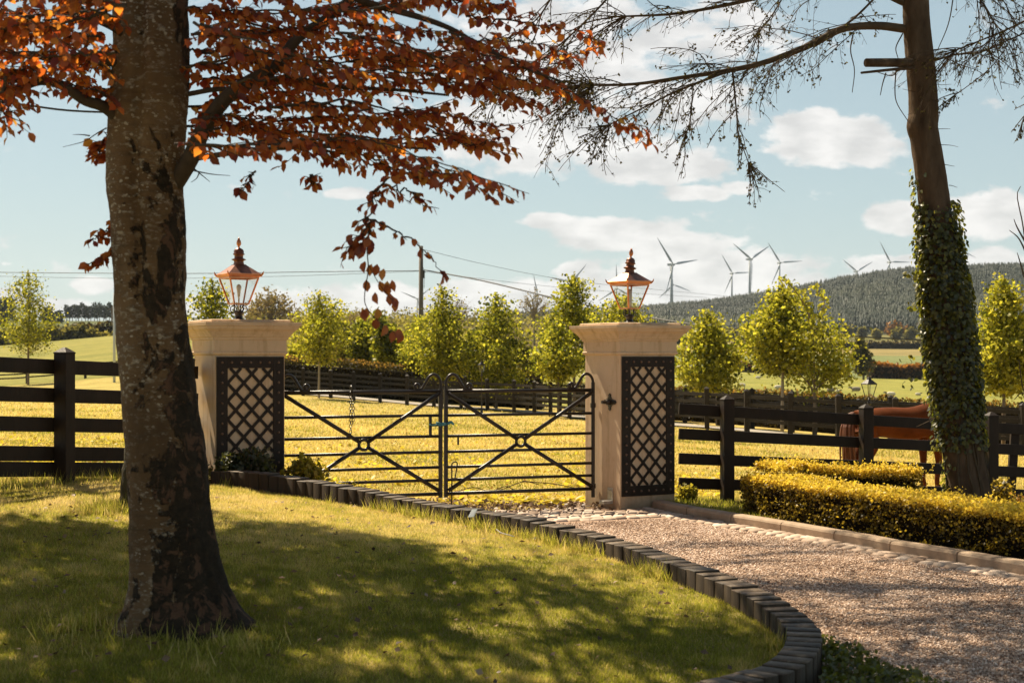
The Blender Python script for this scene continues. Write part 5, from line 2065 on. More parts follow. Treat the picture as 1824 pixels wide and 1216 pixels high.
bush('bushy_tree', 'dense bushy tree with a dark shaded foot left of the hanging leaves', 'tree', 650, 86, 562, 672, 92, 3400, .26, 'lime_leaf', rmean=.34, seed=1, lumps=12)
bush('bushy_tree', 'taller bushy yellow-green tree under the hanging leaf spray', 'tree', 690, 82, 556, 680, 76, 3200, .24, 'lime_leaf', rmean=.42, seed=2, lumps=11)
for px_, Y_, tp_, bs_, w_, lb_, rm_ in [(612, 90, 572, 672, 62, 'olive bush filling the gap right of the round-headed young tree', .45), (722, 88, 590, 690, 56, 'rusty olive bush left of the utility pole foot', .5), (768, 92, 596, 696, 66, 'mid green bush behind the broad young tree', .35),
                                        (836, 88, 588, 700, 60, 'yellow-green bush between the two broad young trees of the centre', .5), (930, 92, 606, 706, 50, 'mid green bush behind the low rounded shrub', .4), (534, 92, 610, 676, 56, 'low pale bush between the left pillar and the round-headed tree', .6)]:
    bush('bush', lb_, 'bush', px_, Y_, tp_, bs_, w_, 1700, .26, 'lime_leaf' if rm_ > .47 else 'far_leaf', None, rm_, 9, int(px_))
bush('shrub', 'low rounded shrub near the small lamp post, sheep field beyond', 'shrub', 918, 70, 652, 712, 66, 1500, .2, 'hedge_leaf', rmean=.35, seed=3)
bush('shrub', 'dark evergreen shrub between the tall trees of the row', 'shrub', 958, 110, 626, 690, 50, 900, .26, 'far_leaf', rmean=.25, seed=4)
bush('tree', 'dark green bushy tree in the sheep field above the small lamp', 'tree', 1538, 262, 600, 672, 50, 2200, .62, 'far_leaf', rmean=.28, seed=5, lumps=10)
# hedgerow trees and bushes, left horizon
for i, (px, top, base, w, lab, rm) in enumerate([(15, 585, 616, 70, 'dark round hedgerow tree at the far left edge', .3), (95, 578, 616, 56, 'hedgerow tree right of the slender young tree', .45), (122, 580, 616, 40, 'small olive hedgerow tree behind the left fence post', .5), (143, 577, 618, 34, 'upright green hedgerow tree behind the left fence post', .35),
                                                 (163, 584, 618, 34, 'narrow hedgerow bush between fence post and beech', .5), (188, 590, 618, 50, 'broad yellow hedgerow bush beside the beech trunk', .75), (60, 592, 617, 60, 'low hedgerow bush behind the slender young tree', .35)]):
    bush('hedgerow_tree', lab, 'tree', px, 286, top, base, w, 900, .8, 'far_leaf', 'hedgerow trees beyond the left field', rm, 7, i)
bush('gorse_bush', 'small orange gorse bush in the hedgerow behind the left fence post', 'shrub', 145, 282, 608, 617, 22, 500, .5, 'gorse', None, .6, 5, 2, stem=False)
bush('round_tree', 'dark round tree on the hill at the far left edge', 'tree', 6, 600, 528, 585, 50, 1100, 1.8, 'pine_leaf', None, .7, 8, 3)
bush('round_tree', 'dark dome-topped tree left of the pine clump', 'tree', 86, 620, 545, 580, 30, 700, 1.6, 'pine_leaf', None, .75, 6, 4)
bush('round_tree', 'small pointed dark tree against the pine clump', 'tree', 104, 640, 553, 580, 18, 400, 1.5, 'pine_leaf', None, .65, 4, 5)
# right valley bushes below the forest
for i, (px, top, base, w, lab, mt_, rm) in enumerate([(1512, 578, 602, 28, 'grey-green bush at the forest foot, left of a pale sapling', 'far_leaf', .5), (1535, 582, 604, 22, 'dark bush just behind the dark green bushy tree', 'far_leaf', .3), (1562, 586, 606, 18, 'pale round sapling at the forest foot', 'far_leaf', .9), (1600, 570, 594, 62, 'wide rusty brown thicket at the forest foot by the larch', 'gorse', .25),
                                                      (1596, 583, 603, 30, 'grey-green bush under the rusty thicket', 'far_leaf', .5), (1622, 582, 603, 30, 'green bush beside the ivy below the rusty thicket', 'far_leaf', .42), (1305, 586, 612, 40, 'grey bush right of the cone-shaped young tree', 'far_leaf', .6), (1322, 592, 616, 26, 'low grey bush left of the tallest young tree', 'far_leaf', .55)]):
    bush('valley_bush', lab, 'bush', px, 820 - i * 6, top, base, w, 500, 2.0, mt_, 'bushes at the foot of the forest', rm, 6, i)


# hedges
def hedge(name, label, path, width, height, n, leaf, mat, lo=0, hi=1, top_r=.75, side_r=.3, core=True, rag=.10, cat='hedge', top_from=.80):
    """clipped hedge along a ground path; height may be a list"""
    pp = path
    acc = [0.0]
    for a, b in zip(pp[:-1], pp[1:]):
        acc.append(acc[-1] + (b.xy - a.xy).length)
    acc = np.array(acc)
    xs, ys = np.array([p.x for p in pp]), np.array([p.y for p in pp])
    zs_ = np.array([p.z for p in pp])
    root = thing(name, label, cat, tuple(pp[0]))
    s = RNG.uniform(0, acc[-1], n)
    cx, cy, cz = np.interp(s, acc, xs), np.interp(s, acc, ys), np.interp(s, acc, zs_)
    dx = np.interp(s + .05, acc, xs) - np.interp(s - .05, acc, xs)
    dy = np.interp(s + .05, acc, ys) - np.interp(s - .05, acc, ys)
    L = np.hypot(dx, dy) + 1e-9
    nx, ny = -dy / L, dx / L
    side = RNG.random(n)
    u = np.where(side < .42, RNG.uniform(-1, 1, n), np.where(side < .80, -1, 1) * RNG.uniform(.82, 1.02, n))
    v = np.where(side < .42, RNG.uniform(.86, 1.02, n), RNG.uniform(.02, 1.0, n))
    # ends
    en = RNG.random(n) < min(.10, width / acc[-1] * .8)
    e0 = RNG.random(n) < .5
    s2 = np.where(en, np.where(e0, 0, acc[-1]), s)
    cx, cy, cz = np.where(en, np.interp(s2, acc, xs), cx), np.where(en, np.interp(s2, acc, ys), cy), np.where(en, np.interp(s2, acc, zs_), cz)
    u = np.where(en, RNG.uniform(-1, 1, n), u)
    v = np.where(en, RNG.uniform(0, 1, n), v)
    lump = fbm(s * 1.0, u * .7 + v, 2.2 / width, 71)
    hh = height * (1 + rag * (fbm(s, s * 0, 1.1 / width, 72) - .5) * 2)
    x = cx + nx * u * width / 2 * (.94 + .14 * lump)
    y = cy + ny * u * width / 2 * (.94 + .14 * lump)
    z = cz + v * hh + (lump - .5) * .10 * height
    pts = np.stack([x, y, z], 1)
    thin = fbm(s * 1.0, v * 1.2 + u * .3, 3.0 / width, 77)
    keep_ = (v > .8) | (RNG.random(n) < np.clip((thin - .30) * 4.0, .12, 1))
    pts, v = pts[keep_], v[keep_]
    n = len(pts)
    if name == 'box_hedge':
        sh = RNG.integers(0, n, 420)
        sh = sh[v[sh] > .8]
        add = []
        for q_ in sh:
            hgt_ = RNG.uniform(.03, .085)
            for k_ in range(6):
                add.append(pts[q_] + np.array([RNG.normal(0, .008), RNG.normal(0, .008), hgt_ * k_ / 5]))
        pts = np.concatenate([pts, np.array(add)])
        v = np.concatenate([v, np.ones(len(add))])
        n = len(pts)
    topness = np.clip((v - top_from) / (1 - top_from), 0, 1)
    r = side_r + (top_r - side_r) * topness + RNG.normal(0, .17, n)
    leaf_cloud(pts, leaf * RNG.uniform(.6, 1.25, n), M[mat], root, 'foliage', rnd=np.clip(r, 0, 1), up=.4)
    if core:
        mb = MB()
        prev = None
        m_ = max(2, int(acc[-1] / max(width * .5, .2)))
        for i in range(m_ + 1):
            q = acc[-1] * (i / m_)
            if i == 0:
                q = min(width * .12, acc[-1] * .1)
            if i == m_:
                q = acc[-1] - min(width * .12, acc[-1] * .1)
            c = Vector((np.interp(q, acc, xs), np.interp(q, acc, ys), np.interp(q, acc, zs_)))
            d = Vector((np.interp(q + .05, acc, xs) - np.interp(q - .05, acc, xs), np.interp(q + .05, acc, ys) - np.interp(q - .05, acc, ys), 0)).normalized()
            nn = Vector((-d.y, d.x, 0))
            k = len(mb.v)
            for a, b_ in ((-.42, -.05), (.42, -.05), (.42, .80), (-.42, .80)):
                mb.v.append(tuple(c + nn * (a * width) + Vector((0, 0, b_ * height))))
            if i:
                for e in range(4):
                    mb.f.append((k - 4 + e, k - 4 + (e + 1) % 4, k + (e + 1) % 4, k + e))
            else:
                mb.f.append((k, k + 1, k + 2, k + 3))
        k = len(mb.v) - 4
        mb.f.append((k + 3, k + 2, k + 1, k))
        mb.build('stems', M['hedge_core'], root)  # solid near-black core box added to fill the foliage, not separate stems
    return root


def gpath(lst, n=30, dz=0):
    p = spline([Vector((X_(a, d), d, 0)) for a, d in lst], n)
    return [Vector((q.x, q.y, g1(q.x, q.y) + dz)) for q in p]


# golden box hedges; sunlit tops and dark sides put into leaf colour
def bpath(lst, n=30):
    p = spline([Vector((a, b, 0)) for a, b in lst], n)
    return [Vector((q.x, q.y, float(zb(np.array([q.x]), np.array([q.y]))[0]) - .01)) for q in p]


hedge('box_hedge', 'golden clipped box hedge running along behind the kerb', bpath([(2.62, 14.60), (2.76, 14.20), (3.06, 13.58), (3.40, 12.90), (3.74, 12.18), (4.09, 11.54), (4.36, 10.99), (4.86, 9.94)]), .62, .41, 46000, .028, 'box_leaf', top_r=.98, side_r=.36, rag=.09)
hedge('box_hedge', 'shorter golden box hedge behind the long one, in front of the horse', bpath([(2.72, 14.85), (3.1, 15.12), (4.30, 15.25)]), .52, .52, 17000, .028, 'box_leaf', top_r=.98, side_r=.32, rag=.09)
# field hedges
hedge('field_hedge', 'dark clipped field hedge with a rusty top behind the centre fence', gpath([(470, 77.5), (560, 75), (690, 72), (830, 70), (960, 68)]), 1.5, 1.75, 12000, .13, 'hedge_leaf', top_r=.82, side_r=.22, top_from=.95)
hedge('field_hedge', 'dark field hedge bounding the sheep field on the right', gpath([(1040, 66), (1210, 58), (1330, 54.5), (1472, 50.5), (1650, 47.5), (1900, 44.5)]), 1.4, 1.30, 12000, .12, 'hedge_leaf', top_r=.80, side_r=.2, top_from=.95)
hedge('gorse_hedge', 'orange flowering gorse hedge across the sheep field by the larch', gpath([(1548, 285), (1600, 284), (1700, 280), (1900, 278)]), 3.4, 2.9, 5200, .62, 'gorse', top_r=.80, side_r=.22, rag=.22)
hedge('gorse_hedge', 'short ragged gorse hedge seen between the cone-shaped and tallest trees', gpath([(1290, 290), (1340, 288), (1420, 287), (1510, 286)]), 3.0, 2.2, 2600, .55, 'gorse', top_r=.62, side_r=.2, rag=.45)
hedge('boundary_hedge', 'thin dark hedge line across the far pale field', gpath([(1180, 590), (1330, 590), (1500, 590), (1700, 590), (1950, 590)]), 4, 3.0, 3000, 1.2, 'hedge_leaf', top_r=.3, side_r=.15, rag=.15)
hedge('boundary_hedge', 'dark hedge at the back of the left field beside the beech trunk', gpath([(-120, 292), (0, 291), (100, 290), (215, 289), (330, 288)]), 3, 2.4, 2600, .7, 'hedge_leaf', top_r=.4, side_r=.15, rag=.3)

# scrub on the hillside
n = 30000
px = RNG.uniform(440, 1090, n)
Y = np.exp(RNG.uniform(math.log(82), math.log(700), n))
x = X_(px, Y)
keep = ~((px > 915) & (Y < 300))
x, Y, px = x[keep], Y[keep], px[keep]
cl_ = fbm(x, Y, .07, 81)
keep = RNG.random(len(x)) < np.clip((cl_ - .22) * 3.2, .08, 1)
x, Y, cl_ = x[keep], Y[keep], cl_[keep]
hh = RNG.random(len(x)) * (.5 + 3.6 * np.clip(cl_ - .4, 0, .6)) * (1 + Y / 260)
z = gz(x, Y) + hh
scrub = mass('hillside_scrub', QUAD_V, QUAD_F, frames(RNG.normal(size=(len(x), 3)), RNG.normal(size=(len(x), 3)) * .8 + np.array([0, 0, .4])), np.stack([x, Y, z], 1), RNG.uniform(.24, .5, len(x)) * (Y / 130) ** .7,
             M['far_leaf'], rnd=np.clip(RNG.normal(.66, .22, len(x)), 0, 1))
struct(scrub, 'stuff')

# conifer forest on the hill
NF = 42000
px = RNG.uniform(880, 2250, NF)
Y = RNG.uniform(940, 1545, NF)
x = X_(px, Y)
edge = 985 + 60 * (fbm(x, x * 0, .008, 91) - .5) * 2
keep = Y > edge
keep &= (px > 1130) | (RNG.random(NF) < .35)
x, Y, px = x[keep], Y[keep], px[keep]
z = gz(x, Y)
hgt = RNG.uniform(5.5, 9.0, len(x)) * (.75 + .5 * fbm(x, Y, .010, 93))
wid = hgt * RNG.uniform(.17, .25, len(x))
tv, tf = [], []
for ti, (r, za, zb2) in enumerate([(1.0, .02, .52), (.74, .28, .78), (.46, .58, 1.0)]):
    k0 = len(tv)
    for j in range(6):
        a = 2 * PI * j / 6 + ti * .5
        tv.append((r * math.cos(a), r * math.sin(a), za + .03 * (j % 2)))
    tv.append((0, 0, zb2))
    tf += [(k0 + j, k0 + (j + 1) % 6, k0 + 6) for j in range(6)]
ang = RNG.uniform(0, 2 * PI, len(x))
R = np.zeros((len(x), 3, 3))
R[:, 0, 0] = np.cos(ang)
R[:, 0, 1] = -np.sin(ang)
R[:, 1, 0] = np.sin(ang)
R[:, 1, 1] = np.cos(ang)
R[:, 2, 2] = 1
low = np.clip((1110 - Y) / 90, 0, 1) * np.clip((1420 - px) / 120, 0, 1)
fr_ = np.clip(.26 + 1.7 * (fbm(x, Y, .006, 95) - .47) + RNG.normal(0, .045, len(x)) + low * .55, 0, 1)
forest = mass('forest', tv, tf, R, np.stack([x, Y, z - .3], 1), np.stack([wid, wid, hgt], 1), M['pine_leaf'], rnd=fr_, jitter=.12)
struct(forest, 'stuff')

# pine clump on the left skyline
ptree = None
pines = []
for i in range(17):
    px = 119 + i * 5.4 + random.uniform(-1.2, 1.2)
    Yp = 700 + random.uniform(-8, 8)
    X = X_(px, Yp)
    zg = Z_(571, Yp) - .5
    H = random.uniform(.86, 1.12)
    if i < 3:
        rs = random.Random(40 + i)
        t_ = thing('pine_tree', 'x', 'tree', (X, Yp, zg), 0, 'pine clump on the left skyline')
        mt = MB()
        mt.tube([(0, 0, -2), (.1, 0, 4), (0, .1, 8)], [.22, .18, .06], 6)
        mt.build('trunk', M['bark_young'], t_, world=False)
        pts = []
        for k in range(330):
            h = rs.uniform(2.2, 8.6)
            w = 1.55 * (1 - ((h - 5.2) / 3.7) ** 2) ** .5 if abs(h - 5.2) < 3.7 else .2
            a = rs.uniform(0, 6.28)
            r = w * rs.random() ** .5
            pts.append((math.cos(a) * r + t_.location.x, math.sin(a) * r + t_.location.y, h + t_.location.z))
        leaf_cloud(pts, [rs.uniform(.5, 1.0) for _ in pts], M['pine_leaf'], t_, rmean=.5)
        pines.append(t_)
    else:
        t_ = copy_tree(pines[i % 3])
        t_.location = (X, Yp, zg)
    t_['label'] = 'tall dark pine in the row of the clump on the left skyline'
    t_.scale = (1, 1, H)
    t_.rotation_euler = (0, 0, random.uniform(0, 6))

# ------------------------------------------------------------------ small plants, weeds, odds and ends


def shrub(name, label, cat, c, rx, ry, rz, n, leaf, mat, rmean=.4, lumps=8, seed=0, stems=10):
    rs = np.random.default_rng(seed)
    root = thing(name, label, cat, c)
    P_ = []
    for k in range(lumps):
        a = rs.uniform(0, 2 * PI)
        rr = rs.uniform(.1, .62)
        cc = np.array([c[0] + math.cos(a) * rr * rx, c[1] + math.sin(a) * rr * ry, c[2] + rz * rs.uniform(.30, .68)])
        v = norm(rs.normal(size=(n // lumps, 3))) * (rs.random((n // lumps, 1)) ** .4)
        P_.append(cc + v * np.array([rx * .45, ry * .45, rz * .34]))
    P_ = np.concatenate(P_)
    P_ = P_[P_[:, 2] > c[2] - .02]
    leaf_cloud(P_, leaf * rs.uniform(.6, 1.3, len(P_)), M[mat], root, 'foliage', rmean=rmean)
    mb = MB()
    for k in range(stems):
        a = rs.uniform(0, 2 * PI)
        e = Vector(c) + Vector((math.cos(a) * rx * .7, math.sin(a) * ry * .7, rz * rs.uniform(.5, .95)))
        mb.tube(spline([Vector(c) - Vector((0, 0, .05)), Vector(c).lerp(e, .5) + Vector((0, 0, .08 * rz)), e], 6), [.008, .006, .005, .004, .003, .002], 4, cap=False)
    mb.build('stems', M['stem'], root)
    return root


shrub('shrub', 'dark ferny shrub in shade behind the sleeper wall at foot of the left pillar', 'shrub', (X_(440, 13.62), 13.62, .28), .40, .22, .48, 2600, .05, 'dark_leaf', .5, 10, 1)
shrub('shrub', 'sunlit yellow-green shrub between the left pillar and the gate bars', 'shrub', (X_(540, 14.1), 14.1, .12), .26, .22, .52, 1500, .05, 'weed_leaf', .35, 8, 2)
shrub('shrub', 'low yellow-green weeds behind sleeper wall below the left gate leaf', 'shrub', (X_(610, 14.35), 14.35, .02), .34, .2, .34, 900, .05, 'weed_leaf', .5, 7, 3)
shrub('shrub', 'small reddish shrub right of the larch foot behind the hedge', 'shrub', (X_(1778, 14.6), 14.6, -.16), .20, .2, .52, 900, .04, 'box_leaf', .45, 7, 4)
shrub('shrub', 'pale twiggy shrub at the right edge behind the hedge', 'shrub', (X_(1822, 14.2), 14.2, -.18), .16, .18, .46, 600, .035, 'hedge_leaf', .8, 6, 5)
shrub('shrub', 'small green weed between the right pillar and the first fence post', 'shrub', (X_(1222, 15.9), 15.9, -.06), .14, .12, .22, 420, .05, 'weed_leaf', .3, 5, 6)
# ground cover outside the wall, bottom right
cov = []
poly = [(1.66, 7.95), (1.78, 7.7), (1.98, 7.15), (2.08, 6.6), (2.0, 5.8), (.6, 5.7), (1.0, 6.2), (1.35, 6.5), (1.52, 6.9), (1.60, 7.3)]
k = 0
while len(cov) < 5200 and k < 60000:
    k += 1
    x, y = random.uniform(.6, 2.1), random.uniform(5.7, 7.95)
    if in_poly(np.array([x]), np.array([y]), poly)[0]:
        h = .13 * (.5 + .9 * float(fbm(np.array([x]), np.array([y]), 3.5, 61)[0]))
        cov.append((x, y, ZD + h * random.random() ** .5))
cov = np.array(cov)
gcov = leaf_cloud(cov, .030 * RNG.uniform(.7, 1.4, len(cov)), M['cover_leaf'], None, 'groundcover_shrub', rmean=.62, up=.8)
tag(gcov, 'low glossy dark green shrub outside the end of the sleeper wall beside the gravel', 'shrub')

# weeds under the gate: broad leaves in clumps


def weed(label, x, y, z, n, L, mat='weed_leaf', rise=.6, rm=.5):
    T = np.tile(np.array([[x, y, z]]), (n, 1)) + RNG.normal(0, .03, (n, 3)) * np.array([1, 1, 0])
    a = RNG.uniform(0, 2 * PI, n)
    d = np.stack([np.cos(a), np.sin(a), RNG.uniform(.2, 1.2, n) * rise], 1)
    o = mass('weed_plant', LEAF_V, LEAF_F, frames(d, np.tile([[0, 0, 1.]], (n, 1)) + RNG.normal(0, .2, (n, 3))), T, np.stack([np.full(n, L) * RNG.uniform(.5, .8, n), L * RNG.uniform(.7, 1.2, n), np.full(n, L)], 1), M[mat], rnd=np.clip(RNG.normal(rm, .2, n), 0, 1))
    tag(o, label, 'weed')
    return o


for px, dy, n_, L, lab in [(888, .5, 14, .14, 'broad-leaved orange-tinged weed under the right gate leaf, leftmost of the row'), (925, .45, 16, .17, 'large yellow-green weed under the middle of right gate leaf'), (955, .3, 16, .15, 'yellow-green weed low under the ring of right gate leaf'), (985, .5, 18, .16, 'dark-centred weed right of middle under the right gate leaf'),
                           (1022, .7, 16, .17, 'bright yellow weed under the gate near the right pillar'), (1050, .8, 12, .14, 'small yellow weed beside the foot of the right pillar'), (860, .4, 10, .12, 'small yellow weed beside the drop bolt of the gate')]:
    Yw = 15.2 + (px - 800) * .0022 + dy
    x = X_(px, Yw)
    weed(lab, x, Yw, g1(x, Yw), n_, L, rm=.55)
# dead leaves along the gate threshold
n = 2600
s = RNG.uniform(.4, 3.5, n)
u = RNG.normal(.35, .35, n)
x = GA.x + GD.x * s - GN.x * u
y = GA.y + GD.y * s - GN.y * u
z = np.maximum(gz(x, y), np.where(u < 0, zd(x, y), -9)) + RNG.uniform(.005, .035, n)
lit = mass('leaf_litter', QUAD_V, QUAD_F, frames(RNG.normal(size=(n, 3)) * np.array([1, 1, .3]), RNG.normal(size=(n, 3)) * .5 + np.array([0, 0, 1])), np.stack([x, y, z], 1), RNG.uniform(.03, .07, n), M['litter'])
struct(lit, 'stuff')
# bramble-like bare stems behind the gate foot
mb = MB()
for pts in ([(790, 885), (840, 868), (880, 875), (930, 858), (960, 862)], [(930, 856), (990, 862), (1040, 872)], [(870, 878), (900, 866), (915, 872)]):
    mb.tube(spline([P(a, b, 15.7) for a, b in pts], 20), .005, 4, cap=False)
tag(mb.build('dead_stem', M['twig']), 'thin dead trailing stem low behind the right gate leaf', 'dead stem')
# plastic scrap and cable on the lawn beside the wall
m = MB()
c = P(840, 920, 11.15)
m.add([c + Vector(v) for v in ((-.028, -.02, 0), (.015, -.03, .004), (.045, .0, .062), (.002, .012, .058), (-.02, -.012, -.004), (.02, -.02, 0), (.047, .008, .058), (.004, .02, .054))], [(0, 1, 2, 3), (7, 6, 5, 4), (0, 4, 5, 1), (1, 5, 6, 2), (2, 6, 7, 3), (3, 7, 4, 0)])
tag(m.build('plastic_scrap', M['plastic']), 'pale plastic scrap propped in the grass against the sleeper wall', 'litter')
mb = MB()
mb.tube(spline([P(a, b, d) for a, b, d in [(884, 942, 11.0), (892, 948, 10.9), (905, 952, 10.75), (916, 955, 10.7)]], 10), .004, 6)
tag(mb.build('cable', M['steel']), 'short pale cable lying in the grass beside the sleeper wall', 'cable')

# ------------------------------------------------------------------ grass
gp = [(a, b) for a, b in mid_path]
vis_poly = lawn_poly


def scatter_lawn(n, hmin, hmax, w, ylo, yhi):
    y = ylo + (yhi - ylo) * RNG.random(n) ** 1.15
    x = RNG.uniform(-.40, .25, n) * y
    ok = in_poly(x, y, vis_poly)
    # no blades inside the trunk
    ok &= ((x + 1.85) / .30) ** 2 + ((y - 7.6) / .27) ** 2 > 1
    x, y = x[ok], y[ok]
    m_ = len(x)
    tone = fbm(x, y, 1.3, 41)
    tone2 = fbm(x, y, 6.0, 44)
    T = np.stack([x, y, zl_b(x, y) - .004], 1)
    d = np.stack([RNG.normal(0, .45, m_), RNG.normal(0, .45, m_), np.ones(m_)], 1)
    nn = np.stack([RNG.normal(0, 1, m_), RNG.normal(0, 1, m_), np.zeros(m_)], 1)
    hh = RNG.uniform(hmin, hmax, m_) * (.6 + .8 * tone2)
    # green in the lusher patches, sun on the far band put in as straw
    lit_straw = np.clip((y - 8.8) / 6, 0, .5)
    r = np.clip(.16 + .6 * (tone - .35) + .7 * (tone2 - .5) + lit_straw * .85 + RNG.normal(0, .16, m_), 0, 1)
    return T, d, nn, np.stack([np.full(m_, w) * RNG.uniform(.6, 1.3, m_), hh, np.ones(m_)], 1), r


T, d, nn, S, r = scatter_lawn(620000, .014, .042, .0045, 6.4, 15)
# long tufts at the wall foot
tt = []
for k in range(9000):
    s = random.uniform(.2, _seg[-1] * .72)
    p, dd = wall_at(s)
    nr_ = Vector((-dd.y, dd.x, 0))
    if fbm(np.array([s]), np.array([0]), 1.6, 47)[0] < .47 + .2 * random.random():
        continue
    q = p - nr_ * abs(random.gauss(0, .05))
    tt.append((q.x, q.y))
for cx, cy, sd, n_ in [(-2.83 - .22, 10.7, .10, 700), (-2.95, 10.65, .12, 500), (-2.25, 7.35, .10, 260), (-1.45, 7.2, .16, 260), (-2.0, 7.28, .2, 200)]:
    for _ in range(n_):
        tt.append((random.gauss(cx, sd), random.gauss(cy, sd)))
for k in range(5200):      # along the left fence
    t = random.uniform(-.1, 1.7)
    p = FL0 + fld * (t * Lf) - nl * random.gauss(.0, .12)
    tt.append((p.x, p.y))
tt = np.array(tt)
m_ = len(tt)
T2 = np.stack([tt[:, 0], tt[:, 1], zl_b(tt[:, 0], tt[:, 1]) - .004], 1)
d2 = np.stack([RNG.normal(0, .35, m_), RNG.normal(0, .35, m_), np.ones(m_)], 1)
n2_ = np.stack([RNG.normal(0, 1, m_), RNG.normal(0, 1, m_), np.zeros(m_)], 1)
S2 = np.stack([RNG.uniform(.004, .008, m_), RNG.uniform(.04, .15, m_) * (.6 + .6 * RNG.random(m_)), np.ones(m_)], 1)
r2 = np.clip(RNG.normal(.42, .2, m_), 0, 1)
lg = mass('lawn_grass', BLADE_V, BLADE_F, frames(np.concatenate([d, d2]), np.concatenate([nn, n2_])), np.concatenate([T, T2]), np.concatenate([S, S2]), M['grass'], rnd=np.concatenate([r, r2]))
struct(lg, 'stuff')

# fallen copper leaves on the lawn
n = 460
y = RNG.uniform(6.6, 12.5, n)
x = RNG.uniform(-.36, .16, n) * y
ok = in_poly(x, y, vis_poly)
x, y = x[ok], y[ok]
n = len(x)
fl_ = mass('fallen_leaves', QUAD_V, QUAD_F, frames(RNG.normal(size=(n, 3)) * np.array([1, 1, .2]), RNG.normal(size=(n, 3)) * .4 + np.array([0, 0, 1])), np.stack([x, y, zl_b(x, y) + .03], 1), RNG.uniform(.025, .05, n), M['litter'])
struct(fl_, 'stuff')

# grass strip between pillar, fence and hedge
n = 60000
y = RNG.uniform(11, 18, n)
x = RNG.uniform(.1, .42, n) * y
ok = in_poly(x, y, bed_poly)
lo = kerb_dist(x, y)
fd = (y - (FR0.y + (x - FR0.x) * frd.y / frd.x))
ok &= (lo > .75) | ((x < 2.55) & (lo > .10))
x, y = x[ok], y[ok]
m_ = len(x)
bg = mass('bed_grass', BLADE_V, BLADE_F, frames(np.stack([RNG.normal(0, .4, m_), RNG.normal(0, .4, m_), np.ones(m_)], 1), np.stack([RNG.normal(0, 1, m_), RNG.normal(0, 1, m_), np.zeros(m_)], 1)),
          np.stack([x, y, zb(x, y) - .004], 1), np.stack([RNG.uniform(.006, .011, m_), RNG.uniform(.03, .085, m_), np.ones(m_)], 1), M['grass'], rnd=np.clip(.35 + .5 * (fbm(x, y, 1.1, 48) - .4) + RNG.normal(0, .16, m_), 0, 1))
struct(bg, 'stuff')

# paddock grass and yellow leaves
n = 330000
Y = 1 / RNG.uniform(1 / 66, 1 / 11.0, n)
px = RNG.uniform(-40, 1870, n)
x = X_(px, Y)
side_l = (x - FL0.x) * fld.y - (Y - FL0.y) * fld.x      # sign tells the side of the left fence line
ok = np.ones(n, bool)
ok &= ~in_poly(x, Y, lawn_poly)
ok &= ~in_poly(x, Y, bed_poly)
gl_line = GA.y + (x - GA.x) * GD.y / GD.x
ok &= (Y > gl_line + .12) | (x < -3.2)
ok &= (Y > 17.2 + (x - 6) * .2) | (x < 1.9)
ok &= (Y > 12.0)
# stay this side of the far fence
fx_ = np.array([p.x for p in fa_path])
fy_ = np.array([p.y for p in fa_path])
o_ = np.argsort(fx_)
ok &= (Y < np.interp(x, fx_[o_], fy_[o_]) - .2) | (x < -20)
for C in (CL, CR):
    ok &= np.hypot(x - C.x, Y - C.y) > .62
x, Y = x[ok], Y[ok]
m_ = len(x)
tone = fbm(x, Y, .55, 43)
fine = fbm(x, Y, 2.2, 46)
hh = RNG.uniform(.025, .06, m_) * (.45 + 1.1 * fine) * np.clip(Y / 18, 1, 2.0)
pg = mass('paddock_grass', BLADE_V, BLADE_F, frames(np.stack([RNG.normal(0, .5, m_), RNG.normal(0, .5, m_), np.ones(m_)], 1), np.stack([RNG.normal(0, 1, m_), RNG.normal(0, 1, m_), np.zeros(m_)], 1)),
          np.stack([x, Y, gz(x, Y) - .01], 1), np.stack([RNG.uniform(.007, .014, m_) * np.clip(Y / 14, 1, 3.2), hh, np.ones(m_)], 1), M['paddock_grass'], rnd=np.clip(.44 + 1.3 * (tone - .5) + 1.1 * (fine - .5) + RNG.normal(0, .2, m_), 0, 1))
struct(pg, 'stuff')
n = 30000
Y = 1 / RNG.uniform(1 / 45, 1 / 14.5, n)
px = RNG.uniform(-30, 1300, n)
x = X_(px, Y)
ok = ~in_poly(x, Y, lawn_poly) & ~in_poly(x, Y, bed_poly) & ((Y > GA.y + (x - GA.x) * GD.y / GD.x + .25) | (x < -3.3)) & (Y > 12.5)
ok &= RNG.random(n) < np.clip((fbm(x, Y, .8, 49) - .42) * 3.5, .02, 1) * np.clip(2.1 - Y / 15, .12, 1)
for C in (CL, CR):
    ok &= np.hypot(x - C.x, Y - C.y) > .65
x, Y = x[ok], Y[ok]
n = len(x)
wl = mass('paddock_weeds', LEAF_V, LEAF_F, frames(RNG.normal(size=(n, 3)) * np.array([1, 1, .3]) + np.array([0, 0, .35]), RNG.normal(size=(n, 3)) * .5 + np.array([0, 0, 1])), np.stack([x, Y, gz(x, Y) + RNG.uniform(0, .05, n)], 1), RNG.uniform(.035, .10, n), M['weed_leaf'], rnd=np.clip(RNG.normal(.8, .2, n), 0, 1))
struct(wl, 'stuff')
n = 9000
Y = 1 / RNG.uniform(1 / 60, 1 / 13.0, n)
px = RNG.uniform(-30, 1850, n)
x = X_(px, Y)
ok = ~in_poly(x, Y, lawn_poly) & ~in_poly(x, Y, bed_poly) & ((Y > GA.y + (x - GA.x) * GD.y / GD.x + .2) | (x < -3.3))
ok &= (Y < np.interp(x, fx_[o_], fy_[o_]) - .2) | (x < -20)
for C in (CL, CR):
    ok &= np.hypot(x - C.x, Y - C.y) > .65
x, Y = x[ok], Y[ok]
n = len(x)
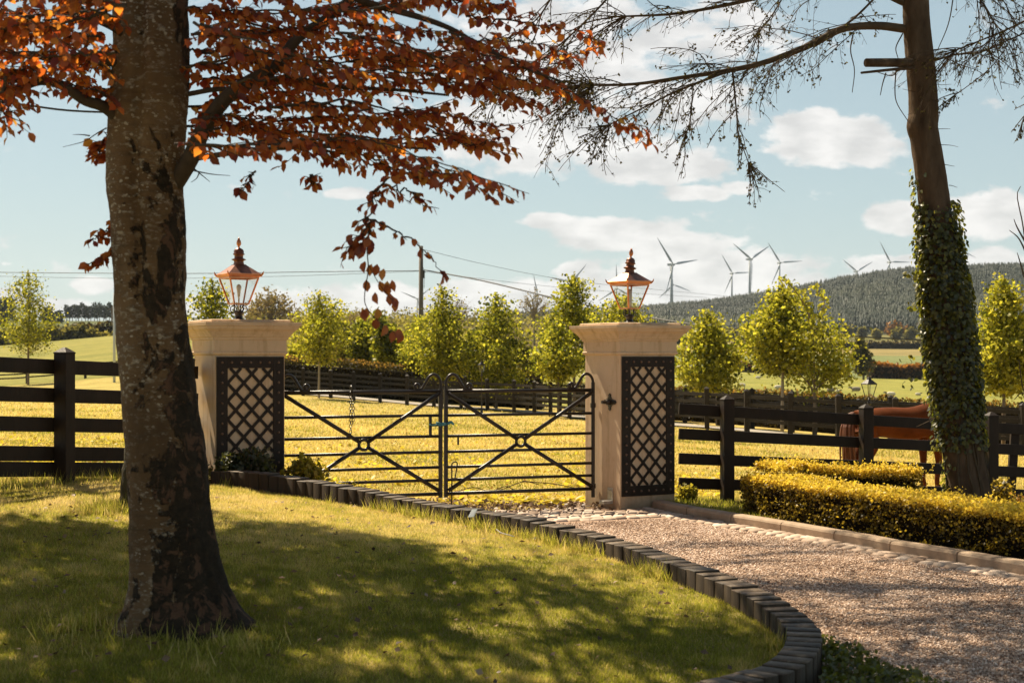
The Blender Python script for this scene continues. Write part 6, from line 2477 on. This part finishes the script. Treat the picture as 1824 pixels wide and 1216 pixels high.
pl = mass('dead_leaves', QUAD_V, QUAD_F, frames(RNG.normal(size=(n, 3)) * np.array([1, 1, .3]), RNG.normal(size=(n, 3)) * .6 + np.array([0, 0, 1])), np.stack([x, Y, gz(x, Y) + RNG.uniform(.01, .06, n)], 1), RNG.uniform(.018, .042, n) * np.clip(Y / 22, 1, 1.6), M['rust_leaf'], rnd=RNG.random(n))
struct(pl, 'stuff')

# ------------------------------------------------------------------ horse


def skin_body(name, nodes, edges, mat, parent, sub=2, root=0):
    me = bpy.data.meshes.new(name)
    me.from_pydata([n_[0] for n_ in nodes], edges, [])
    ob = bpy.data.objects.new(name, me)
    COL.objects.link(ob)
    ob.parent = parent
    sk = ob.modifiers.new('skin', 'SKIN')
    if not me.skin_vertices:
        # the modifier adds the layer
        pass
    sk.use_smooth_shade = True
    for i, n_ in enumerate(nodes):
        v = me.skin_vertices[0].data[i]
        r = n_[1]
        v.radius = (r, r) if isinstance(r, (int, float)) else r
        v.use_root = (i == root)
    sb = ob.modifiers.new('sub', 'SUBSURF')
    sb.levels = sub
    sb.render_levels = sub
    me.materials.append(mat)
    return ob


HX, HYd = 6.02, 22.0
hz = g1(HX, HYd)
horse = thing('horse', 'chestnut horse standing side on behind the right fence, head hidden by the larch', 'horse', (HX, HYd, hz), math.radians(14))
horse.scale = (.95, 1, 1)
N = [((-.55, 0, 1.12), (.26, .27)), ((-.22, 0, 1.06), (.25, .27)), ((.12, 0, 1.00), (.26, .28)), ((.42, 0, 1.05), (.22, .29)), ((.62, 0, 1.19), (.15, .23)), ((.84, -.02, 1.36), (.11, .18)), ((1.04, -.05, 1.48), (.09, .14)), ((1.16, -.08, 1.44), (.085, .11)), ((1.30, -.13, 1.19), (.07, .085)), ((1.37, -.16, 1.04), (.055, .065)),
     ((-.76, 0, 1.06), (.20, .21)),
     ((.50, .13, .90), (.10, .13)), ((.48, .15, .70), .082), ((.49, .14, .44), .056), ((.48, .14, .15), .042), ((.51, .14, .03), .052),
     ((.52, -.13, .90), (.10, .13)), ((.56, -.15, .70), .082), ((.60, -.14, .44), .056), ((.56, -.14, .15), .042), ((.59, -.14, .03), .052),
     ((-.66, .13, .92), (.15, .19)), ((-.58, .16, .74), (.10, .12)), ((-.76, .15, .47), .060), ((-.72, .15, .15), .044), ((-.68, .15, .03), .054),
     ((-.66, -.13, .92), (.15, .19)), ((-.54, -.16, .74), (.10, .12)), ((-.70, -.15, .47), .060), ((-.64, -.15, .15), .044), ((-.60, -.15, .03), .054)]
E = [(0, 1), (1, 2), (2, 3), (3, 4), (4, 5), (5, 6), (6, 7), (7, 8), (8, 9), (0, 10), (3, 11), (11, 12), (12, 13), (13, 14), (14, 15), (3, 16), (16, 17), (17, 18), (18, 19), (19, 20), (0, 21), (21, 22), (22, 23), (23, 24), (24, 25), (0, 26), (26, 27), (27, 28), (28, 29), (29, 30)]
skin_body('body', N, E, M['hair'], horse)
m = MB()
for s_ in (-1, 1):
    m.tube([(1.10, -.06 + s_ * .06, 1.48), (1.105, -.06 + s_ * .075, 1.56), (1.12, -.06 + s_ * .07, 1.63)], [.032, .030, .004], 8)
m.build('ears', M['hair'], horse, smooth=True, world=False)
m = MB()
for k in range(46):
    t = random.random()
    b0 = Vector((.55 + .58 * t, -.01 - .05 * t, 1.39 + .14 * t))
    m.tube(spline([b0, b0 + Vector((random.uniform(-.05, .03), -.10, .0)), b0 + Vector((random.uniform(-.08, .05), -.15 - .03 * random.random(), -.20 - .1 * random.random()))], 6), [.016, .018, .016, .012, .008, .003], 5, cap=False)
m.build('mane', M['mane'], horse, world=False)
m = MB()
m.tube(spline([Vector((-.84, 0, 1.20)), Vector((-.93, 0, 1.10)), Vector((-.95, 0, .85)), Vector((-.94, 0, .55)), Vector((-.92, 0, .30))], 16), [.035, .05, .06, .07, .075, .08, .085, .088, .09, .09, .088, .08, .07, .055, .035, .01], 10)
for k in range(46):
    a, b_ = random.gauss(0, .03), random.gauss(0, .045)
    m.tube(spline([Vector((-.86 + a * .3, b_ * .6, 1.18)), Vector((-.94 + a, b_, 1.02)), Vector((-.95 + a * 1.2, b_ * 1.4, .70)), Vector((-.92 + a * 1.6, b_ * 1.5, .28 + random.uniform(-.06, .12)))], 9), [.014, .02, .024, .026, .026, .022, .016, .010, .003], 5, cap=False)
m.build('tail', M['mane'], horse, world=False)

# ------------------------------------------------------------------ sheep


def sheep(label, px, py, Y, yaw, lying=False, grazing=False, dark=False, scale=1.0):
    X = X_(px, Y)
    r = thing('sheep', label, 'sheep', (X, Y, g1(X, Y)), yaw, 'sheep in the far field')
    h = .34 if lying else .62
    N = [((-.35, 0, h), (.22, .24)), ((0, 0, h + .02), (.26, .28)), ((.35, 0, h + .01), (.22, .24)), ((-.52, 0, h - .02), .14), ((.52, 0, h + .06), .13)]
    E = [(0, 1), (1, 2), (0, 3), (2, 4)]
    skin_body('fleece', N, E, M['wool_dark'] if dark else M['wool'], r, 2, 1)
    hn = (.74, .16) if grazing else (.74, h + .20)
    m = MB()
    if grazing:
        m.tube([(.52, 0, h + .02), (.66, 0, h - .18), (.74, 0, .16), (.80, 0, .05)], [.12, .10, .085, .05], 9)
    else:
        m.tube([(.48, 0, h + .06), (.60, 0, h + .20), (.74, 0, h + .20), (.86, 0, h + .13)], [.12, .10, .085, .05], 9)
    m.build('head', M['sheep_face'], r, smooth=True, world=False)
    if not lying:
        for x in (-.36, .36):
            for y in (-.13, .13):
                m = MB()
                m.tube([(x, y, .5), (x + .01, y, .25), (x, y, -.02)], [.06, .038, .035], 7)
                m.build('leg', M['sheep_face'], r, world=False)
    else:
        m = MB()
        for y in (-.14, .14):
            m.tube([(.30, y, .14), (.52, y, .07), (.38, y, .03)], [.05, .04, .035], 6)
        m.build('leg', M['sheep_face'], r, world=False)
    r.scale = (scale,) * 3
    return r


def field_Y(px, py):
    """distance at which the ground shows at that row (field slopes)"""
    best, by = 1e9, 150
    for Y in np.linspace(95, 278, 260):
        X = X_(px, Y)
        d = abs(HY + (EZ - g1(X, Y)) / Y * F - py)
        if d < best:
            best, by = d, Y
    return by


for lab, px, py, yaw, ly, gr, dk, sc in [('pale sheep lying under the low young tree left of the right pillar', 909, 672, .2, True, False, False, 1.5), ('dark-legged sheep standing left of the right pillar below the spired tree', 1017, 674, .1, False, True, True, 1.25), ('sheep grazing right of the cone-shaped young tree', 1322, 693, 2.9, False, True, False, 1.3),
                                          ('pale sheep lying just left of the tallest young tree\'s pale stem', 1386, 694, .1, True, False, False, 1.5), ('sheep lying far off between the cone-shaped and tallest trees', 1350, 675, .1, True, False, False, 1.3), ('tiny distant sheep right of the cone-shaped young tree', 1318, 676, .3, True, False, False, .8), ('sheep facing this way, furthest up the field right of the forked tree', 1481, 687, -1.3, False, False, True, 1.1),
                                          ('dark sheep lying right of the forked tree', 1480, 699, .2, True, False, True, 1.5), ('pale lamb lying beside the dark sheep', 1493, 699, .1, True, False, False, .9), ('grey sheep lying left of the small lamp post by the horse', 1525, 698, 2.9, True, False, True, 1.7), ('pale sheep lying right of the small lamp post by the horse', 1587, 707, 2.9, True, False, False, 1.5), ('small pale sheep lying near the ivy-clad larch', 1635, 705, .1, True, False, False, 1.0), ('tiny pale lamb left of the dark-legged standing sheep', 1001, 672, .2, True, False, False, .7)]:
    sheep(lab, px, py, field_Y(px, py), yaw, ly, gr, dk, sc * .56)

# ------------------------------------------------------------------ lamp posts in the paddock, feed house, poles, wires


def lamp_post(label, px, Y, base_z, lamp_top, scale, bar=False):
    X = X_(px, Y)
    r = thing('lamp_post', label, 'lamp post', (X, Y, base_z), .4)
    zt = Z_(lamp_top, Y) - base_z
    k = scale
    zl0 = zt - .95 * k
    m = MB()
    m.lathe([(.11 * k, 0), (.11 * k, .12), (.06 * k, .2), (.045 * k, .6), (.040 * k, zl0 - .28 * k), (.075 * k, zl0 - .26 * k), (.075 * k, zl0 - .18 * k), (.04 * k, zl0 - .12 * k), (.035 * k, zl0)], 12)
    m.build('post', M['iron'], r, smooth=True, world=False)
    if bar:
        m = MB()
        m.tube([(-.26 * k, 0, zl0 - .08 * k), (.26 * k, 0, zl0 - .08 * k)], .02 * k, 8)
        for s_ in (-1, 1):
            m.lathe([(.012 * k, 0), (.035 * k, .01), (.012 * k, .05)], 8, (s_ * .26 * k, 0, zl0 - .105 * k))
        m.build('ladder_bar', M['iron'], r, world=False)
    hb, ht = .10 * k, .20 * k
    za, zb2 = zl0 + .02 * k, zl0 + .52 * k
    m = MB()
    for x, y in ((-1, -1), (1, -1), (1, 1), (-1, 1)):
        m.bar((x * hb, y * hb, za), (x * ht, y * ht, zb2), .022 * k, .022 * k, Vector((1, .01, 0)))
    for (x, y), (x2, y2) in (((-1, -1), (1, -1)), ((1, -1), (1, 1)), ((1, 1), (-1, 1)), ((-1, 1), (-1, -1))):
        m.bar((x * hb, y * hb, za), (x2 * hb, y2 * hb, za), .025 * k, .02 * k)
        m.bar((x * ht, y * ht, zb2), (x2 * ht, y2 * ht, zb2), .025 * k, .02 * k)
    lf = m.build('frame', M['iron'], r, world=False)
    m = MB()
    for q in range(4):
        Mx = Matrix.Rotation(q * PI / 2, 3, 'Z')
        m.add([Mx @ Vector(p) for p in ((-hb, -hb, za), (hb, -hb, za), (ht, -ht, zb2), (-ht, -ht, zb2))], [(0, 1, 2, 3)])
    m.build('glass', M['glass'], lf, world=False)
    m = MB()
    m.squares([(.212 * k, zb2 + .011 * k), (.212 * k, zb2 + .025 * k), (.085 * k, zb2 + .16 * k), (.055 * k, zb2 + .19 * k), (.07 * k, zb2 + .21 * k), (.03 * k, zb2 + .28 * k)])
    m.lathe([(.012 * k, zb2 + .28 * k), (.03 * k, zb2 + .34 * k), (.004 * k, zb2 + .43 * k)], 8)
    m.build('roof', M['iron'], r, world=False)
    return r


Yq = 55.0
lamp_post('small black lamp post behind the gate, left of centre pillar trees', 858, Yq, g1(X_(858, Yq), Yq), 639, .55)
Yq = 27.0
lamp_post('small black lamp post with a crossbar rising beyond the fence post by the horse', 1548, Yq, g1(X_(1548, Yq), Yq), 664, .50, True)

X, Y = X_(957, 66), 66
r = thing('feed_house', 'small pyramid-roofed box standing behind the paddock fence', 'shelter', (X, Y, g1(X, Y)))
m = MB()
zt = Z_(681, Y) - g1(X, Y)
m.squares([(.22, 0), (.22, zt - .22)])
m.build('body', M['far_wood'], r, world=False)
m = MB()
m.squares([(.27, zt - .219), (.27, zt - .19), (.06, zt - .02), (.03, zt)])
m.build('roof', M['bark_pale'], r, world=False)

# utility pole
Yp = 88.0
Xp = X_(750, Yp)
r = thing('utility_pole', 'tall wooden utility pole rising behind the young trees', 'utility pole', (Xp, Yp, g1(Xp, Yp)))
zt = Z_(438, Yp) - g1(Xp, Yp)
m = MB()
m.tube([(0, 0, -.3), (0, 0, zt)], [.17, .125], 12)
m.build('pole', M['pole_wood'], r, smooth=True, world=False)
m = MB()
m.tube([(0, -.15, zt - 1.0), (.22, -.15, zt - 1.55), (.20, -.15, zt - 2.6)], .018, 6)
m.box((.19, -.16, zt - 1.75), (.10, .10, .5))
m.build('cable_joint', M['wire'], r, world=False)
m = MB()
m.tube([(-.0, 0, zt - 1.62), (.3, 0, zt - 1.62)], .03, 6)
m.build('bracket', M['wire'], r, world=False)
Yg = 92.0
Xg = X_(203.5, Yg)
r = thing('pale_pole', 'thin pale grey pole half hidden by the left side of the beech trunk', 'pole', (Xg, Yg, g1(Xg, Yg)))
m = MB()
m.tube([(0, 0, -.2), (0, 0, Z_(522, Yg) - g1(Xg, Yg))], [.09, .07], 10)
m.build('pole', M['pole_pale'], r, smooth=True, world=False)
Xg, Yg = X_(199.5, 330), 330
r = thing('utility_pole', 'distant dark utility pole beside the pine clump, just left of the beech trunk', 'utility pole', (Xg, Yg, g1(Xg, Yg)))
m = MB()
m.tube([(0, 0, -.2), (0, 0, Z_(545, Yg) - g1(Xg, Yg))], [.22, .17], 8)
m.bar((-1.0, 0, Z_(551, Yg) - g1(Xg, Yg)), (1.0, 0, Z_(551, Yg) - g1(Xg, Yg)), .16, .2)
m.build('pole', M['pole_wood'], r, world=False)


def wire(label, pts, r):
    mb = MB()
    mb.tube(spline([P(a, b, d) for a, b, d in pts], 40), r, 5, cap=False)
    tag(mb.build('overhead_wire', M['wire']), label, 'wire')


wire('upper overhead wire running level from the utility pole to the left edge', [(750, 482, 88), (560, 484, 90), (330, 487, 93), (0, 485, 98), (-300, 480, 103)], .022)
wire('lower thin overhead wire running level from the utility pole to the left edge', [(750, 483, 88), (500, 492, 90), (250, 496, 93), (0, 492, 98), (-300, 486, 103)], .013)
wire('thick twisted overhead wire dropping from the utility pole to the right', [(757, 481, 88), (860, 500, 82), (985, 530, 76), (1110, 556, 70), (1230, 577, 66), (1350, 588, 64), (1490, 597, 66), (1660, 606, 70), (2000, 618, 76)], .040)
wire('faint overhead wire from the top of the utility pole to the right', [(752, 444, 88), (860, 470, 96), (980, 494, 110), (1090, 508, 124), (1300, 528, 150)], .013)
wire('faint overhead wire just above the thick twisted one', [(757, 484, 88), (870, 498, 96), (980, 510, 108), (1100, 520, 120), (1260, 530, 140)], .012)

# ------------------------------------------------------------------ wind turbines
BL = 40.0


def turbine(label, px, py, Lpx, ang0, base_drop=0, yaw=.5):
    Y = BL * F / Lpx
    X = X_(px, Y)
    zh = Z_(py, Y)
    zg = min(g1(X, Y), zh - 62)
    r = thing('wind_turbine', label, 'wind turbine', (X, Y, zg), 0, 'wind turbines on the hill')
    m = MB()
    m.tube([(0, 2.5, 0), (0, 2.5, zh - zg - 1)], [2.0, 1.25], 14)
    m.build('tower', M['turbine'], r, smooth=True, world=False)
    Rz = Matrix.Rotation(yaw, 3, 'Z')
    m = MB()
    m.box(Vector((0, 2.5, zh - zg)) + Rz @ Vector((0, 1.6, .3)), (3.0, 9.0, 3.0), Rz)
    m.build('nacelle', M['turbine'], r, world=False, bevel=.4)
    m = MB()
    m.lathe([(1.6, 0), (1.6, 1.6), (1.0, 2.6), (.2, 3.1)], 12, Vector((0, 2.5, zh - zg)) + Rz @ Vector((0, -2.8, 0)), Rz @ Matrix.Rotation(PI / 2, 3, 'X'))
    hub = m.build('hub', M['turbine'], r, world=False, smooth=True)
    for k in range(3):
        a = math.radians(ang0 + 120 * k)
        d = Vector((math.cos(a), 0, math.sin(a)))
        t = Vector((-math.sin(a), 0, math.cos(a)))
        c0 = Vector((0, 2.5, zh - zg)) + Rz @ Vector((0, -3.8, 0))
        mb = MB()
        ring = []
        for s_, ch, th in ((1.0, 1.1, 1.1), (3.5, 1.3, 1.1), (8, 3.0, .9), (14, 2.7, .7), (24, 1.9, .45), (34, 1.1, .25), (40, .25, .1)):
            base = c0 + Rz @ (d * s_)
            for u, v in ((-.35, 0), (0, -.5), (.65, 0), (0, .5)):
                ring.append(base + Rz @ (t * (u * ch) + Vector((0, 1, 0)) * (v * th + u * ch * .35)))
        fs = []
        for i in range(6):
            for j in range(4):
                p, q = i * 4 + j, i * 4 + (j + 1) % 4
                fs.append((p, q, q + 4, p + 4))
        fs += [(3, 2, 1, 0), (24, 25, 26, 27)]
        mb.add(ring, fs)
        mb.build('blade', M['turbine'], hub, world=False)
    return r


for lab, px, py, L, a0, yw in [('largest wind turbine, nearest of them, right of the right copper lantern', 1196.5, 471, 60, 10, .62), ('wind turbine half behind the largest one, rotor low at its tower', 1198, 507, 37, 101, .3), ('wind turbine with horizontal blade left of the slender-bladed pair', 1304, 487, 40, 4, .35),
                               ('wind turbine on a tall tower with two blades raised in a V', 1336, 461.5, 52, 30, .6), ('wind turbine over the top of the tallest young tree', 1389, 468, 44, 5, .3), ('wind turbine whose V of blades just clears the wooded ridge', 1525.5, 483.5, 39, 28, .45), ('rightmost wind turbine wholly in view, left of the larch', 1585, 467, 42, 1, .3),
                               ('wind turbine mostly hidden behind the larch, one blade out to the right', 1702, 442, 44, -22, .3), ('wind turbine behind the right copper lantern, one blade upright', 1098, 514, 43, 92, .3), ('wind turbine behind the tall spired young tree', 1018, 502.5, 43, 50, .3),
                               ('wind turbine above the bare round tree left of the right pillar', 957, 524, 36, 103, .3), ('leftmost wind turbine, close beside the utility pole', 743, 532, 34, 39, .4)]:
    turbine(lab, px, py, L, a0, 0, yw)

# bare twigs at the right edge
mb = MB()
for pts in ([(1850, 560), (1832, 470), (1822, 400), (1812, 350), (1818, 332)], [(1826, 430), (1812, 405), (1806, 390)], [(1830, 455), (1815, 425), (1798, 410)], [(1832, 520), (1818, 470), (1812, 450)], [(1850, 720), (1822, 700), (1806, 712)], [(1840, 730), (1822, 690), (1815, 640)]):
    mb.tube(spline([P(a, b, 12.8) for a, b in pts], 12), list(np.linspace(.010, .003, 12)), 5, cap=False)
tag(mb.build('bare_sapling', M['twig']), 'bare sapling twigs reaching in at the right edge of the view', 'sapling')

# ------------------------------------------------------------------ air
HAZE = True
if HAZE:
    m, nt, out = new_mat('thin_air')
    pv_ = nt.nodes.new('ShaderNodeVolumePrincipled')
    pv_.inputs['Color'].default_value = (.80, .90, .97, 1)
    pv_.inputs['Density'].default_value = .00006
    pv_.inputs['Anisotropy'].default_value = .2
    lk(nt, pv_.outputs[0], out.inputs['Volume'])
    mb = MB()
    mb.box((0, 1550, 85), (9000, 3900, 290))
    hz_ = mb.build('haze', m)
    struct(hz_, 'stuff')

# ------------------------------------------------------------------ sky, sun, camera
w = bpy.data.worlds.new('World')
SC.world = w
w.use_nodes = True
nt = w.node_tree
nt.nodes.clear()
out = nt.nodes.new('ShaderNodeOutputWorld')
bg = nt.nodes.new('ShaderNodeBackground')
sky = nt.nodes.new('ShaderNodeTexSky')
sky.sky_type = 'NISHITA'
sky.sun_disc = False
sky.sun_elevation = SUN_EL
sky.sun_rotation = SUN_AZ
sky.air_density = 1.0
sky.dust_density = .4
sky.ozone_density = 1.2
tc = nt.nodes.new('ShaderNodeTexCoord')
sp = nt.nodes.new('ShaderNodeSeparateXYZ')
lk(nt, tc.outputs['Generated'], sp.inputs[0])
yy = math_node(nt, 'MAXIMUM', math_node(nt, 'ABSOLUTE', sp.outputs['Y']), .05)
u_ = math_node(nt, 'DIVIDE', sp.outputs['X'], yy)
v_ = math_node(nt, 'DIVIDE', sp.outputs['Z'], yy)
cmb = nt.nodes.new('ShaderNodeCombineXYZ')
lk(nt, u_, cmb.inputs[0])
lk(nt, v_, cmb.inputs[1])
UV = cmb.outputs[0]
CLOUDS = [(1480, 252, 120, 50, 1.15), (1455, 228, 60, 40, 1.1), (1535, 270, 90, 30, 1.0), (1100, 278, 190, 50, .98), (1190, 300, 120, 32, .95), (950, 235, 180, 80, .98), (1000, 100, 240, 130, .80), (1260, 60, 150, 70, .75), (1230, 190, 130, 60, .62),
          (1100, 418, 130, 34, 1.15), (1220, 434, 115, 24, 1.05), (975, 394, 70, 14, .85), (1240, 344, 72, 17, .9), (1310, 335, 34, 14, .7), (1600, 388, 66, 32, 1.05), (1770, 386, 95, 44, 1.15), (1250, 495, 230, 62, 1.15), (1000, 530, 150, 40, .95), (1035, 482, 60, 22, .9), (1130, 478, 80, 20, .7), (1420, 500, 120, 26, .7),
          (850, 535, 150, 40, 1.0), (690, 535, 130, 34, .95), (500, 545, 220, 42, 1.0), (625, 344, 58, 14, .7), (1780, 462, 90, 24, .9), (1610, 470, 110, 20, .8), (165, 511, 44, 19, .95), (95, 545, 85, 18, .9), (18, 525, 40, 14, .9), (12, 470, 14, 5, .5), (700, 200, 220, 90, .35), (1700, 480, 200, 24, .6), (-300, 420, 260, 60, .8), (2200, 330, 260, 80, .9)]
nz = nt.nodes.new('ShaderNodeTexNoise')
nz.inputs['Scale'].default_value = 34
nz.inputs['Detail'].default_value = 7
nz.inputs['Roughness'].default_value = .58
mp = nt.nodes.new('ShaderNodeMapping')
mp.inputs['Scale'].default_value = (1, 1.7, 1)
lk(nt, UV, mp.inputs[0])
lk(nt, mp.outputs[0], nz.inputs['Vector'])
nzb = nt.nodes.new('ShaderNodeTexNoise')
nzb.inputs['Scale'].default_value = 13
nzb.inputs['Detail'].default_value = 3
mpb = nt.nodes.new('ShaderNodeMapping')
mpb.inputs['Scale'].default_value = (1, 2.2, 1)
mpb.inputs['Location'].default_value = (1.3, 4.1, 0)
lk(nt, UV, mpb.inputs[0])
lk(nt, mpb.outputs[0], nzb.inputs['Vector'])
tot = None
low = None
for px, py, rx, ry, amp in CLOUDS:
    cu, cv = (px - 912) / F, (HY - py) / F
    ms = nt.nodes.new('ShaderNodeMapping')
    ms.vector_type = 'POINT'
    ms.inputs['Location'].default_value = (-cu * F / rx, -cv * F / ry, 0)
    ms.inputs['Scale'].default_value = (F / rx, F / ry, 0)
    lk(nt, UV, ms.inputs[0])
    ln = nt.nodes.new('ShaderNodeVectorMath')
    ln.operation = 'LENGTH'
    lk(nt, ms.outputs[0], ln.inputs[0])
    mr = nt.nodes.new('ShaderNodeMapRange')
    mr.interpolation_type = 'SMOOTHSTEP'
    mr.inputs['From Min'].default_value = 1.45
    mr.inputs['From Max'].default_value = .25
    mr.inputs['To Min'].default_value = 0
    mr.inputs['To Max'].default_value = amp
    lk(nt, ln.outputs['Value'], mr.inputs['Value'])
    tot = mr.outputs[0] if tot is None else math_node(nt, 'MAXIMUM', tot, mr.outputs[0])
cov = math_node(nt, 'ADD', tot, math_node(nt, 'ADD', math_node(nt, 'MULTIPLY', math_node(nt, 'SUBTRACT', nz.outputs['Fac'], .5), 1.9), math_node(nt, 'MULTIPLY', math_node(nt, 'SUBTRACT', nzb.outputs['Fac'], .5), 1.0)))
mr = nt.nodes.new('ShaderNodeMapRange')
mr.interpolation_type = 'SMOOTHSTEP'
mr.inputs['From Min'].default_value = .24
mr.inputs['From Max'].default_value = .62
lk(nt, cov, mr.inputs['Value'])
mask = mr.outputs[0]
# cloud body tone: thick parts lit cream, undersides a little greyer
n2 = nt.nodes.new('ShaderNodeTexNoise')
n2.inputs['Scale'].default_value = 26
n2.inputs['Detail'].default_value = 5
mp2 = nt.nodes.new('ShaderNodeMapping')
mp2.inputs['Scale'].default_value = (1, 2.2, 1)
mp2.inputs['Location'].default_value = (3, 7, 0)
lk(nt, UV, mp2.inputs[0])
lk(nt, mp2.outputs[0], n2.inputs['Vector'])
ccol = ramp(nt, n2.outputs['Fac'], [(.36, (6.7, 6.6, 6.55)), (.62, (9.2, 8.95, 8.75))])
SKY_G = 1.0
skyc = mixc(nt, 1.0, sky.outputs[0], (1.0 * SKY_G, .92 * SKY_G, .76 * SKY_G), 'MULTIPLY')
# pale tint strongest at the horizon, cut back overhead to dim the fill light
horizon_tint = nt.nodes.new('ShaderNodeMapRange')
horizon_tint.inputs['From Min'].default_value = .0
horizon_tint.inputs['From Max'].default_value = .6
horizon_tint.inputs['To Min'].default_value = .74
horizon_tint.inputs['To Max'].default_value = .12
lk(nt, v_, horizon_tint.inputs['Value'])
skyc = mixc(nt, horizon_tint.outputs[0], skyc, (4.7, 6.1, 6.8))
up = math_node(nt, 'GREATER_THAN', sp.outputs['Z'], -.02)
mk = math_node(nt, 'MULTIPLY', math_node(nt, 'MULTIPLY', mask, up), .9)
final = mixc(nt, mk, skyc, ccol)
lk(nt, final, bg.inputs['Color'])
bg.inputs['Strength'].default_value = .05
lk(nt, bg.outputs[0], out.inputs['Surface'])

sd = Vector((math.sin(SUN_AZ) * math.cos(SUN_EL), math.cos(SUN_AZ) * math.cos(SUN_EL), math.sin(SUN_EL)))
sl = bpy.data.lights.new('sun', 'SUN')
sl.energy = 4.8
sl.angle = math.radians(.53)
sl.color = (1.0, .86, .64)
so = bpy.data.objects.new('sun', sl)
COL.objects.link(so)
so.location = (-20, 30, 40)
so.rotation_euler = (-sd).to_track_quat('-Z', 'Y').to_euler()

cam = bpy.data.cameras.new('camera')
cam.sensor_width = 36
cam.lens = 36 * F / 1824
cam.shift_y = 24 / 1824
cam.clip_start = .1
cam.clip_end = 12000
cam.dof.use_dof = True
cam.dof.focus_distance = 15.2
cam.dof.aperture_fstop = 4.5
co = bpy.data.objects.new('camera', cam)
COL.objects.link(co)
co.location = (0, 0, EZ)
co.rotation_euler = (math.radians(90), 0, 0)
SC.camera = co

SC.render.resolution_x = 1024
SC.render.resolution_y = 682
SC.view_settings.view_transform = 'Standard'
SC.view_settings.look = 'None'
SC.view_settings.exposure = 1.12
SC.view_settings.gamma = 1.0
cy = SC.cycles
cy.max_bounces = 8
cy.diffuse_bounces = 3
cy.glossy_bounces = 3
cy.transmission_bounces = 4
cy.transparent_max_bounces = 12
cy.volume_bounces = 0
cy.use_denoising = True
cy.sample_clamp_indirect = 6
cy.caustics_reflective = False
cy.caustics_refractive = False
